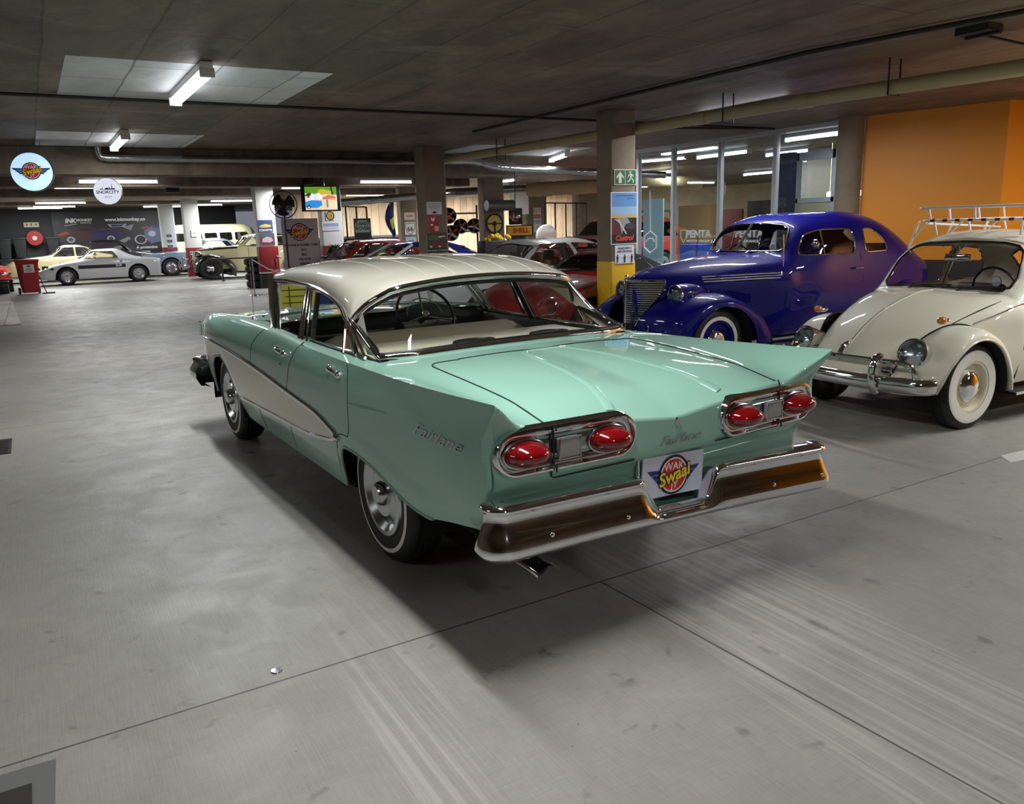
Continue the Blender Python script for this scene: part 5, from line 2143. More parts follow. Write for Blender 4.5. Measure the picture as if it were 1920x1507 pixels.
    R, H, w, b, c = gcar('cream forward-control van with a row of side windows behind the white columns', 34.2, -3.95, -90, 2.4, BUS,
        [(-1.05, .70), (-.9, .82), (0, .86), (2.6, .86), (2.95, .72), (3.05, .5)], [(-1.05, 1.18), (2.6, 1.18), (3.05, 1.05)],
        [(-1.05, 1.70), (-.9, 1.90), (-.4, 1.98), (2.1, 1.98), (2.5, 1.90), (2.75, 1.60), (2.95, 1.20), (3.05, 1.08)],
        [(-1.05, .5), (-.4, .68), (2.2, .68), (3.05, .45)], -1.05, 3.05, sidew, ([(0, 1.25), (.60, 1.25), (.56, 1.60), (0, 1.64)], 2.4), ([(0, 1.3), (.5, 1.3), (.46, 1.6), (0, 1.62)], -.5),
        drop=.28, wr=.33, zb=.30, zm=.7, cap='dome', seats=DARK, trim=BLACK)
    # red-roofed white saloon
    RW_ = paint('signal_red_paint', (190, 50, 30), .3)
    WH = paint('gloss_white_paint', (226, 226, 224), .3)
    gcar('white saloon with red roof rails glimpsed over the mint saloon, left of the striped one', 13.0, -5.2, 90, 2.4, RW_,
        [(-.8, .60), (0, .74), (2.4, .74), (3.0, .6)], [(-.8, .80), (0, .88), (1.9, .88), (3.0, .78)],
        [(-.8, .84), (-.2, .96), (.2, 1.28), (.6, 1.37), (1.4, 1.36), (1.98, .95), (3.0, .82)],
        [(-.8, .5), (.2, .54), (1.4, .54), (1.95, .62), (3.0, .5)], -.8, 3.0, [rpoly([(.15, .94), (.35, 1.25), (.85, 1.27), (.85, .93)], .05), rpoly([(.93, .93), (.93, 1.27), (1.38, 1.26), (1.8, .94)], .05)],
        ([(0, .99), (.56, .98), (.48, 1.27), (0, 1.30)], 1.25), ([(0, 1.0), (.5, 1.0), (.45, 1.25), (0, 1.28)], .4), seats=DARK)
    # striped muscle coupe
    R, H, w, b, c = gcar('blue muscle coupe with white racing stripes in front of the column with the diner posters', 11.1, -5.45, 90, 2.75, paint('racing_blue_paint', (22, 34, 128), .3),
        [(-1.0, .7), (0, .86), (2.75, .86), (3.5, .74)], [(-1.0, .86), (0, .90), (1.9, .90), (3.5, .80)],
        [(-1.0, .90), (-.4, .97), (.2, 1.22), (.7, 1.32), (1.35, 1.31), (1.98, .98), (3.5, .84)],
        [(-1.0, .6), (.2, .56), (1.35, .56), (1.95, .70), (3.5, .66)], -1.0, 3.5, [rpoly([(.35, .96), (.6, 1.20), (1.35, 1.22), (1.85, .97)], .05)],
        ([(0, 1.02), (.62, 1.01), (.52, 1.22), (0, 1.26)], 1.2), ([(0, 1.02), (.5, 1.02), (.45, 1.18), (0, 1.22)], .4), seats=paint('red_seat', (170, 40, 20), .5))
    m = MB(WH)
    for yy in (.20, -.20):
        for a, bb in ((2.0, 3.45), (-.9, -.45), (.35, 1.32)):
            m.grid([[(q, yy + d, c(q) + .008 - .02 * (abs(yy) > .1)) for d in (-.11, 0, .11)] for q in np.linspace(a, bb, 14)])
    for s in (1, -1):
        m.tube([(1.97, s * .69, .97), (1.38, s * .54, 1.27)], .03, 8)
    m.obj('racing_stripes', R)
    # silver saloon with brown seats
    SG = paint('pale_silver_paint', (196, 200, 200), .3)
    BR = mat('brown_seat_leather', (96, 62, 30), .6)
    R, H, w, b, c = gcar('pale silver four-door saloon with brown leather seats beyond the red sports car', 7.93, -6.25, 93, 2.75, SG,
        [(-1.1, .70), (-.6, .84), (0, .87), (2.75, .87), (3.3, .82), (3.55, .72)], [(-1.1, .88), (0, .93), (1.9, .94), (3.0, .88), (3.55, .78)],
        [(-1.1, .92), (-.4, .98), (-.1, 1.10), (.25, 1.33), (.6, 1.39), (1.5, 1.385), (1.62, 1.35), (2.18, .99), (2.8, .96), (3.55, .82)],
        [(-1.1, .6), (.2, .62), (1.5, .60), (2.1, .72), (3.55, .62)], -1.1, 3.55,
        [rpoly([(.02, .98), (.32, 1.28), (.86, 1.31), (.86, .97)], .04), rpoly([(.95, .97), (.95, 1.31), (1.50, 1.30), (1.95, .98)], .04)],
        ([(0, 1.03), (.64, 1.02), (.54, 1.28), (0, 1.32)], 1.4), ([(0, 1.02), (.58, 1.02), (.5, 1.26), (0, 1.29)], .3), wr=.32, seats=BR, dx=.04, scale=.97)
    headlamps(R, [(3.54, .58, .66)], .09)
    m = MB(BR)
    for sx in (.62, 1.34):
        for sy in (-.33, .33):
            m.box(sx, sx + .10, sy - .13, sy + .13, 1.0, 1.17, .04)
    m.obj('headrests', R)
    # crimson sports car, nose towards the mint saloon
    CR = paint('crimson_sports_paint', (120, 14, 18), .22)
    R, H, w, b, c = gcar('crimson sports car with black soft top, seen through the back window of the mint saloon', 6.15, -5.75, 112, 2.44, CR,
        [(-1.0, .45), (-.4, .72), (0, .78), (1.4, .78), (2.44, .78), (2.9, .66), (3.25, .42), (3.4, .2)], [(-1.0, .70), (0, .84), (1.5, .84), (2.2, .82), (2.6, .76), (3.0, .62), (3.4, .48)],
        [(-1.0, .72), (-.3, .90), (.3, 1.12), (.8, 1.19), (1.1, 1.18), (1.55, .90), (2.0, .90), (2.5, .84), (3.0, .68), (3.4, .50)],
        [(-1.0, .35), (.3, .50), (1.1, .50), (1.55, .60), (2.4, .52), (3.4, .12)], -1.0, 3.4,
        [rpoly([(.62, .90), (.66, 1.06), (1.1, 1.08), (1.4, .91)], .04)], ([(0, .94), (.55, .93), (.46, 1.10), (0, 1.14)], 1.0), None,
        wr=.32, bumpers=False, seats=DARK, dx=.04, panels=[([(-.25, .885), (1.16, .885), (1.16, 1.4), (-.25, 1.4)], mat('black_hood_canvas', (20, 20, 22), .9), 'fabric_hood')])
    for s in (1, -1):
        m = MB(CR)
        m.ball((2.58, s * .52, .56), (.46, .18, .16), 24, 14)
        m.obj('headlamp_fairing', R)
        round_lamp(R, (3.02, s * .56, .60), .085, (.8, s * .38, .35), deep=.05)
        g = MB(GLASS)
        g.ball((2.95, s * .545, .585), (.27, .155, .135), 20, 10)
        g.obj('fairing_glass', R)
        q = MB(CHROME)
        q.tube(spl([(2.72, s * .60, .70), (2.9, s * .66, .66), (3.08, s * .62, .56), (3.14, s * .52, .52), (3.06, s * .44, .60), (2.88, s * .42, .68)], 5), .006, 6)
        q.tube([(3.30, s * .20, .45), (3.22, s * .45, .46), (2.98, s * .68, .47)], .022, 8)
        q.obj('quarter_bumper', R)
    # black roadster roof by the glass wall
    # dark red saloons and rack-topped estate farther back
    DRm = paint('dark_red_paint', (104, 16, 20), .3)
    gcar('dark red low car behind the steering wheel column and the stacked rims', 12.6, -10.4, 90, 2.5, DRm,
        [(-.8, .6), (0, .78), (2.5, .78), (3.2, .6)], [(-.8, .85), (0, .92), (1.9, .92), (3.2, .84)], [(-.8, .9), (.2, 1.20), (.7, 1.28), (1.3, 1.27), (1.9, .98), (3.2, .88)],
        [(-.8, .5), (.2, .55), (1.3, .54), (1.9, .64), (3.2, .5)], -.8, 3.2, [rpoly([(.3, .98), (.5, 1.2), (1.3, 1.2), (1.7, .98)], .05)], ([(0, 1.02), (.55, 1.01), (.48, 1.2), (0, 1.23)], 1.2), dx=.08)
    R, H, w, b, c = gcar('orange-red estate with a black roof rack in front of the sunlit wall', 15.0, -13.2, 100, 2.6, paint('orange_red_paint', (176, 40, 22), .3),
        [(-1.0, .8), (0, .9), (2.6, .9), (3.3, .78)], [(-1.0, 1.08), (2.0, 1.08), (3.3, 1.0)], [(-1.0, 1.40), (-.8, 1.66), (-.3, 1.72), (1.4, 1.70), (2.1, 1.16), (3.3, 1.06)],
        [(-1.0, .6), (1.4, .62), (2.1, .72), (3.3, .66)], -1.0, 3.3, [rpoly([(-.7, 1.14), (-.62, 1.55), (1.3, 1.56), (1.85, 1.15)], .06)], ([(0, 1.2), (.66, 1.19), (.58, 1.58), (0, 1.62)], 1.3), wr=.36, zb=.34, dx=.07, glassm=DKGLASS)
    m = MB(BLACK)
    for s in (1, -1):
        m.tube([(-.7, s * .60, 1.84), (1.2, s * .60, 1.84)], .022, 8)
        for q in (-.6, .3, 1.1):
            m.tube([(q, s * .60, 1.66), (q, s * .60, 1.84)], .02, 6)
    for q in (-.5, .1, .7, 1.1):
        m.tube([(q, -.6, 1.84), (q, .6, 1.84)], .022, 8)
    m.obj('roof_rack', R)
    gcar('small bright red car with its nose past the left edge by the charcoal wall', 30.0, 3.35, 80, 2.1, paint('bright_red_paint', (200, 24, 20), .3),
        [(-.5, .5), (0, .7), (2.1, .7), (2.6, .5)], [(-.5, .6), (0, .74), (2.6, .55)], [(-.5, .62), (.3, .86), (1.0, .92), (1.5, .78), (2.6, .58)],
        [(-.5, .4), (1.0, .45), (2.6, .4)], -.5, 2.6, [], None, dx=.1)
fitting(3.94, .76, power=1.3, label='twin tube fitting on the white painted ceiling rectangle nearest the camera')
fitting(8.45, .90, power=1.0, label='twin tube fitting in front of the ceiling beam with the silver duct')
fitting(15.2, .33, 'y', 1.45, z=CH - .09, power=1.0, label='long crosswise tube above the round skyline sign')
fitting(15.2, -5.5, 'y', 1.3, z=CH - .09, power=1.0, label='crosswise tube left of the rear concrete column')
fitting(19.1, .92, 'y', .9, power=.8, label='short tube between the two hanging round signs')
fitting(28.8, .95, 'y', 1.5, power=2.4, label='upper of the two tubes over the dark mural wall')
fitting(32.6, 1.05, 'y', 1.4, power=2.4, label='lower of the two tubes over the dark mural wall')
fitting(28.6, -4.7, 'y', 1.5, power=2.4, label='longer tube right of the two white columns')
fitting(32.5, -4.6, 'y', 1.0, power=2.4, label='shorter tube right of the two white columns')
fitting(19.5, -4.9, 'y', 1.5, power=2.4, label='tube half hidden by the hanging television')
fitting(9.3, -6.56, 'x', 1.2, power=1.0, label='tube hanging left of the column with the green exit sign', rz=-.35)
fitting(16.5, -9.5, 'x', 1.5, power=1.5, label='tube over the orange-red estate')
fitting(13.0, -12.0, 'x', 1.5, power=1.5, label='tube near the thick wrapped duct')
# fittings carried on beside and behind the camera; those labelled added only brighten surfaces
fitting(-1.1, .75, power=1.15, label='fitting over the boot of the mint saloon')
fitting(-5.6, .9, power=1.0, label='fitting behind the camera')
fitting(-1.5, -5.3, power=1.5, label='fitting over the ivory rounded car')
fitting(6.3, 4.6, power=.7, label='fitting in the left bay ahead of the camera')
fitting(-1.0, 5.0, power=.5, label='fitting in the left bay beside the camera')
fitting(3.5, -5.22, L_=1.36, twin=False, power=1.3, label='fitting over the deep blue coupe, hidden by the beige pipe')
fitting(-4.4, -5.3, power=.8, label='added fitting in the bay right of the camera, brightening the orange wall')  # added, unseen; lifts the orange wall
fitting(24.5, -17.0, 'y', power=6.0, label='added tube standing in for daylight on the far masonry wall, right')  # added in place of daylight, to brighten the masonry
fitting(24.5, -12.5, 'y', power=6.0, label='added tube standing in for daylight on the far masonry wall, middle')  # second added tube making up that daylight
fitting(24.5, -8.5, 'y', power=4.0, label='added tube standing in for daylight on the far masonry wall, left')  # third added tube, same daylight on the masonry
fitting(34.0, 1.5, 'y', power=2.0, label='added tube brightening the charcoal wall and mural, left')  # added to brighten the mural lettering
fitting(34.0, -3.0, 'y', power=2.0, label='added tube brightening the charcoal wall and mural, right')  # added with the one before, for the mural's other half
fitting(23.8, -1.2, 'y', power=1.6, label='added tube behind the third ceiling beam, brightening the far cars')  # added to brighten the far end of the hall
fitting(-1.6, -8.3, power=2.2, label='added fitting brightening the orange wall, out of frame')  # added out of view, grazes the orange wall with extra light
# ================================================================ columns
ca = column(4.27, 4.56, -4.27, -3.89, YELLOW, 1.125, label='concrete column with yellow base, exit sign and film poster')
cb = column(8.68, 9.0, -3.91, -3.5, YELLOW, 1.17, label='concrete column with yellow base and red car poster behind the mint roof')
column(19.95, 20.3, -4.03, -3.5, REDP, 1.2, mt=WHITEP, foot=BLACK, label='white column with dark red base and two car posters')
column(16.3, 16.6, -4.74, -4.2, REDP, 1.22, mt=WHITEP, label='white column with red base behind the television')
column(29.3, 29.65, -3.6, -3.03, REDP, 1.1, mt=WHITEP, label='white column, nearer of the pair left of the cream and black saloon')
column(32.62, 32.92, -3.2, -2.64, REDP, 1.1, mt=WHITEP, label='white column with three stickers, farther of the pair')
column(13.0, 13.3, -7.5, -6.97, REDP, 1.15, label='concrete column with the mounted steering wheel and red base')
column(17.8, 18.1, -7.45, -6.95, label='concrete column with the highway shield sign')
column(20.1, 20.5, -13.3, -12.5, label='dark concrete column in front of the sunlit wall')
column(19.4, 19.9, -15.0, -14.2, label='far concrete column left of the exit sign column')
# round column by the glass shop front
T = thing('round_column', 'round concrete column between the glass shop front and the orange wall', 'column', (3.86, -7.62, 0))
q = MB(COLM)
q.lathe([(.165, 0), (.165, CH)], 32)
q.obj('column_shaft', T)

# ================================================================ walls on the right
ORANGE = mat('orange_wall_paint', (226, 142, 26), .5)
q = MB(ORANGE)
q.prism([(3.72, -7.72, 0), (2.07, -8.12, 0), (2.05, -8.24, 0), (1.9, -9.4, 0), (1.9, -9.6, 0), (2.3, -9.6, 0), (2.3, -8.3, 0), (3.72, -7.95, 0)], (0, 0, CH))
struct(q.obj('wall_orange', smooth=False))
q = MB(ORANGE)
q.box(-9, 1.88, -9.6, -9.4, 0, CH)
struct(q.obj('wall_right', smooth=False))
q = MB(mat('dark_dado_paint', (44, 38, 36), .5))
q.prism([(3.70, -7.715, 0), (2.06, -8.115, 0), (2.055, -8.095, 0), (3.70, -7.695, 0)], (0, 0, .98))
struct(q.obj('trim_4', smooth=False))
# far side of the hall, bright masonry beyond the columns
SUNM = concrete('sunlit_masonry', (206, 176, 140), (232, 208, 176), None, (.9, .3), .8, .3)
slab('wall_masonry', SUNM, 27.0, 27.3, -22, -6.6, 0, CH)
slab('wall_back', concrete('beige_concrete_wall', (170, 152, 126), (204, 186, 158)), -9, 48, -22.3, -22, 0, CH)
# glass shop front
ALU = mat('white_aluminium', (196, 200, 204), .35)
q = MB(ALU)
q.box(4.0, 8.5, -7.79, -7.71, 2.79, CH)
q.box(4.0, 8.5, -7.79, -7.71, 0, .06)
struct(q.obj('trim_5', smooth=False))
for i, x in enumerate((4.05, 5.24, 6.38, 7.50, 8.45)):
    q = MB(ALU)
    q.box(x - .035, x + .035, -7.79, -7.71, .06, 2.79, .004)
    struct(q.obj('trim_%d' % (6 + i)))
SHOPG = glass('shop_glass', (236, 244, 246), 1.3)
for i, (a, b_) in enumerate(((4.085, 5.205), (5.275, 6.345), (6.415, 7.465), (7.535, 8.415))):
    q = MB(SHOPG)
    q.box(a, b_, -7.752, -7.748, .06, 2.79)
    struct(q.obj('window_%d' % (i + 1), smooth=False))
WT = mat('white_vinyl_lettering', (240, 242, 244), .4)
for nm, x, lab, a, b_ in (('a', 6.86, 'white lettering with small shield on the middle shop pane', 'PENTA', 'MOTOR GROUP'), ('b', 5.72, 'white lettering seen through the deep blue coupe windscreen', 'PENTA', 'INSURANCE')):
    q = MB(WT)
    q.text(a, .17, (x, -7.735, 1.33), (-1, 0, 0), (0, 0, 1), bold=.006, depth=.001, squash=1.15)
    q.text(b_, .055, (x, -7.735, 1.215), (-1, 0, 0), (0, 0, 1), bold=.002, depth=.001, squash=1.4)
    if nm == 'a':
        q.tube([(x + .36 + u, -7.735, 1.31 + v) for u, v in ((-.07, .09), (.07, .09), (.07, -.03), (0, -.12), (-.07, -.03))], .007, 5, closed=True)
    tag(q.obj('window_lettering', smooth=False), lab, 'lettering')
# shop interior
slab('wall_shop', mat('shop_wall_white', (150, 140, 124), .6), 2.3, 8.4, -11.4, -11.3, 0, CH)
q = MB(mat('navy_panel', (24, 30, 48), .4))
q.box(6.0, 6.32, -9.1, -9.0, 0, 2.62)
tag(q.obj('navy_panel', smooth=False), 'tall dark navy panel inside the shop beside the inner door', 'panel')
T = thing('inner_door', 'grey framed glazed door inside the shop over a beige counter front', 'door', (0, 0, 0))
q = MB(mat('grey_door_frame', (150, 156, 164), .4))
for a, b_, z0, z1 in ((6.36, 6.26, 0, 2.64), (5.58, 5.48, 0, 2.64), (6.30, 5.52, 2.5, 2.64), (6.30, 5.52, 1.80, 1.88)):
    q.box(b_, a, -9.54, -9.46, z0, z1)
q.obj('door_frame', T, smooth=False)
q = MB(GLASS)
q.box(5.55, 6.3, -9.505, -9.5, 1.88, 2.5)
q.obj('door_glass', T, smooth=False)
q = MB(mat('counter_beige', (160, 150, 120), .5))
q.box(5.5, 6.3, -9.53, -9.47, 0, 1.80)
q.obj('door_panel', T, smooth=False)
LOUVRE = mat('louvre_light_panel', (250, 252, 255), .5, emit=5.0)


def simple(name, label, cat, mt, *bx, bev=.01, group=None):
    m = MB(mt)
    m.box(*bx, bev)
    return tag(m.obj(name), label, cat, group)


fitting(8.10, -9.5, 'x', 1.3, power=1.0, label='nearer bare tube behind the glass shop front')
fitting(7.5, -10.6, 'x', 1.0, power=.35, label='farther bare tube behind the glass shop front')
fitting(5.1, -8.5, 'x', 1.2, power=.6, label='bright tube in the right hand shop pane beside the round column')
fitting(12.5, -15.5, 'x', 1.5, power=5.0, label='tube deep behind the glass shop front')
q = MB(LOUVRE)
q.box(7.6, 9.0, -8.9, -8.75, CH - .03, CH - .001)
tag(q.obj('louvre_light', smooth=False), 'ribbed light panel on the shop ceiling above the bare tubes', 'ceiling light')
TAN = mat('tan_display_wood', (190, 150, 104), .6)
simple('display_cabinet', 'tan wooden display cabinet behind the left shop pane', 'cabinet', TAN, 10.2, 11.2, -11.6, -11.2, 0, 1.9)
simple('dark_cabinet', 'black cabinet deep in the shop left of the lit lamps', 'cabinet', mat('dark_cabinet', (34, 30, 28), .5), 8.9, 10.0, -12.6, -12.2, 0, 1.95)
simple('maroon_panel', 'maroon picture panel standing deep in the shop', 'picture', mat('maroon_panel', (130, 56, 48), .6), 10.9, 11.7, -13.05, -13.0, 0, 1.8)
simple('blue_crate', 'bright blue box low behind the middle shop pane', 'box', mat('bright_blue', (40, 80, 180), .5), 8.2, 8.7, -9.4, -9.0, 0, 1.1)
simple('pale_blue_banner', 'pale blue grey banner behind the left shop pane', 'banner', mat('pale_blue_banner', (150, 176, 182), .6), 8.95, 9.55, -8.8, -8.77, 0, 2.0, bev=.002)
for k in range(3):
    m = MB(mat('warm_globe', (255, 226, 180), .4, emit=4.0))
    m.ball((6.5 - .3 * k, -10.6, 1.95), .06)
    m.tube([(6.5 - .3 * k, -10.6, 2.0), (6.5 - .3 * k, -10.6, CH)], .004, 5)
    tag(m.obj('globe_lamp'), ('left', 'middle', 'right')[k] + ' one of the three warm globe lamps glowing in the shop', 'lamp', 'warm globe lamps in the shop')
T = thing('hexagon_decal', 'white car badge decal low on the left shop pane', 'decal', (8.1, -7.735, 1.2))
m = MB(WT)
m.tube([(u, 0, v) for u, v in ((0, .2), (.17, .1), (.17, -.1), (0, -.2), (-.17, -.1), (-.17, .1))], .01, 5, closed=True)
m.tube([(0, 0, .2), (.02, 0, .9)], .008, 5)
m.tube([(-.12, 0, 0), (-.07, 0, .06), (.06, 0, .06), (.12, 0, 0)], .008, 5)
m.obj('decal_outline', T)

# ================================================================ ducts and pipes
GALV = mat('galvanised_duct', (170, 172, 172), .25, 1.0, bump=.5, bscale=9)
PVC = mat('beige_soil_pipe', (182, 168, 128), .4, bump=.0)
WRAP = mat('wrapped_duct_cloth', (186, 166, 124), .8, bump=.5, bscale=14)
IRON = mat('dark_conduit', (42, 36, 32), .6)


def pipe(name, label, cat, mt, pts, r, n=12, rings=(), rm=None):
    m = MB(mt)
    m.tube(pts, r, n)
    o = m.obj(name, angle=50)
    tag(o, label, cat)
    for p, q_ in rings:
        k = MB(rm or mt)
        a, b_ = Vector(p), Vector(q_)
        k.tube([a, b_], (r if not isinstance(r, list) else r[0]) * 1.14, n)
        k.obj('pipe_collar', o)
    return o


pipe('soil_pipe', 'thick beige waste pipe running under the ceiling on the right', 'pipe', PVC,
     [(-8, -4.6, 2.58), (0, -4.38, 2.60), (1.6, -4.38, 2.635), (4.8, -4.37, 2.66), (8.8, -4.15, 2.68), (9.6, -4.12, 2.70)], .062, 14,
     [((1.85, -4.38, 2.636), (2.0, -4.38, 2.637)), ((3.2, -4.375, 2.648), (3.4, -4.375, 2.65)), ((6.3, -4.29, 2.668), (6.4, -4.285, 2.668))])
for x, y in ((1.0, -4.38), (2.9, -4.375), (5.0, -4.36), (7.4, -4.225)):
    m = MB(IRON)
    m.tube([(x, y - .075, CH), (x, y - .075, 2.555), (x, y + .075, 2.555), (x, y + .075, CH)], .008, 6)
    tag(m.obj('pipe_hanger'), {1.0: 'nearest dark strap under the thick beige pipe, above the orange wall', 2.9: 'dark strap under the beige pipe above the deep blue coupe', 5.0: 'dark strap under the beige pipe beside the exit sign column', 7.4: 'farthest dark strap under the beige pipe, by the rear column'}[x], 'bracket', 'straps under the beige pipe')
pipe('conduit', 'thin dark conduit crossing the ceiling behind the nearest light', 'pipe', IRON, [(5.0, 8.4, 2.82), (5.08, 0, 2.82), (5.0, -3.0, 2.82), (4.98, -7.4, 2.82)], .016, 8)
pipe('conduit', 'thin dark conduit running lengthwise above the thick beige pipe', 'pipe', IRON, [(6.5, -3.28, 2.82), (1.0, -3.32, 2.82), (-1.0, -3.72, 2.82), (-8, -4.4, 2.82)], .018, 8)
pipe('conduit', 'short dark rod on the ceiling above the glass shop front', 'pipe', IRON, [(5.3, -5.2, 2.80), (4.9, -6.9, 2.80)], .015, 8)
dct = pipe('silver_duct', 'shiny silver duct along the near face of the first ceiling beam', 'duct', GALV,
     [(9.8, 1.06, CH - .004), (9.8, 1.06, 2.76), (9.8, 1.03, 2.70), (9.8, .96, 2.69), (9.8, -3.9, 2.69)], .055, 14,
     [((9.8, -.2, 2.69), (9.8, -.25, 2.69)), ((9.8, -2.0, 2.69), (9.8, -2.05, 2.69))])


def flex(name, label, mt, pts, r, wob=.12):
    P = spl(pts, 14)
    rnd = random.Random(len(label))
    return pipe(name, label, 'duct', mt, P, [r * (1 + wob * rnd.uniform(-1, 1)) for _ in P], 14)


flex('foil_duct', 'crinkled foil duct passing above the pale silver saloon', GALV, [(9.76, -3.95, 2.69), (9.75, -4.92, 2.72), (9.72, -5.41, 2.63), (9.75, -5.9, 2.60), (9.75, -7.0, 2.56), (9.75, -7.67, 2.54), (9.75, -9.5, 2.5)], .07)
flex('foil_duct', 'crinkled foil duct behind the flag, passing the rear concrete column', GALV, [(18.2, -4.5, 2.25), (17.0, -6.4, 2.36), (15.4, -7.4, 2.42), (14.6, -9.0, 2.48), (14.4, -10.0, 2.5)], .10)
flex('wrapped_duct', 'fat beige cloth-wrapped duct left of the exit sign column', WRAP, [(14.2, -8.9, 2.42), (13.4, -9.6, 2.44), (13.0, -10.6, 2.46), (12.4, -13.0, 2.5)], .17, .08)
T = thing('sprinkler_bracket', 'small dark bracket and cable on the ceiling at upper right', 'bracket', (0, 0, 0))
m = MB(IRON)
m.box(-.12, .12, -3.93, -3.89, 2.78, 2.80)
m.box(-.10, .14, -3.98, -3.80, 2.80, CH - .002)
m.tube([(0, -3.9, 2.79), (-.15, -4.3, 2.72), (-.5, -5.0, 2.68)], .010, 6)
m.obj('bracket_arm', T)
simple('ceiling_camera', 'pale corner of a ceiling panel at the upper right edge', 'panel', WHITEP, -1.1, -.35, -5.2, -4.25, 2.75, 2.79)

# ================================================================ hanging signs
SIGNB = mat('lit_sign_blue', (188, 222, 248), .4, emit=.9)
SIGNW = mat('lit_sign_white', (236, 242, 255), .4, emit=.85)


def round_sign(label, x, y, z, r, face, deg):
    T = thing('hanging_round_sign', label, 'sign', (x, y, z), math.radians(deg))
    m = MB(BLACK)
    m.lathe([(r * .9, -.06), (r, -.06), (r * 1.01, 0), (r, .06), (r * .9, .06)], 48, 'x')
    m.obj('sign_rim', T)
    m = MB(face)
    m.lathe([(r * .97, -.062), (.001, -.066)], 48, 'x')
    m.lathe([(r * .97, .062), (.001, .066)], 48, 'x')
    m.obj('sign_face', T)
    m = MB(SILVER)
    for s in (1, -1):
        m.tube([(0, s * r * .45, r * .9), (0, s * r * .55, CH - z)], .004, 5)
    m.obj('hanging_wires', T)
    return T


T = round_sign('larger hanging round sign with winged badge, lit pale blue', 9.2, 1.92, 2.445, .25, SIGNB, -8)
m = MB(SIGNB)
logo(m, (-.078, 0, .01), (0, -1, 0), (0, 0, 1), .22, 1.2)
m.obj('sign_logo', T, smooth=False)
T = round_sign('smaller hanging round sign with city skyline, lit white', 14.8, .585, 2.465, .262, SIGNW, -12)
m = MB(mat('sign_ink_blue', (22, 34, 110), .6))
m.text('SNORCITY', .082, (-.076, 0, -.02), (0, -1, 0), (0, 0, 1), bold=.002, squash=1.05)
m.text('gallery', .05, (-.076, 0, -.105), (0, -1, 0), (0, 0, 1), shear=.5)
sky = [(-.19, .03), (-.13, .034), (-.12, .06), (-.10, .035), (-.09, .085), (-.08, .035), (-.05, .04), (-.03, .06), (0, .07), (.03, .05), (.04, .10), (.05, .05), (.075, .05), (.085, .17), (.095, .05), (.13, .06), (.14, .035), (.19, .03)]
m.poly([(-.076, -a, b_) for a, b_ in sky])
m.obj('sign_logo', T, smooth=False)

# ================================================================ signs on the columns
GRN = mat('exit_sign_green', (0, 96, 60), .4)
CRM = mat('exit_sign_cream', (222, 228, 200), .4)
T = thing('exit_sign', 'green running man and arrow exit sign on the yellow-based column', 'sign', (4.262, -4.10, 2.085))
m = MB(CRM)
m.box(-.004, .004, -.165, .165, -.085, .095)
m.use(GRN)
m.box(-.006, 0, .006, .155, -.076, .086)
m.box(-.006, 0, -.155, -.006, -.076, .086)
m.use(CRM)
yf = lambda pts, y0: [(-.0075, y0 - a, b_) for a, b_ in pts]
m.poly(yf([(0, .07), (.055, .01), (.055, -.015), (.022, .015), (.022, -.062), (-.022, -.062), (-.022, .015), (-.055, -.015), (-.055, .01)], .08))
m.poly(yf([(.012 * math.cos(a) - .008, .062 + .013 * math.sin(a)) for a in np.linspace(0, 2 * PI, 14, endpoint=False)], -.08))
for pts in ([(-.012, .045), (.012, .045), (.016, -.005), (-.012, -.005)], [(.012, .045), (.045, .02), (.040, .010), (.008, .030)], [(-.012, .045), (-.04, .03), (-.045, .0), (-.036, 0), (-.03, .022), (-.008, .035)],
            [(.0, .0), (.018, .0), (.045, -.03), (.040, -.06), (.028, -.06), (.030, -.034)], [(-.012, .0), (.004, 0), (-.012, -.035), (-.05, -.055), (-.055, -.045), (-.024, -.025)]):
    m.poly(yf(pts, -.08))
m.obj('sign_board', T, smooth=False)


def poster(name, label, x, y, z, w, h, paintf, back=(230, 230, 228), cat='poster', border=.012, rz=0.0, fr=None):
    T = thing(name, label, cat, (x, y, z), rz)
    m = MB(fr or mat('poster_white', (226, 228, 230), .5))
    m.box(-.003, .003, -w / 2, w / 2, -h / 2, h / 2)
    k = [0]

    def q(col, pts, emit=0.0):
        k[0] += 1
        m.use(mat('print_%d_%d_%d%s' % (*col, '_lit' if emit else ''), col, .45, emit=emit))
        m.poly([(-.0032 - .0002 * k[0], -a * w / 2, b_ * h / 2) for a, b_ in pts])

    def t(col, body, size, a, b_, **kw):
        k[0] += 1
        m.use(mat('print_%d_%d_%d' % col, col, .45))
        m.text(body, size, (-.0032 - .0002 * k[0], -a * w / 2, b_ * h / 2), (0, -1, 0), (0, 0, 1), **kw)
    paintf(q, t)
    m.obj('printed_sheet', T, smooth=False)
    return T


def R4(a, b_, c, d):
    return [(a, b_), (c, b_), (c, d), (a, d)]


def ell(cx, cy, rx, ry, n=20):
    return [(cx + rx * math.cos(t), cy + ry * math.sin(t)) for t in np.linspace(0, 2 * PI, n, endpoint=False)]


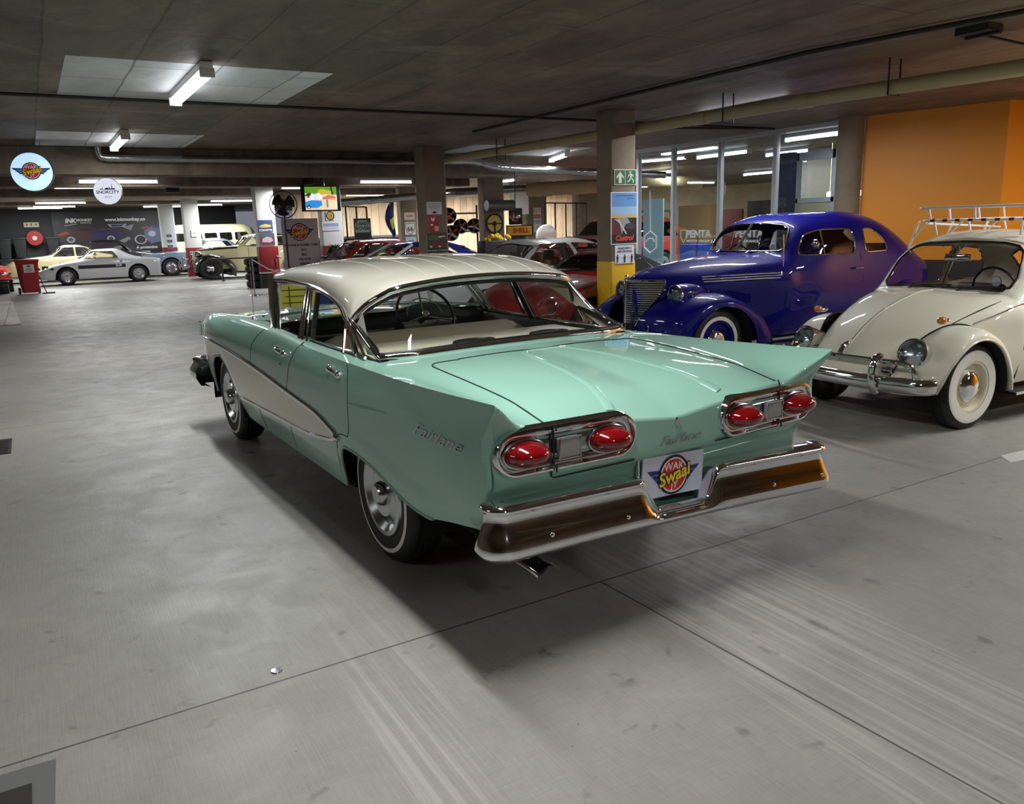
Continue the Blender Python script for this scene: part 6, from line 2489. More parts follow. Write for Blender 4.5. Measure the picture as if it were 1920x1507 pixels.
def p_film(q, t):
    q((92, 150, 205), R4(-.94, -.96, .94, .97))
    q((150, 190, 220), R4(-.94, .15, .94, .45))
    q((206, 176, 120), R4(-.94, .02, .94, .15))
    q((36, 30, 30), R4(-.94, -.96, .94, .02))
    q((92, 34, 34), [(-.94, .0), (-.5, .02), (-.1, -.9), (-.94, -.9)])
    q((150, 150, 150), [(-.8, -.02), (.2, .04), (.5, -.2), (.1, -.22), (-.2, -.62), (-.35, -.2)])
    q((60, 60, 64), ell(.45, -.3, .4, .12))
    q((210, 210, 210), [(-.5, -.05), (-.4, -.05), (.2, -.6), (.1, -.6)])
    q((24, 20, 22), R4(-.94, -.96, .94, -.62))
    t((40, 60, 130), 'Can-Am Motor Speed', .03, 0, .87, shear=.3)
    t((40, 60, 130), 'races West', .025, .45, .76, shear=.3)
    t((224, 70, 40), 'Castrol', .09, -.02, -.76, bold=.003, shear=.3)


poster('film_poster', 'tall racing poster in blue and black below the exit sign', 4.262, -4.085, 1.615, .40, .61, p_film)


def p_keep(q, t):
    for i in range(11):
        q((40, 40, 60), R4(-.97 + i * .18, .93, -.90 + i * .18, .99))
        q((40, 40, 60), R4(-.97 + i * .18, -.99, -.90 + i * .18, -.93))
    t((24, 26, 50), 'PLEASE KEEP A', .032, 0, .66, bold=.001)
    t((24, 26, 50), 'SAFE DISTANCE', .032, 0, .32, bold=.001)
    for a in (-.75, 0, .75):
        q((24, 26, 50), ell(a, -.08, .07, .09, 10))
        q((24, 26, 50), [(a - .12, -.2), (a + .12, -.2), (a + .06, -.5), (a + .05, -.85), (a - .05, -.85), (a - .06, -.5)])
    for a in (-.38, .38):
        t((24, 26, 50), '2 m', .025, a, -.35)


poster('distance_notice', 'small white keep-distance notice at the top of the yellow base', 4.262, -4.09, 1.19, .29, .225, p_keep)


def p_notice(q, t):
    for i, s in enumerate(('PLEASE DO NOT LEAN', 'OR TOUCH ANY', 'VEHICLES WITHOUT', 'PERMISSION')):
        t((70, 72, 90), s, .027, 0, .75 - .28 * i)
    q((30, 30, 34), [(0, -.45), (.35, -.68), (0, -.9), (-.35, -.68)])


poster('white_notice', 'white notice with small black diamond, top of the rear yellow-based column', 8.672, -3.67, 1.88, .27, .20, p_notice)


def p_red(q, t):
    q((176, 24, 32), R4(-1, -1, 1, 1))
    q((236, 232, 226), [(-.5, .85), (-.25, .65), (.05, .65), (.3, .85), (.25, .45), (-.1, .25), (-.45, .45)])
    q((236, 232, 226), R4(-.6, -.2, -.1, 0))
    q((220, 190, 180), R4(.15, -.8, .9, -.25))


poster('red_flyer', 'small red flyer with a white mask shape on the rear yellow-based column', 8.672, -3.645, 1.63, .19, .28, p_red, cat='poster')


def p_pink(q, t):
    q((58, 66, 44), R4(-1, -1, 1, 1))
    q((84, 98, 60), ell(-.3, .5, .6, .3))
    q((24, 24, 22), R4(-1, -1, 1, -.55))
    q((130, 26, 44), [(-.85, -.25), (-.5, -.1), (-.15, .1), (.35, .1), (.5, -.08), (.9, -.15), (.9, -.42), (-.85, -.42)])
    q((220, 216, 214), ell(-.6, -.42, .12, .1))
    q((220, 216, 214), ell(.25, -.42, .12, .1))
    q((226, 226, 220), [(.1, .55), (.3, .68), (.8, .7), (.9, .55), (.7, .6), (.35, .5)])
    t((236, 232, 226), 'From Beauty..', .034, -.45, -.8)
    t((236, 232, 226), 'To Royalty', .034, .55, -.8)


poster('car_poster', 'dark poster of a crimson open car on the rear yellow-based column', 8.672, -3.69, 1.33, .36, .31, p_pink)
# plates up the highway-shield column
for z, w_, h_, nm, lab, c1, c2, tx, sz in ((1.90, .32, .2, 'number_plate_sign', 'pale pink plate at the top of the shield sign column', (206, 186, 178), (120, 60, 60), 'ROUTE', .06),
                                          (1.56, .32, .34, 'highway_shield_sign', 'white highway shield numbered 66 on the rear column', (214, 214, 208), (20, 20, 20), '66', .19),
                                          (1.22, .32, .22, 'number_plate_sign', 'pale blue plate below the highway shield', (176, 196, 216), (60, 80, 120), 'TEXAS', .06),
                                          (.96, .34, .3, 'diner_poster', 'maroon picture below the pale blue plate', (110, 40, 44), (206, 170, 140), 'DINER', .07)):
    def pf(q, t, c1=c1, c2=c2, tx=tx, sz=sz):
        if tx == '66':
            q((30, 30, 30), [(-.9, .9), (-.4, .8), (0, .95), (.4, .8), (.9, .9), (.95, .2), (.7, -.6), (0, -.98), (-.7, -.6), (-.95, .2)])
            q(c1, [(-.8, .8), (-.4, .7), (0, .85), (.4, .7), (.8, .8), (.85, .2), (.62, -.55), (0, -.88), (-.62, -.55), (-.85, .2)])
        else:
            q(c1, R4(-1, -1, 1, 1))
        t(c2, tx, sz, 0, -.1 if tx == '66' else 0, bold=.003)
    poster(nm, lab, 17.78, -7.2, z, w_, h_, pf, cat='sign')
# posters on the white column


def p_cor(q, t):
    q((60, 80, 130), R4(-1, -1, 1, 1))
    q((40, 50, 90), R4(-1, -1, 1, -.45))
    q((214, 190, 90), [(-.85, -.1), (-.5, .2), (.1, .35), (.7, .15), (.85, -.1), (.3, -.25), (-.6, -.25)])
    t((236, 236, 240), 'CORVETTE', .075, 0, -.72, bold=.003)


def p_cor2(q, t):
    q((130, 60, 70), R4(-1, -1, 1, 1))
    q((90, 100, 120), R4(-1, .3, 1, 1))
    q((200, 190, 196), [(-.7, -.5), (-.6, .1), (0, .4), (.6, .2), (.8, -.3), (.4, -.6)])


poster('car_poster', 'blue poster of a yellow sports car, upper on the red-based white column', 19.94, -3.72, 1.75, .42, .33, p_cor)
poster('car_poster', 'pinkish poster of a pale car, lower on the red-based white column', 19.94, -3.74, 1.39, .42, .33, p_cor2)
for z, lab in ((1.55, 'upper small black plate on the farther white column'), (1.33, 'middle small black plate on the farther white column'), (1.12, 'lowest small plate on the farther white column')):
    poster('small_plate', lab, 32.60, -2.92, z, .22, .13, lambda q, t: (q((60, 60, 64), R4(-.9, -.8, .9, .8)), q((160, 160, 160), R4(-.5, -.2, .5, .2))), cat='sign')
poster('paper_note', 'faint paper note on the nearer white column', 29.28, -3.35, 1.62, .2, .26, lambda q, t: q((190, 190, 190), R4(-.5, -.2, .5, .2)), cat='sign')
poster('round_badge', 'small round yellow badge on the white column under the television', 16.28, -4.42, 1.93, .22, .22, lambda q, t: (q((50, 46, 30), ell(0, 0, 1, 1)), q((190, 160, 60), ell(0, 0, .75, .75)), t((40, 36, 20), '14', .1, 0, 0)), cat='sign', fr=WHITEP)
poster('brochure_strip', 'white strip of leaflets on the white column under the television', 16.28, -4.42, 1.67, .44, .2, lambda q, t: (q((150, 160, 190), R4(-.9, 0, .9, .8)), q((200, 204, 214), R4(-.9, -.8, .9, -.1))), cat='poster')

# ================================================================ television
T = thing('television', 'hanging television showing a blue car under green trees', 'television', (15.4, -3.945, 2.315))
m = MB(BLACK)
m.box(0, .06, -.465, .465, -.295, .295, .01)
m.obj('television_case', T)


def lit(name, col, pts, k):
    m.use(mat('screen_' + name, col, .4, emit=1.0))
    m.poly([(-.002 - .0006 * k, -a * .38, b_ * .262) for a, b_ in pts])


m = MB(mat('screen_sky', (214, 224, 226), .4, emit=1.0))
lit('sky', (214, 224, 226), R4(-1, -1, 1, 1), 0)
lit('green', (96, 150, 40), [(-1, .45), (-.6, .3), (-.1, .5), (.3, .35), (1, .3), (1, 1), (-1, 1)], 1)
lit('yellow', (200, 180, 50), ell(.1, .55, .3, .25), 2)
lit('yellow', (200, 180, 50), ell(.45, .5, .22, .2), 3)
lit('darkgreen', (40, 60, 30), [(-1, .3), (-.7, .5), (-.45, .3), (-.6, .2), (-1, .2)], 4)
lit('trunk', (50, 40, 30), [(.6, 1), (.7, 1), (.8, .3), (.7, .3)], 4)
lit('sand', (228, 206, 170), [(-1, -.2), (1, .1), (1, -1), (-1, -1)], 5)
lit('orange', (222, 110, 70), [(.1, .1), (.5, .3), (.9, .2), (.9, -.05), (.1, -.1)], 6)
lit('white', (232, 238, 244), ell(-.55, .15, .12, .3), 7)
lit('white', (232, 238, 244), ell(-.12, .15, .12, .3), 8)
lit('red', (200, 70, 60), ell(-.8, .12, .1, .08), 9)
lit('blue', (40, 140, 220), [(-1, -.3), (-.6, -.15), (0, -.2), (.05, -.6), (-.3, -.85), (-.8, -.8), (-1, -.75)], 10)
lit('darkwheel', (20, 20, 30), ell(-.8, -.75, .12, .18), 11)
lit('white', (232, 238, 244), ell(-.8, -.78, .06, .1), 12)
lit('jeans', (80, 130, 160), R4(.32, -.8, .42, -.1), 12)
m.obj('television_screen', T, smooth=False)
m = MB(SILVER)
m.tube([(.03, -.1, .29), (.03, -.1, CH - 2.315)], .012, 6)
m.obj('television_pole', T)
m = MB(BLACK)
m.box(15.3, 15.52, -3.78, -3.58, 2.62, CH - .002, .02)
tag(m.obj('ceiling_speaker'), 'small black loudspeaker above the left corner of the television', 'speaker')

# ================================================================ banner, fan, plant, counter
T = thing('pull_up_banner', 'tall pull-up banner with winged badge and black lettering', 'banner', (15.0, -3.27, 0))
m = MB(mat('banner_cloth', (206, 208, 212), .6))
m.box(-.004, .004, -.42, .42, .06, 1.86)
m.obj('banner_sheet', T, smooth=False)
m = MB(mat('banner_ink', (24, 24, 30), .6))
logo(m, (-.006, .02, 1.56), (0, -1, 0), (0, 0, 1), .40)
m.obj('winged_badge', T, smooth=False)
m = MB(mat('banner_ink', (24, 24, 30), .6))
m.text('VINTAGE & CLASSIC CARS', .066, (-.006, 0, 1.27), (0, -1, 0), (0, 0, 1), bold=.003)
m.obj('banner_lettering', T, smooth=False)
for i, s in enumerate(('BUY', 'SELL', 'VALUATE', 'INSURE')):
    m = MB(mat('banner_ink', (24, 24, 30), .6))
    m.text(s, .066, (-.006, -.05, 1.16 - .105 * i), (0, -1, 0), (0, 0, 1), bold=.003)
    m.obj('banner_lettering', T, smooth=False)
m = MB(SILVER)
m.box(-.08, .08, -.44, .44, 0, .07, .01)
m.tube([(.02, 0, .07), (.02, 0, 1.86)], .012, 6)
m.obj('banner_stand', T)
T = thing('pedestal_fan', 'large black pedestal fan standing in front of the pull-up banner', 'fan', (14.4, -2.78, 0), math.radians(-20))
m = MB(BLACK)
m.lathe([(.25, 0), (.25, .03), (.05, .06), (.03, .10)], 24)
m.tube([(0, 0, .05), (0, 0, 1.95)], .018, 8)
m.obj('fan_stand', T)
m = MB(mat('fan_motor_grey', (40, 40, 42), .5))
m.lathe([(.001, -.14), (.08, -.12), (.10, 0), (.09, .10), (.001, .11)], 20, 'x', (.08, 0, 2.15))
m.obj('fan_motor', T)
for k in range(3):
    m = MB(mat('fan_blade_dark', (30, 30, 32), .4))
    a0 = 2 * PI * k / 3
    m.grid([[(-.03 + .05 * (u / 1.0) * 1.0 - .03, rr * math.cos(a0 + u * 1.3), 2.15 + rr * math.sin(a0 + u * 1.3)) for u in np.linspace(0, 1, 6)] for rr in (.05, .15, .24)])
    m.obj('fan_blade', T)
m = MB(mat('fan_guard_wire', (70, 70, 72), .3, .8))
for side in (-.12, .06):
    for rr in (.28, .20, .12):
        m.tube([(side * (1 - (rr / .30)**2 * .6) - .02, rr * math.cos(a), 2.15 + rr * math.sin(a)) for a in np.linspace(0, 2 * PI, 30, endpoint=False)], .003, 4, closed=True)
for a in np.linspace(0, 2 * PI, 22, endpoint=False):
    m.tube([(-.14, .03 * math.cos(a), 2.15 + .03 * math.sin(a)), (-.10, .20 * math.cos(a), 2.15 + .20 * math.sin(a)), (-.03, .29 * math.cos(a), 2.15 + .29 * math.sin(a)), (.04, .2 * math.cos(a), 2.15 + .2 * math.sin(a))], .0025, 4)
m.tube([(-.03, .29 * math.cos(a), 2.15 + .29 * math.sin(a)) for a in np.linspace(0, 2 * PI, 40, endpoint=False)], .008, 6, closed=True)
m.obj('fan_guard', T)

T = thing('potted_plant', 'dark green strap-leaved plant in a glass vase on the black counter', 'plant', (14.9, -4.02, 1.0))
m = MB(mat('strap_leaf_green', (38, 78, 34), .5, vary=.3))
rnd = random.Random(7)
for k in range(70):
    a = rnd.uniform(0, 2 * PI)
    L_ = rnd.uniform(.25, .42)
    u_ = rnd.uniform(.15, .9)
    d = Vector((math.cos(a), math.sin(a), 0))
    wv = Vector((-d.y, d.x, 0))
    rows = []
    for t_ in np.linspace(0, 1, 7):
        p = d * L_ * t_ * (1 - .2 * u_) + Vector((0, 0, .18 + u_ * .30 * t_ - (.20 + .2 * (1 - u_)) * t_ * t_))
        ww_ = .016 * math.sin(PI * (.12 + .86 * t_))
        rows.append([p + wv * ww_, p - wv * ww_])
    m.grid(rows)
m.obj('leaves', T)
m = MB(glass('vase_glass', (210, 225, 215)))
m.lathe([(.09, 0), (.10, .10), (.11, .22)], 20)
m.obj('vase', T)
m = MB(mat('terracotta_yellow', (196, 160, 70), .6))
m.lathe([(.001, .005), (.08, .005), (.085, .10), (.001, .10)], 16)
m.obj('vase_filling', T)
m = MB(BLACK)
m.box(14.55, 15.25, -5.6, -3.75, .0, .99, .01)
m.box(14.5, 15.3, -5.65, -3.70, .96, 1.0, .005)
tag(m.obj('counter'), 'black counter carrying the strap-leaved plant behind the mint roof', 'counter')

# yellow board seen through the front window of the mint saloon
T = thing('yellow_board', 'yellow board with black lines seen through the side window of the mint saloon', 'sign', (9.3, -1.47, -.2), math.radians(-8))
m = MB(mat('yellow_board', (206, 196, 36), .5))
m.box(-.01, .01, -.30, .30, .30, .95)
for k in range(5):
    m.use(BLACK)
    m.box(-.014, -.010, -.22, .22 - .05 * (k % 2), .86 - .10 * k, .875 - .10 * k)
m.use(BLACK)
m.box(-.014, -.010, .10, .115, .55, .93)
m.obj('board_panel', T, smooth=False)
m = MB(BLACK)
m.tube([(0, .25, .95), (.05, .28, .2)], .012, 6)
m.tube([(0, -.25, .95), (.05, -.28, .2)], .012, 6)
m.obj('board_legs', T)

# ================================================================ left distance
T = thing('wheelie_bin', 'red two-wheeled bin with white sticker and hinged lid at the left', 'bin', (24.2, 2.22, 0), math.radians(188), scale=.96)
BINR = mat('bin_red_plastic', (160, 20, 30), .4)
m = MB(BINR)
rows = []
for z, hx, hy in ((.05, .21, .21), (.3, .235, .235), (.7, .265, .26), (.93, .285, .275), (.96, .30, .29), (1.0, .30, .29)):
    rows.append([(x, y, z) for x, y in rpoly([(-hx, -hy), (hx, -hy), (hx, hy), (-hx, hy)], .05, 4)])
m.grid(rows, cv=True)
m.poly(rows[0])
m.obj('bin_body', T)
m = MB(BINR)
m.box(-.33, .30, -.30, .30, .99, 1.05, .025)
m.tube([(-.34, -.24, 1.0), (-.34, .24, 1.0)], .02, 8)
m.obj('bin_lid', T)
for s in (1, -1):
    m = MB(BLACK)
    m.lathe([(.001, s * .24), (.10, s * .24), (.10, s * .29), (.001, s * .29)], 20, 'y', (-.20, 0, .10))
    m.obj('bin_wheel', T)
m = MB(mat('sticker_white', (216, 214, 208), .5))
m.box(.262, .285, -.14, .14, .66, .90)
m.use(BLACK)
m.poly([(.287, .06 * math.cos(a), .85 + .022 * math.sin(a)) for a in np.linspace(0, 2 * PI, 14, endpoint=False)])
for k in range(3):
    m.box(.285, .288, -.09, .09, .70 + .035 * k, .712 + .035 * k)
m.obj('bin_sticker', T, smooth=False)
T = thing('floor_squeegee', 'long-handled floor squeegee leaning on the red bin', 'squeegee', (24.0, 1.82, 0))
m = MB(BLACK)
m.tube([(0, 0, .03), (.05, .25, .95)], .014, 6)
m.box(-.05, .05, -.22, .12, 0, .035)
m.obj('squeegee_handle', T)
for x, y, lab in ((26.2, 2.85, 'black box on the floor behind the red bin, farther one'), (24.9, 2.95, 'black box on the floor beside the red bin, nearer one')):
    m = MB(BLACK)
    m.box(x - .2, x + .2, y - .18, y + .18, 0, .34, .02)
    m.box(x - .22, x + .22, y - .2, y + .2, .32, .38, .02)
    tag(m.obj('black_box'), lab, 'box')
BINK = mat('dark_bin_plastic', (30, 34, 34), .5)
for k, (y, z, lab) in enumerate(((2.95, 0, 'dark green-black bin, lower left by the charcoal wall'), (2.40, 0, 'dark bin left of the fire hose reel'), (1.75, 0, 'dark bin under the fire hose reel'), (1.2, 0, 'dark bin right of the fire hose reel'),
                                 (2.95, .82, 'upper dark bin stacked at far left'), (2.4, .86, 'upper dark bin stacked left of the hose reel'), (1.2, .84, 'upper dark bin stacked right of the hose reel'))):
    T = thing('storage_bin', lab, 'bin', (36.2, y, z))
    m = MB(BINK)
    m.grid([[(x, yy, z_) for x, yy in rpoly([(-h, -h), (h, -h), (h, h), (-h, h)], .04, 3)] for z_, h in ((0, .18), (.72, .25))], cv=True)
    m.box(-.20, .20, -.18, .18, .0, .02)
    m.obj('bin_body', T)
    m = MB(BINK)
    m.box(-.27, .27, -.27, .27, .72, .80, .03)
    m.obj('bin_lid', T)
T = thing('fire_hose_reel', 'red fire hose reel on the charcoal wall', 'hose reel', (36.6, 1.83, 1.62))
m = MB(mat('fire_red', (164, 20, 32), .4))
m.lathe([(.001, -.12), (.30, -.12), (.32, -.08), (.28, -.04), (.28, .10), (.32, .14), (.001, .14)], 28, 'x')
m.obj('reel_drum', T)
m = MB(mat('sticker_white', (216, 214, 208), .5))
m.lathe([(.09, -.125), (.001, -.13)], 18, 'x')
m.obj('reel_hub', T)


def p_arrow(q, t):
    q((222, 212, 176), R4(-1, -1, 1, 1))
    for a in (-.6, 0, .6):
        q((60, 50, 40), [(a, -.5), (a + .18, .1), (a + .06, .1), (a + .06, .6), (a - .06, .6), (a - .06, .1), (a - .18, .1)])


poster('safety_sign', 'small cream pictogram strip above the hose reel', 36.97, 1.88, 2.18, .56, .2, p_arrow, cat='sign')


def p_mural(q, t):
    q((34, 34, 40), R4(-1, -1, 1, 1))
    q((66, 28, 30), [(-.95, -.05), (-.8, .2), (-.55, .32), (-.3, .30), (-.2, .15), (-.2, -.25), (-.9, -.25)])
    q((150, 60, 40), [(-.95, .0), (-.8, .15), (-.72, .05), (-.9, -.05)])
    q((20, 20, 26), [(-.68, .16), (-.55, .27), (-.38, .27), (-.3, .16)])
    q((40, 30, 80), [(-.3, .2), (0, .18), (.2, .05), (.2, -.25), (-.4, -.25)])
    q((160, 160, 190), [(-.05, .42), (.3, .42), (.25, .30), (0, .28)])
    q((40, 40, 60), [(.0, .40), (.25, .40), (.2, .32), (.02, .30)])
    q((150, 60, 40), R4(-.2, .20, .1, .215))
    for cx in (-.72, -.02):
        q((20, 20, 22), ell(cx, -.22, .11, .20))
        q((150, 150, 156), ell(cx, -.22, .075, .14))
        q((60, 60, 64), ell(cx, -.22, .04, .07))
    q((130, 130, 134), [(.2, .28), (.42, .40), (.36, .12)])
    q((130, 128, 126), [(.1, -.35), (.3, -.15), (.34, -.25), (.2, -.45)])
    q((120, 120, 120), [(.0, -.6), (.2, -.5), (.1, -.8)])
    q((20, 20, 22), ell(.52, -.30, .14, .26))
    q((170, 170, 176), ell(.52, -.30, .115, .21))
    q((30, 30, 34), ell(.52, -.30, .09, .17))
    q((90, 100, 130), [(.6, .1), (.75, .3), (.95, .35), (1.0, .0), (.9, -.4), (.7, -.5), (.6, -.2)])
    q((170, 176, 190), ell(.74, -.05, .07, .14))
    q((40, 60, 120), [(.75, .25), (.9, .42), (1.0, .3), (.85, .2)])
    q((150, 40, 40), [(.55, .25), (.7, .3), (.68, .2), (.56, .18)])
    t((60, 80, 96), 'CC', .2, -.93, .52)
    t((235, 235, 235), 'INK', .24, -.69, .60, bold=.012, shear=.2)
    q((226, 226, 226), [(-.80, .40), (-.58, .47), (-.58, .455), (-.80, .38)])
    t((226, 226, 226), 'MONKEY', .15, -.45, .62, bold=.006, shear=.1)
    t((226, 226, 226), 'CUSTOM WRAPS', .055, -.43, .50, bold=.002)
    t((235, 235, 235), 'www.inkmonkey.co', .205, .28, .62, bold=.008)
    t((226, 226, 226), 'A protection', .17, .62, -.66, bold=.004)
    t((226, 226, 226), 'company', .15, .55, -.85, bold=.004)


poster('vinyl_mural', 'wide dark vinyl mural of racing cars and a motorbike on the charcoal wall', 36.96, -1.15, 1.72, 4.5, 1.95, p_mural, cat='mural', fr=mat('mural_dark', (34, 34, 40), .5))
# tyres stacked by the white column
for k in range(4):
    m = MB(RUBBER)
    z = .02 + .213 * k
    m.lathe([(.18, z), (.26, z - .015), (.32, z + .02), (.33, z + .09), (.32, z + .16), (.26, z + .195), (.18, z + .18)], 28, 'z', (20.75 + .01 * k, -3.56 + .012 * (k % 2), 0))
    tag(m.obj('stacked_tyre'), ('lowest', 'second lowest', 'second highest', 'topmost')[k] + ' tyre in the stack left of the red-based white column', 'tyre', 'tyres stacked by the white column')
T = thing('crowd_barrier', 'low black metal rail in front of the cream and black saloon', 'barrier', (25.2, -3.9, 0))
m = MB(BLACK)
m.box(-.04, .04, -1.0, .9, .72, .77)
for y in (-.9, .45):
    m.box(-.02, .02, y - .025, y + .025, 0, .73)
    m.box(-.18, .18, y - .03, y + .03, 0, .02)
m.obj('barrier_rail', T)
m = MB(BLACK)
m.box(26.15, 26.45, -3.6, -3.2, 0, .14, .02)
tag(m.obj('wheel_chock'), 'black block by the front wheel of the cream and black saloon', 'block')
T = thing('rope_post', 'slim metal rope post beside the mint car aerial with a drooping white rope', 'barrier', (17.6, -2.72, 0))
m = MB(SILVER)
m.tube([(0, 0, 0), (0, 0, .95)], .018, 8)
m.lathe([(.16, 0), (.15, .02), (.02, .04)], 20)
m.obj('post', T)
m = MB(WHITEP)
m.tube([(0, 0, .92), (-.2, -.35, .66), (-.5, -.8, .52)], .012, 6)
m.obj('rope', T)
m = MB(mat('fire_red', (164, 20, 32), .4))
m.lathe([(.001, .42), (.07, .42), (.075, .50), (.075, .80), (.03, .88), (.001, .90)], 16, 'z', (18.2, -3.45, 0))
m.tube([(18.2, -3.45, .86), (18.1, -3.5, .95), (18.05, -3.6, .9)], .015, 6)
m.box(18.12, 18.28, -3.53, -3.37, 0, .42)
tag(m.obj('fire_extinguisher'), 'red fire extinguisher on a stand beside the pull-up banner', 'fire extinguisher')
simple('ceiling_box', 'small dark blue box hanging under the second ceiling beam', 'box', mat('navy_box', (20, 28, 60), .5), 18.6, 18.8, -1.35, -1.05, 2.62, 2.78)

# ================================================================ middle distance behind the silver saloon
for x0, y0, x1, y1, lab in ((17.4, -4.6, 19.0, -6.4, 'black mesh fence panel left of the green-topped sign'), (20.0, -8.0, 21.5, -10.0, 'black mesh fence panel behind the stacked rims'), (17.5, -11.5, 18.5, -13.8, 'black mesh fence panel in front of the orange-red estate')):
    T = thing('fence_panel', lab, 'fence', (0, 0, 0), 0, 'black steel fence panels at the back')
    m = MB(BLACK)
    A, B_ = Vector((x0, y0, 0)), Vector((x1, y1, 0))
    for t_ in np.linspace(0, 1, 5):
        p = A.lerp(B_, t_)
        m.tube([p, p + Vector((0, 0, 2.2))], .025, 6)
    for z in (.1, 1.1, 2.2):
        m.tube([A + Vector((0, 0, z)), B_ + Vector((0, 0, z))], .02, 6)
    m.obj('fence_frame', T)
    m = MB(mat('fence_wire', (26, 26, 28), .6))
    for t_ in np.linspace(0, 1, 34):
        p = A.lerp(B_, t_)
        m.tube([p + Vector((0, 0, .1)), p + Vector((0, 0, 2.2))], .004, 4)
    m.obj('fence_wires', T)


def p_lr(q, t):
    q((30, 34, 34), [(-1, -1), (1, -1), (1, .7), (.6, 1), (-.6, 1), (-1, .7)])
    q((130, 150, 140), [(-.85, .1), (.85, .1), (.85, .65), (.5, .88), (-.5, .88), (-.85, .65)])
    q((20, 24, 24), [(-.6, -.35), (-.55, 0), (.3, .05), (.6, -.15), (.6, -.4)])
    q((120, 140, 130), R4(-.7, -.9, .7, -.55))
    t((24, 28, 28), 'LAND', .13, 0, .65, bold=.004)
    t((24, 28, 28), 'ROVER', .13, 0, .35, bold=.004)


poster('tombstone_sign', 'rounded-top grey sign with black truck hung on the mesh fence', 18.2, -5.95, 1.45, .5, .85, p_lr, cat='sign', fr=mat('mural_dark', (34, 34, 40), .5))
T = thing('flag', 'folded navy flag with yellow and white shapes by the shield sign column', 'flag', (17.7, -6.72, 2.0))
m = MB(mat('flag_navy', (34, 42, 96), .7))
rows = []
for v in np.linspace(0, 1, 14):
    rows.append([(.05 * math.sin(9 * u + 3 * v), .30 * u * (.35 + .65 * math.sin(PI * min(1, v * 1.1 + .1))), .45 - 1.0 * v - .25 * u) for u in np.linspace(0, 1, 10)])
m.grid(rows)
m.obj('flag_cloth', T)
m = MB(mat('flag_yellow', (224, 214, 90), .7))
m.grid([[(-.02 + .05 * math.sin(9 * u + 3 * v), .30 * u * (.35 + .65 * math.sin(PI * min(1, v * 1.1 + .1))), .45 - 1.0 * v - .25 * u) for u in np.linspace(.1, .55, 6)] for v in np.linspace(.5, .78, 5)])
m.obj('flag_stripe', T)
simple('lamp_shade', 'cream bucket-shaped object on the ledge behind the mesh fence', 'bucket', mat('cream_bucket', (226, 206, 170), .5), 19.0, 19.25, -5.6, -5.35, 1.42, 1.66, bev=.05)
simple('white_ledge', 'long white ledge with dark front behind the mesh fence', 'ledge', WHITEP, 19.0, 19.5, -7.6, -4.9, 1.33, 1.40)
simple('dark_counter', 'dark counter below the long white ledge', 'counter', mat('dark_cabinet', (34, 30, 28), .5), 19.02, 19.45, -7.55, -4.95, 0, 1.33)
# rims on a rack
T = thing('rim_rack', 'black rack of spare wheels between the two rear concrete columns', 'rack', (14.75, -7.35, 0))
m = MB(BLACK)
for y in (.45, -.55):
    m.tube([(.35, y, 0), (.35, y, 2.1)], .025, 6)
for z in (1.9, 1.45):
    m.tube([(.35, .45, z), (.35, -.55, z)], .02, 6)
m.obj('rack_frame', T)
for y, z, lab, r_ in ((-6.95, 1.84, 'upper chrome rim hanging on the wheel rack', .2), (-7.0, 1.42, 'lower chrome rim on the wheel rack', .2), (-7.34, 1.58, 'left spoked rim of the pair on the wheel rack', .19), (-7.68, 1.58, 'right spoked rim of the pair on the wheel rack', .19)):
    T = thing('spare_rim', lab, 'wheel', (14.93 - .12 * (z > 1.8 or z < 1.5) - .1 * (y < -7.5), y, z), -.5)
    m = MB(RUBBER)
    m.lathe([(r_ * .9, -.09), (r_ * .98, -.09), (r_ * 1.0, -.06), (r_ * 1.0, 0), (r_ * 1.0, .07), (r_ * .9, .08)], 30, 'x')
    m.obj('tyre', T)
    m = MB(DARK)
    m.lathe([(r_ * .9, .0), (.001, .0)], 24, 'x')
    m.obj('rim_back', T)
    m = MB(CHROME)
    m.lathe([(r_ * .95, -.10), (r_ * .9, -.11), (r_ * .8, -.06), (r_ * .78, -.02)], 30, 'x')
    for k in range(5):
        a = 2 * PI * k / 5
        m.tube([(-.07, .02 * math.cos(a), .02 * math.sin(a)), (-.06, r_ * .85 * math.cos(a), r_ * .85 * math.sin(a))], [.05, .04], 8)
    m.lathe([(r_ * .25, -.09), (.001, -.10)], 16, 'x')
    m.obj('rim', T)
T = thing('mounted_steering_wheel', 'dark three-spoke steering wheel fixed on the rear concrete column', 'steering wheel', (12.96, -7.2, 1.62))
m = MB(BLACK)
m.tube([(-.03, .21 * math.cos(a), .21 * math.sin(a)) for a in np.linspace(0, 2 * PI, 36, endpoint=False)], .016, 8, closed=True)
for a in (0, PI, -PI / 2):
    m.tube([(-.03, 0, 0), (-.03, .2 * math.cos(a), .2 * math.sin(a))], .014, 6)
m.lathe([(.05, -.03), (.001, -.06)], 16, 'x')
m.obj('wheel_rim', T)
m = MB(mat('yellow_disc', (206, 180, 80), .5))
m.lathe([(.19, -.004), (.001, -.006)], 28, 'x')
m.obj('backing_disc', T)
m = MB(mat('smoked_canister', (110, 112, 104), .3, .3))
m.tube([(12.85, -6.95, 2.02), (12.85, -7.65, 2.02)], .12, 16)
tag(m.obj('glass_canister'), 'grey horizontal canister above the mounted steering wheel', 'canister')


def p_shell(q, t):
    q((216, 176, 50), R4(-.92, -.8, .92, .8))
    t((190, 30, 20), 'SHELL', .17, .1, 0, bold=.008)


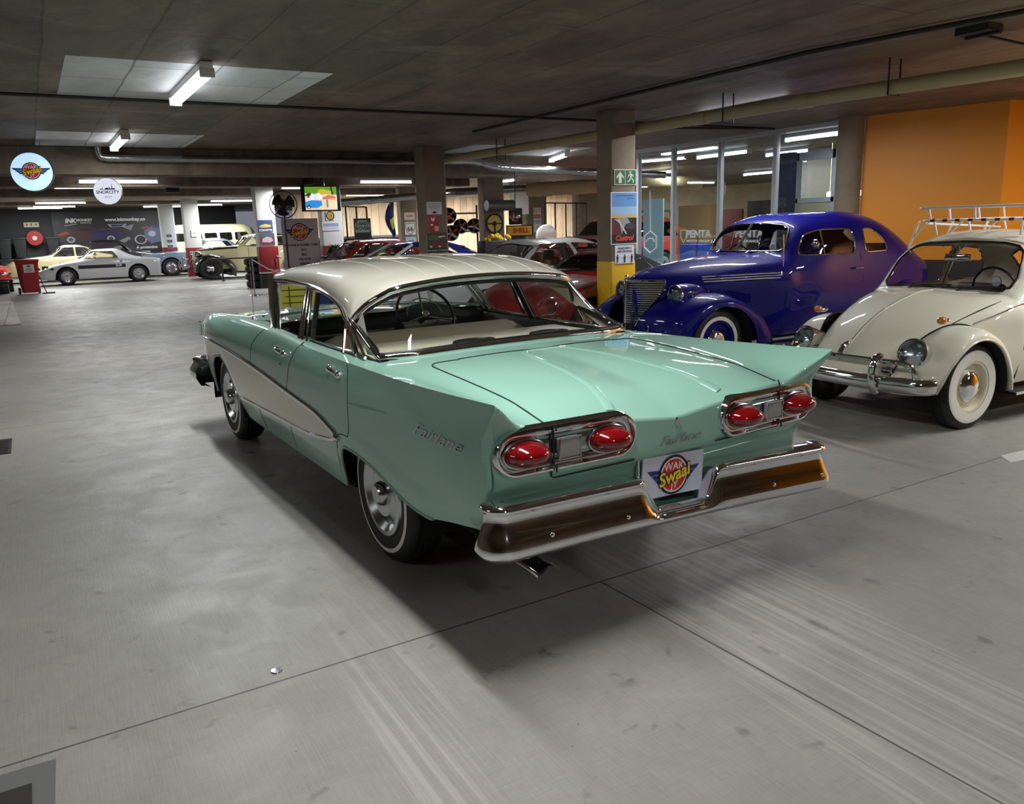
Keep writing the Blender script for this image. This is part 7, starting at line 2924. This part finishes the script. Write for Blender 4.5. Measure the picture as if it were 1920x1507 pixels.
simple('sign_trestle', 'dark trestle under the yellow sign with red capitals', 'stand', BLACK, 15.43, 15.6, -9.6, -9.1, 0, 1.27)
poster('fuel_sign', 'yellow sign with red capitals above the dark red car', 15.4, -9.35, 1.42, .75, .3, p_shell, cat='sign', fr=BLACK, rz=-.3)
T = thing('spot_lamp', 'large round black lamp on a hook right of the steering wheel column', 'lamp', (14.0, -8.4, 1.78), -.5)
m = MB(BLACK)
m.box(.0, .12, -.17, .17, -.2, .2, .02)
m.tube([(0.05, 0, .2), (.05, 0, CH - 1.78)], .012, 6)
m.obj('lamp_box', T)
m = MB(CHROME)
m.lathe([(.14, -.02), (.13, -.05), (.08, -.08), (.001, -.09)], 24, 'x')
m.obj('lamp_lens', T)
m = MB(mat('white_cloth', (226, 226, 222), .7))
m.box(19.0, 19.05, -11.9, -11.2, 1.9, CH, .01)
tag(m.obj('white_sheet'), 'bright white sheet hanging left of the orange-red estate', 'cloth')
m = MB(mat('dish_white', (214, 214, 210), .4))
m.ball((16.0, -10.6, 1.25), (.12, .35, .32), 20, 10)
tag(m.obj('white_dish'), 'pale rounded panel in front of the bright masonry wall', 'panel')
poster('plate_strip', 'vertical strip of small plates on the dark far column', 20.08, -12.9, 1.72, .3, .8, lambda q, t: [q(c_, R4(-.9, a, .9, a + .38)) for c_, a in (((206, 190, 170), .55), ((190, 120, 100), .1), ((170, 180, 200), -.35), ((200, 196, 190), -.9))], cat='sign')
m = MB(mat('sunflower_yellow', (214, 170, 30), .6))
for k in range(14):
    rnd = random.Random(k)
    m.ball((9.9 + rnd.uniform(-.1, .1), -5.55 + rnd.uniform(-.25, .25), 1.34 + rnd.uniform(-.04, .06)), .05, 8, 6)
o = m.obj('yellow_flowers')
tag(o, 'small bunch of yellow flowers behind the pale silver saloon roof', 'flowers')
m = MB(mat('dark_cabinet', (34, 30, 28), .5))
m.box(9.8, 10.1, -5.9, -5.2, 0, 1.30, .02)
tag(m.obj('flower_stand'), 'dark stand carrying the yellow flowers', 'stand')

# ================================================================ floor furniture and markings
PALE = concrete('pale_paving', (176, 172, 166), (196, 192, 186), None, (1.2, .9), .6, .1)
q = MB(PALE)
q.prism([(14.3, 2.42, .001), (36.9, 3.2, .001), (36.9, 8.4, .001), (14.3, 8.4, .001)], (0, 0, .018))
struct(q.obj('trim_20', smooth=False))
LINE = mat('worn_white_line', (188, 186, 180), .6)
for i, pts in enumerate((((14.45, -.1), (14.35, -1.35), (14.27, -1.35), (14.37, -.1)), ((22.2, -.3), (22.5, -2.0), (22.4, -2.0), (22.1, -.3)), ((11.5, 1.85), (12.0, 1.62), (11.9, 1.35), (12.6, 1.55), (12.3, 1.9), (12.2, 1.75)),
                         ((-.78, -3.22), (-.80, -3.5), (-.92, -3.28), (-.90, -3.12)), ((-.52, 2.6), (-.52, 2.56), (-.9, 2.6), (-.9, 2.64)))):
    q = MB(LINE)
    q.prism([(a, b_, .0005) for a, b_ in pts][::-1], (0, 0, .0012))
    struct(q.obj('trim_%d' % (21 + i), smooth=False))
q = MB(IRON)
q.box(3.45, 3.98, 2.42, 2.75, .0005, .006)
for k in range(8):
    q.box(3.48 + .06 * k, 3.50 + .06 * k, 2.44, 2.73, .006, .010)
tag(q.obj('drain_grate', smooth=False), 'small dark drain grate set in the floor at the left edge', 'drain')
q = MB(mat('patched_concrete', (104, 104, 100), .7))
q.prism([(-.88, 2.9, .0005), (-.90, 2.235, .0005), (-1.3, 2.25, .0005), (-1.3, 2.9, .0005)], (0, 0, .001))
struct(q.obj('trim_27', smooth=False))
q = MB(IRON)
q.box(-1.13, -1.0, 2.30, 2.6, .0015, .008)
tag(q.obj('floor_plate', smooth=False), 'dark dashed-edge plate in the floor at the bottom left corner', 'plate')
q = MB(SILVER)
q.lathe([(.022, .0), (.020, .004), (.001, .006)], 20, 'z', (-.77, 1.52, 0))
tag(q.obj('floor_stud'), 'small round metal stud beside the floor joint', 'stud')
build_cars()
hero_car()
beetle()
coupe()
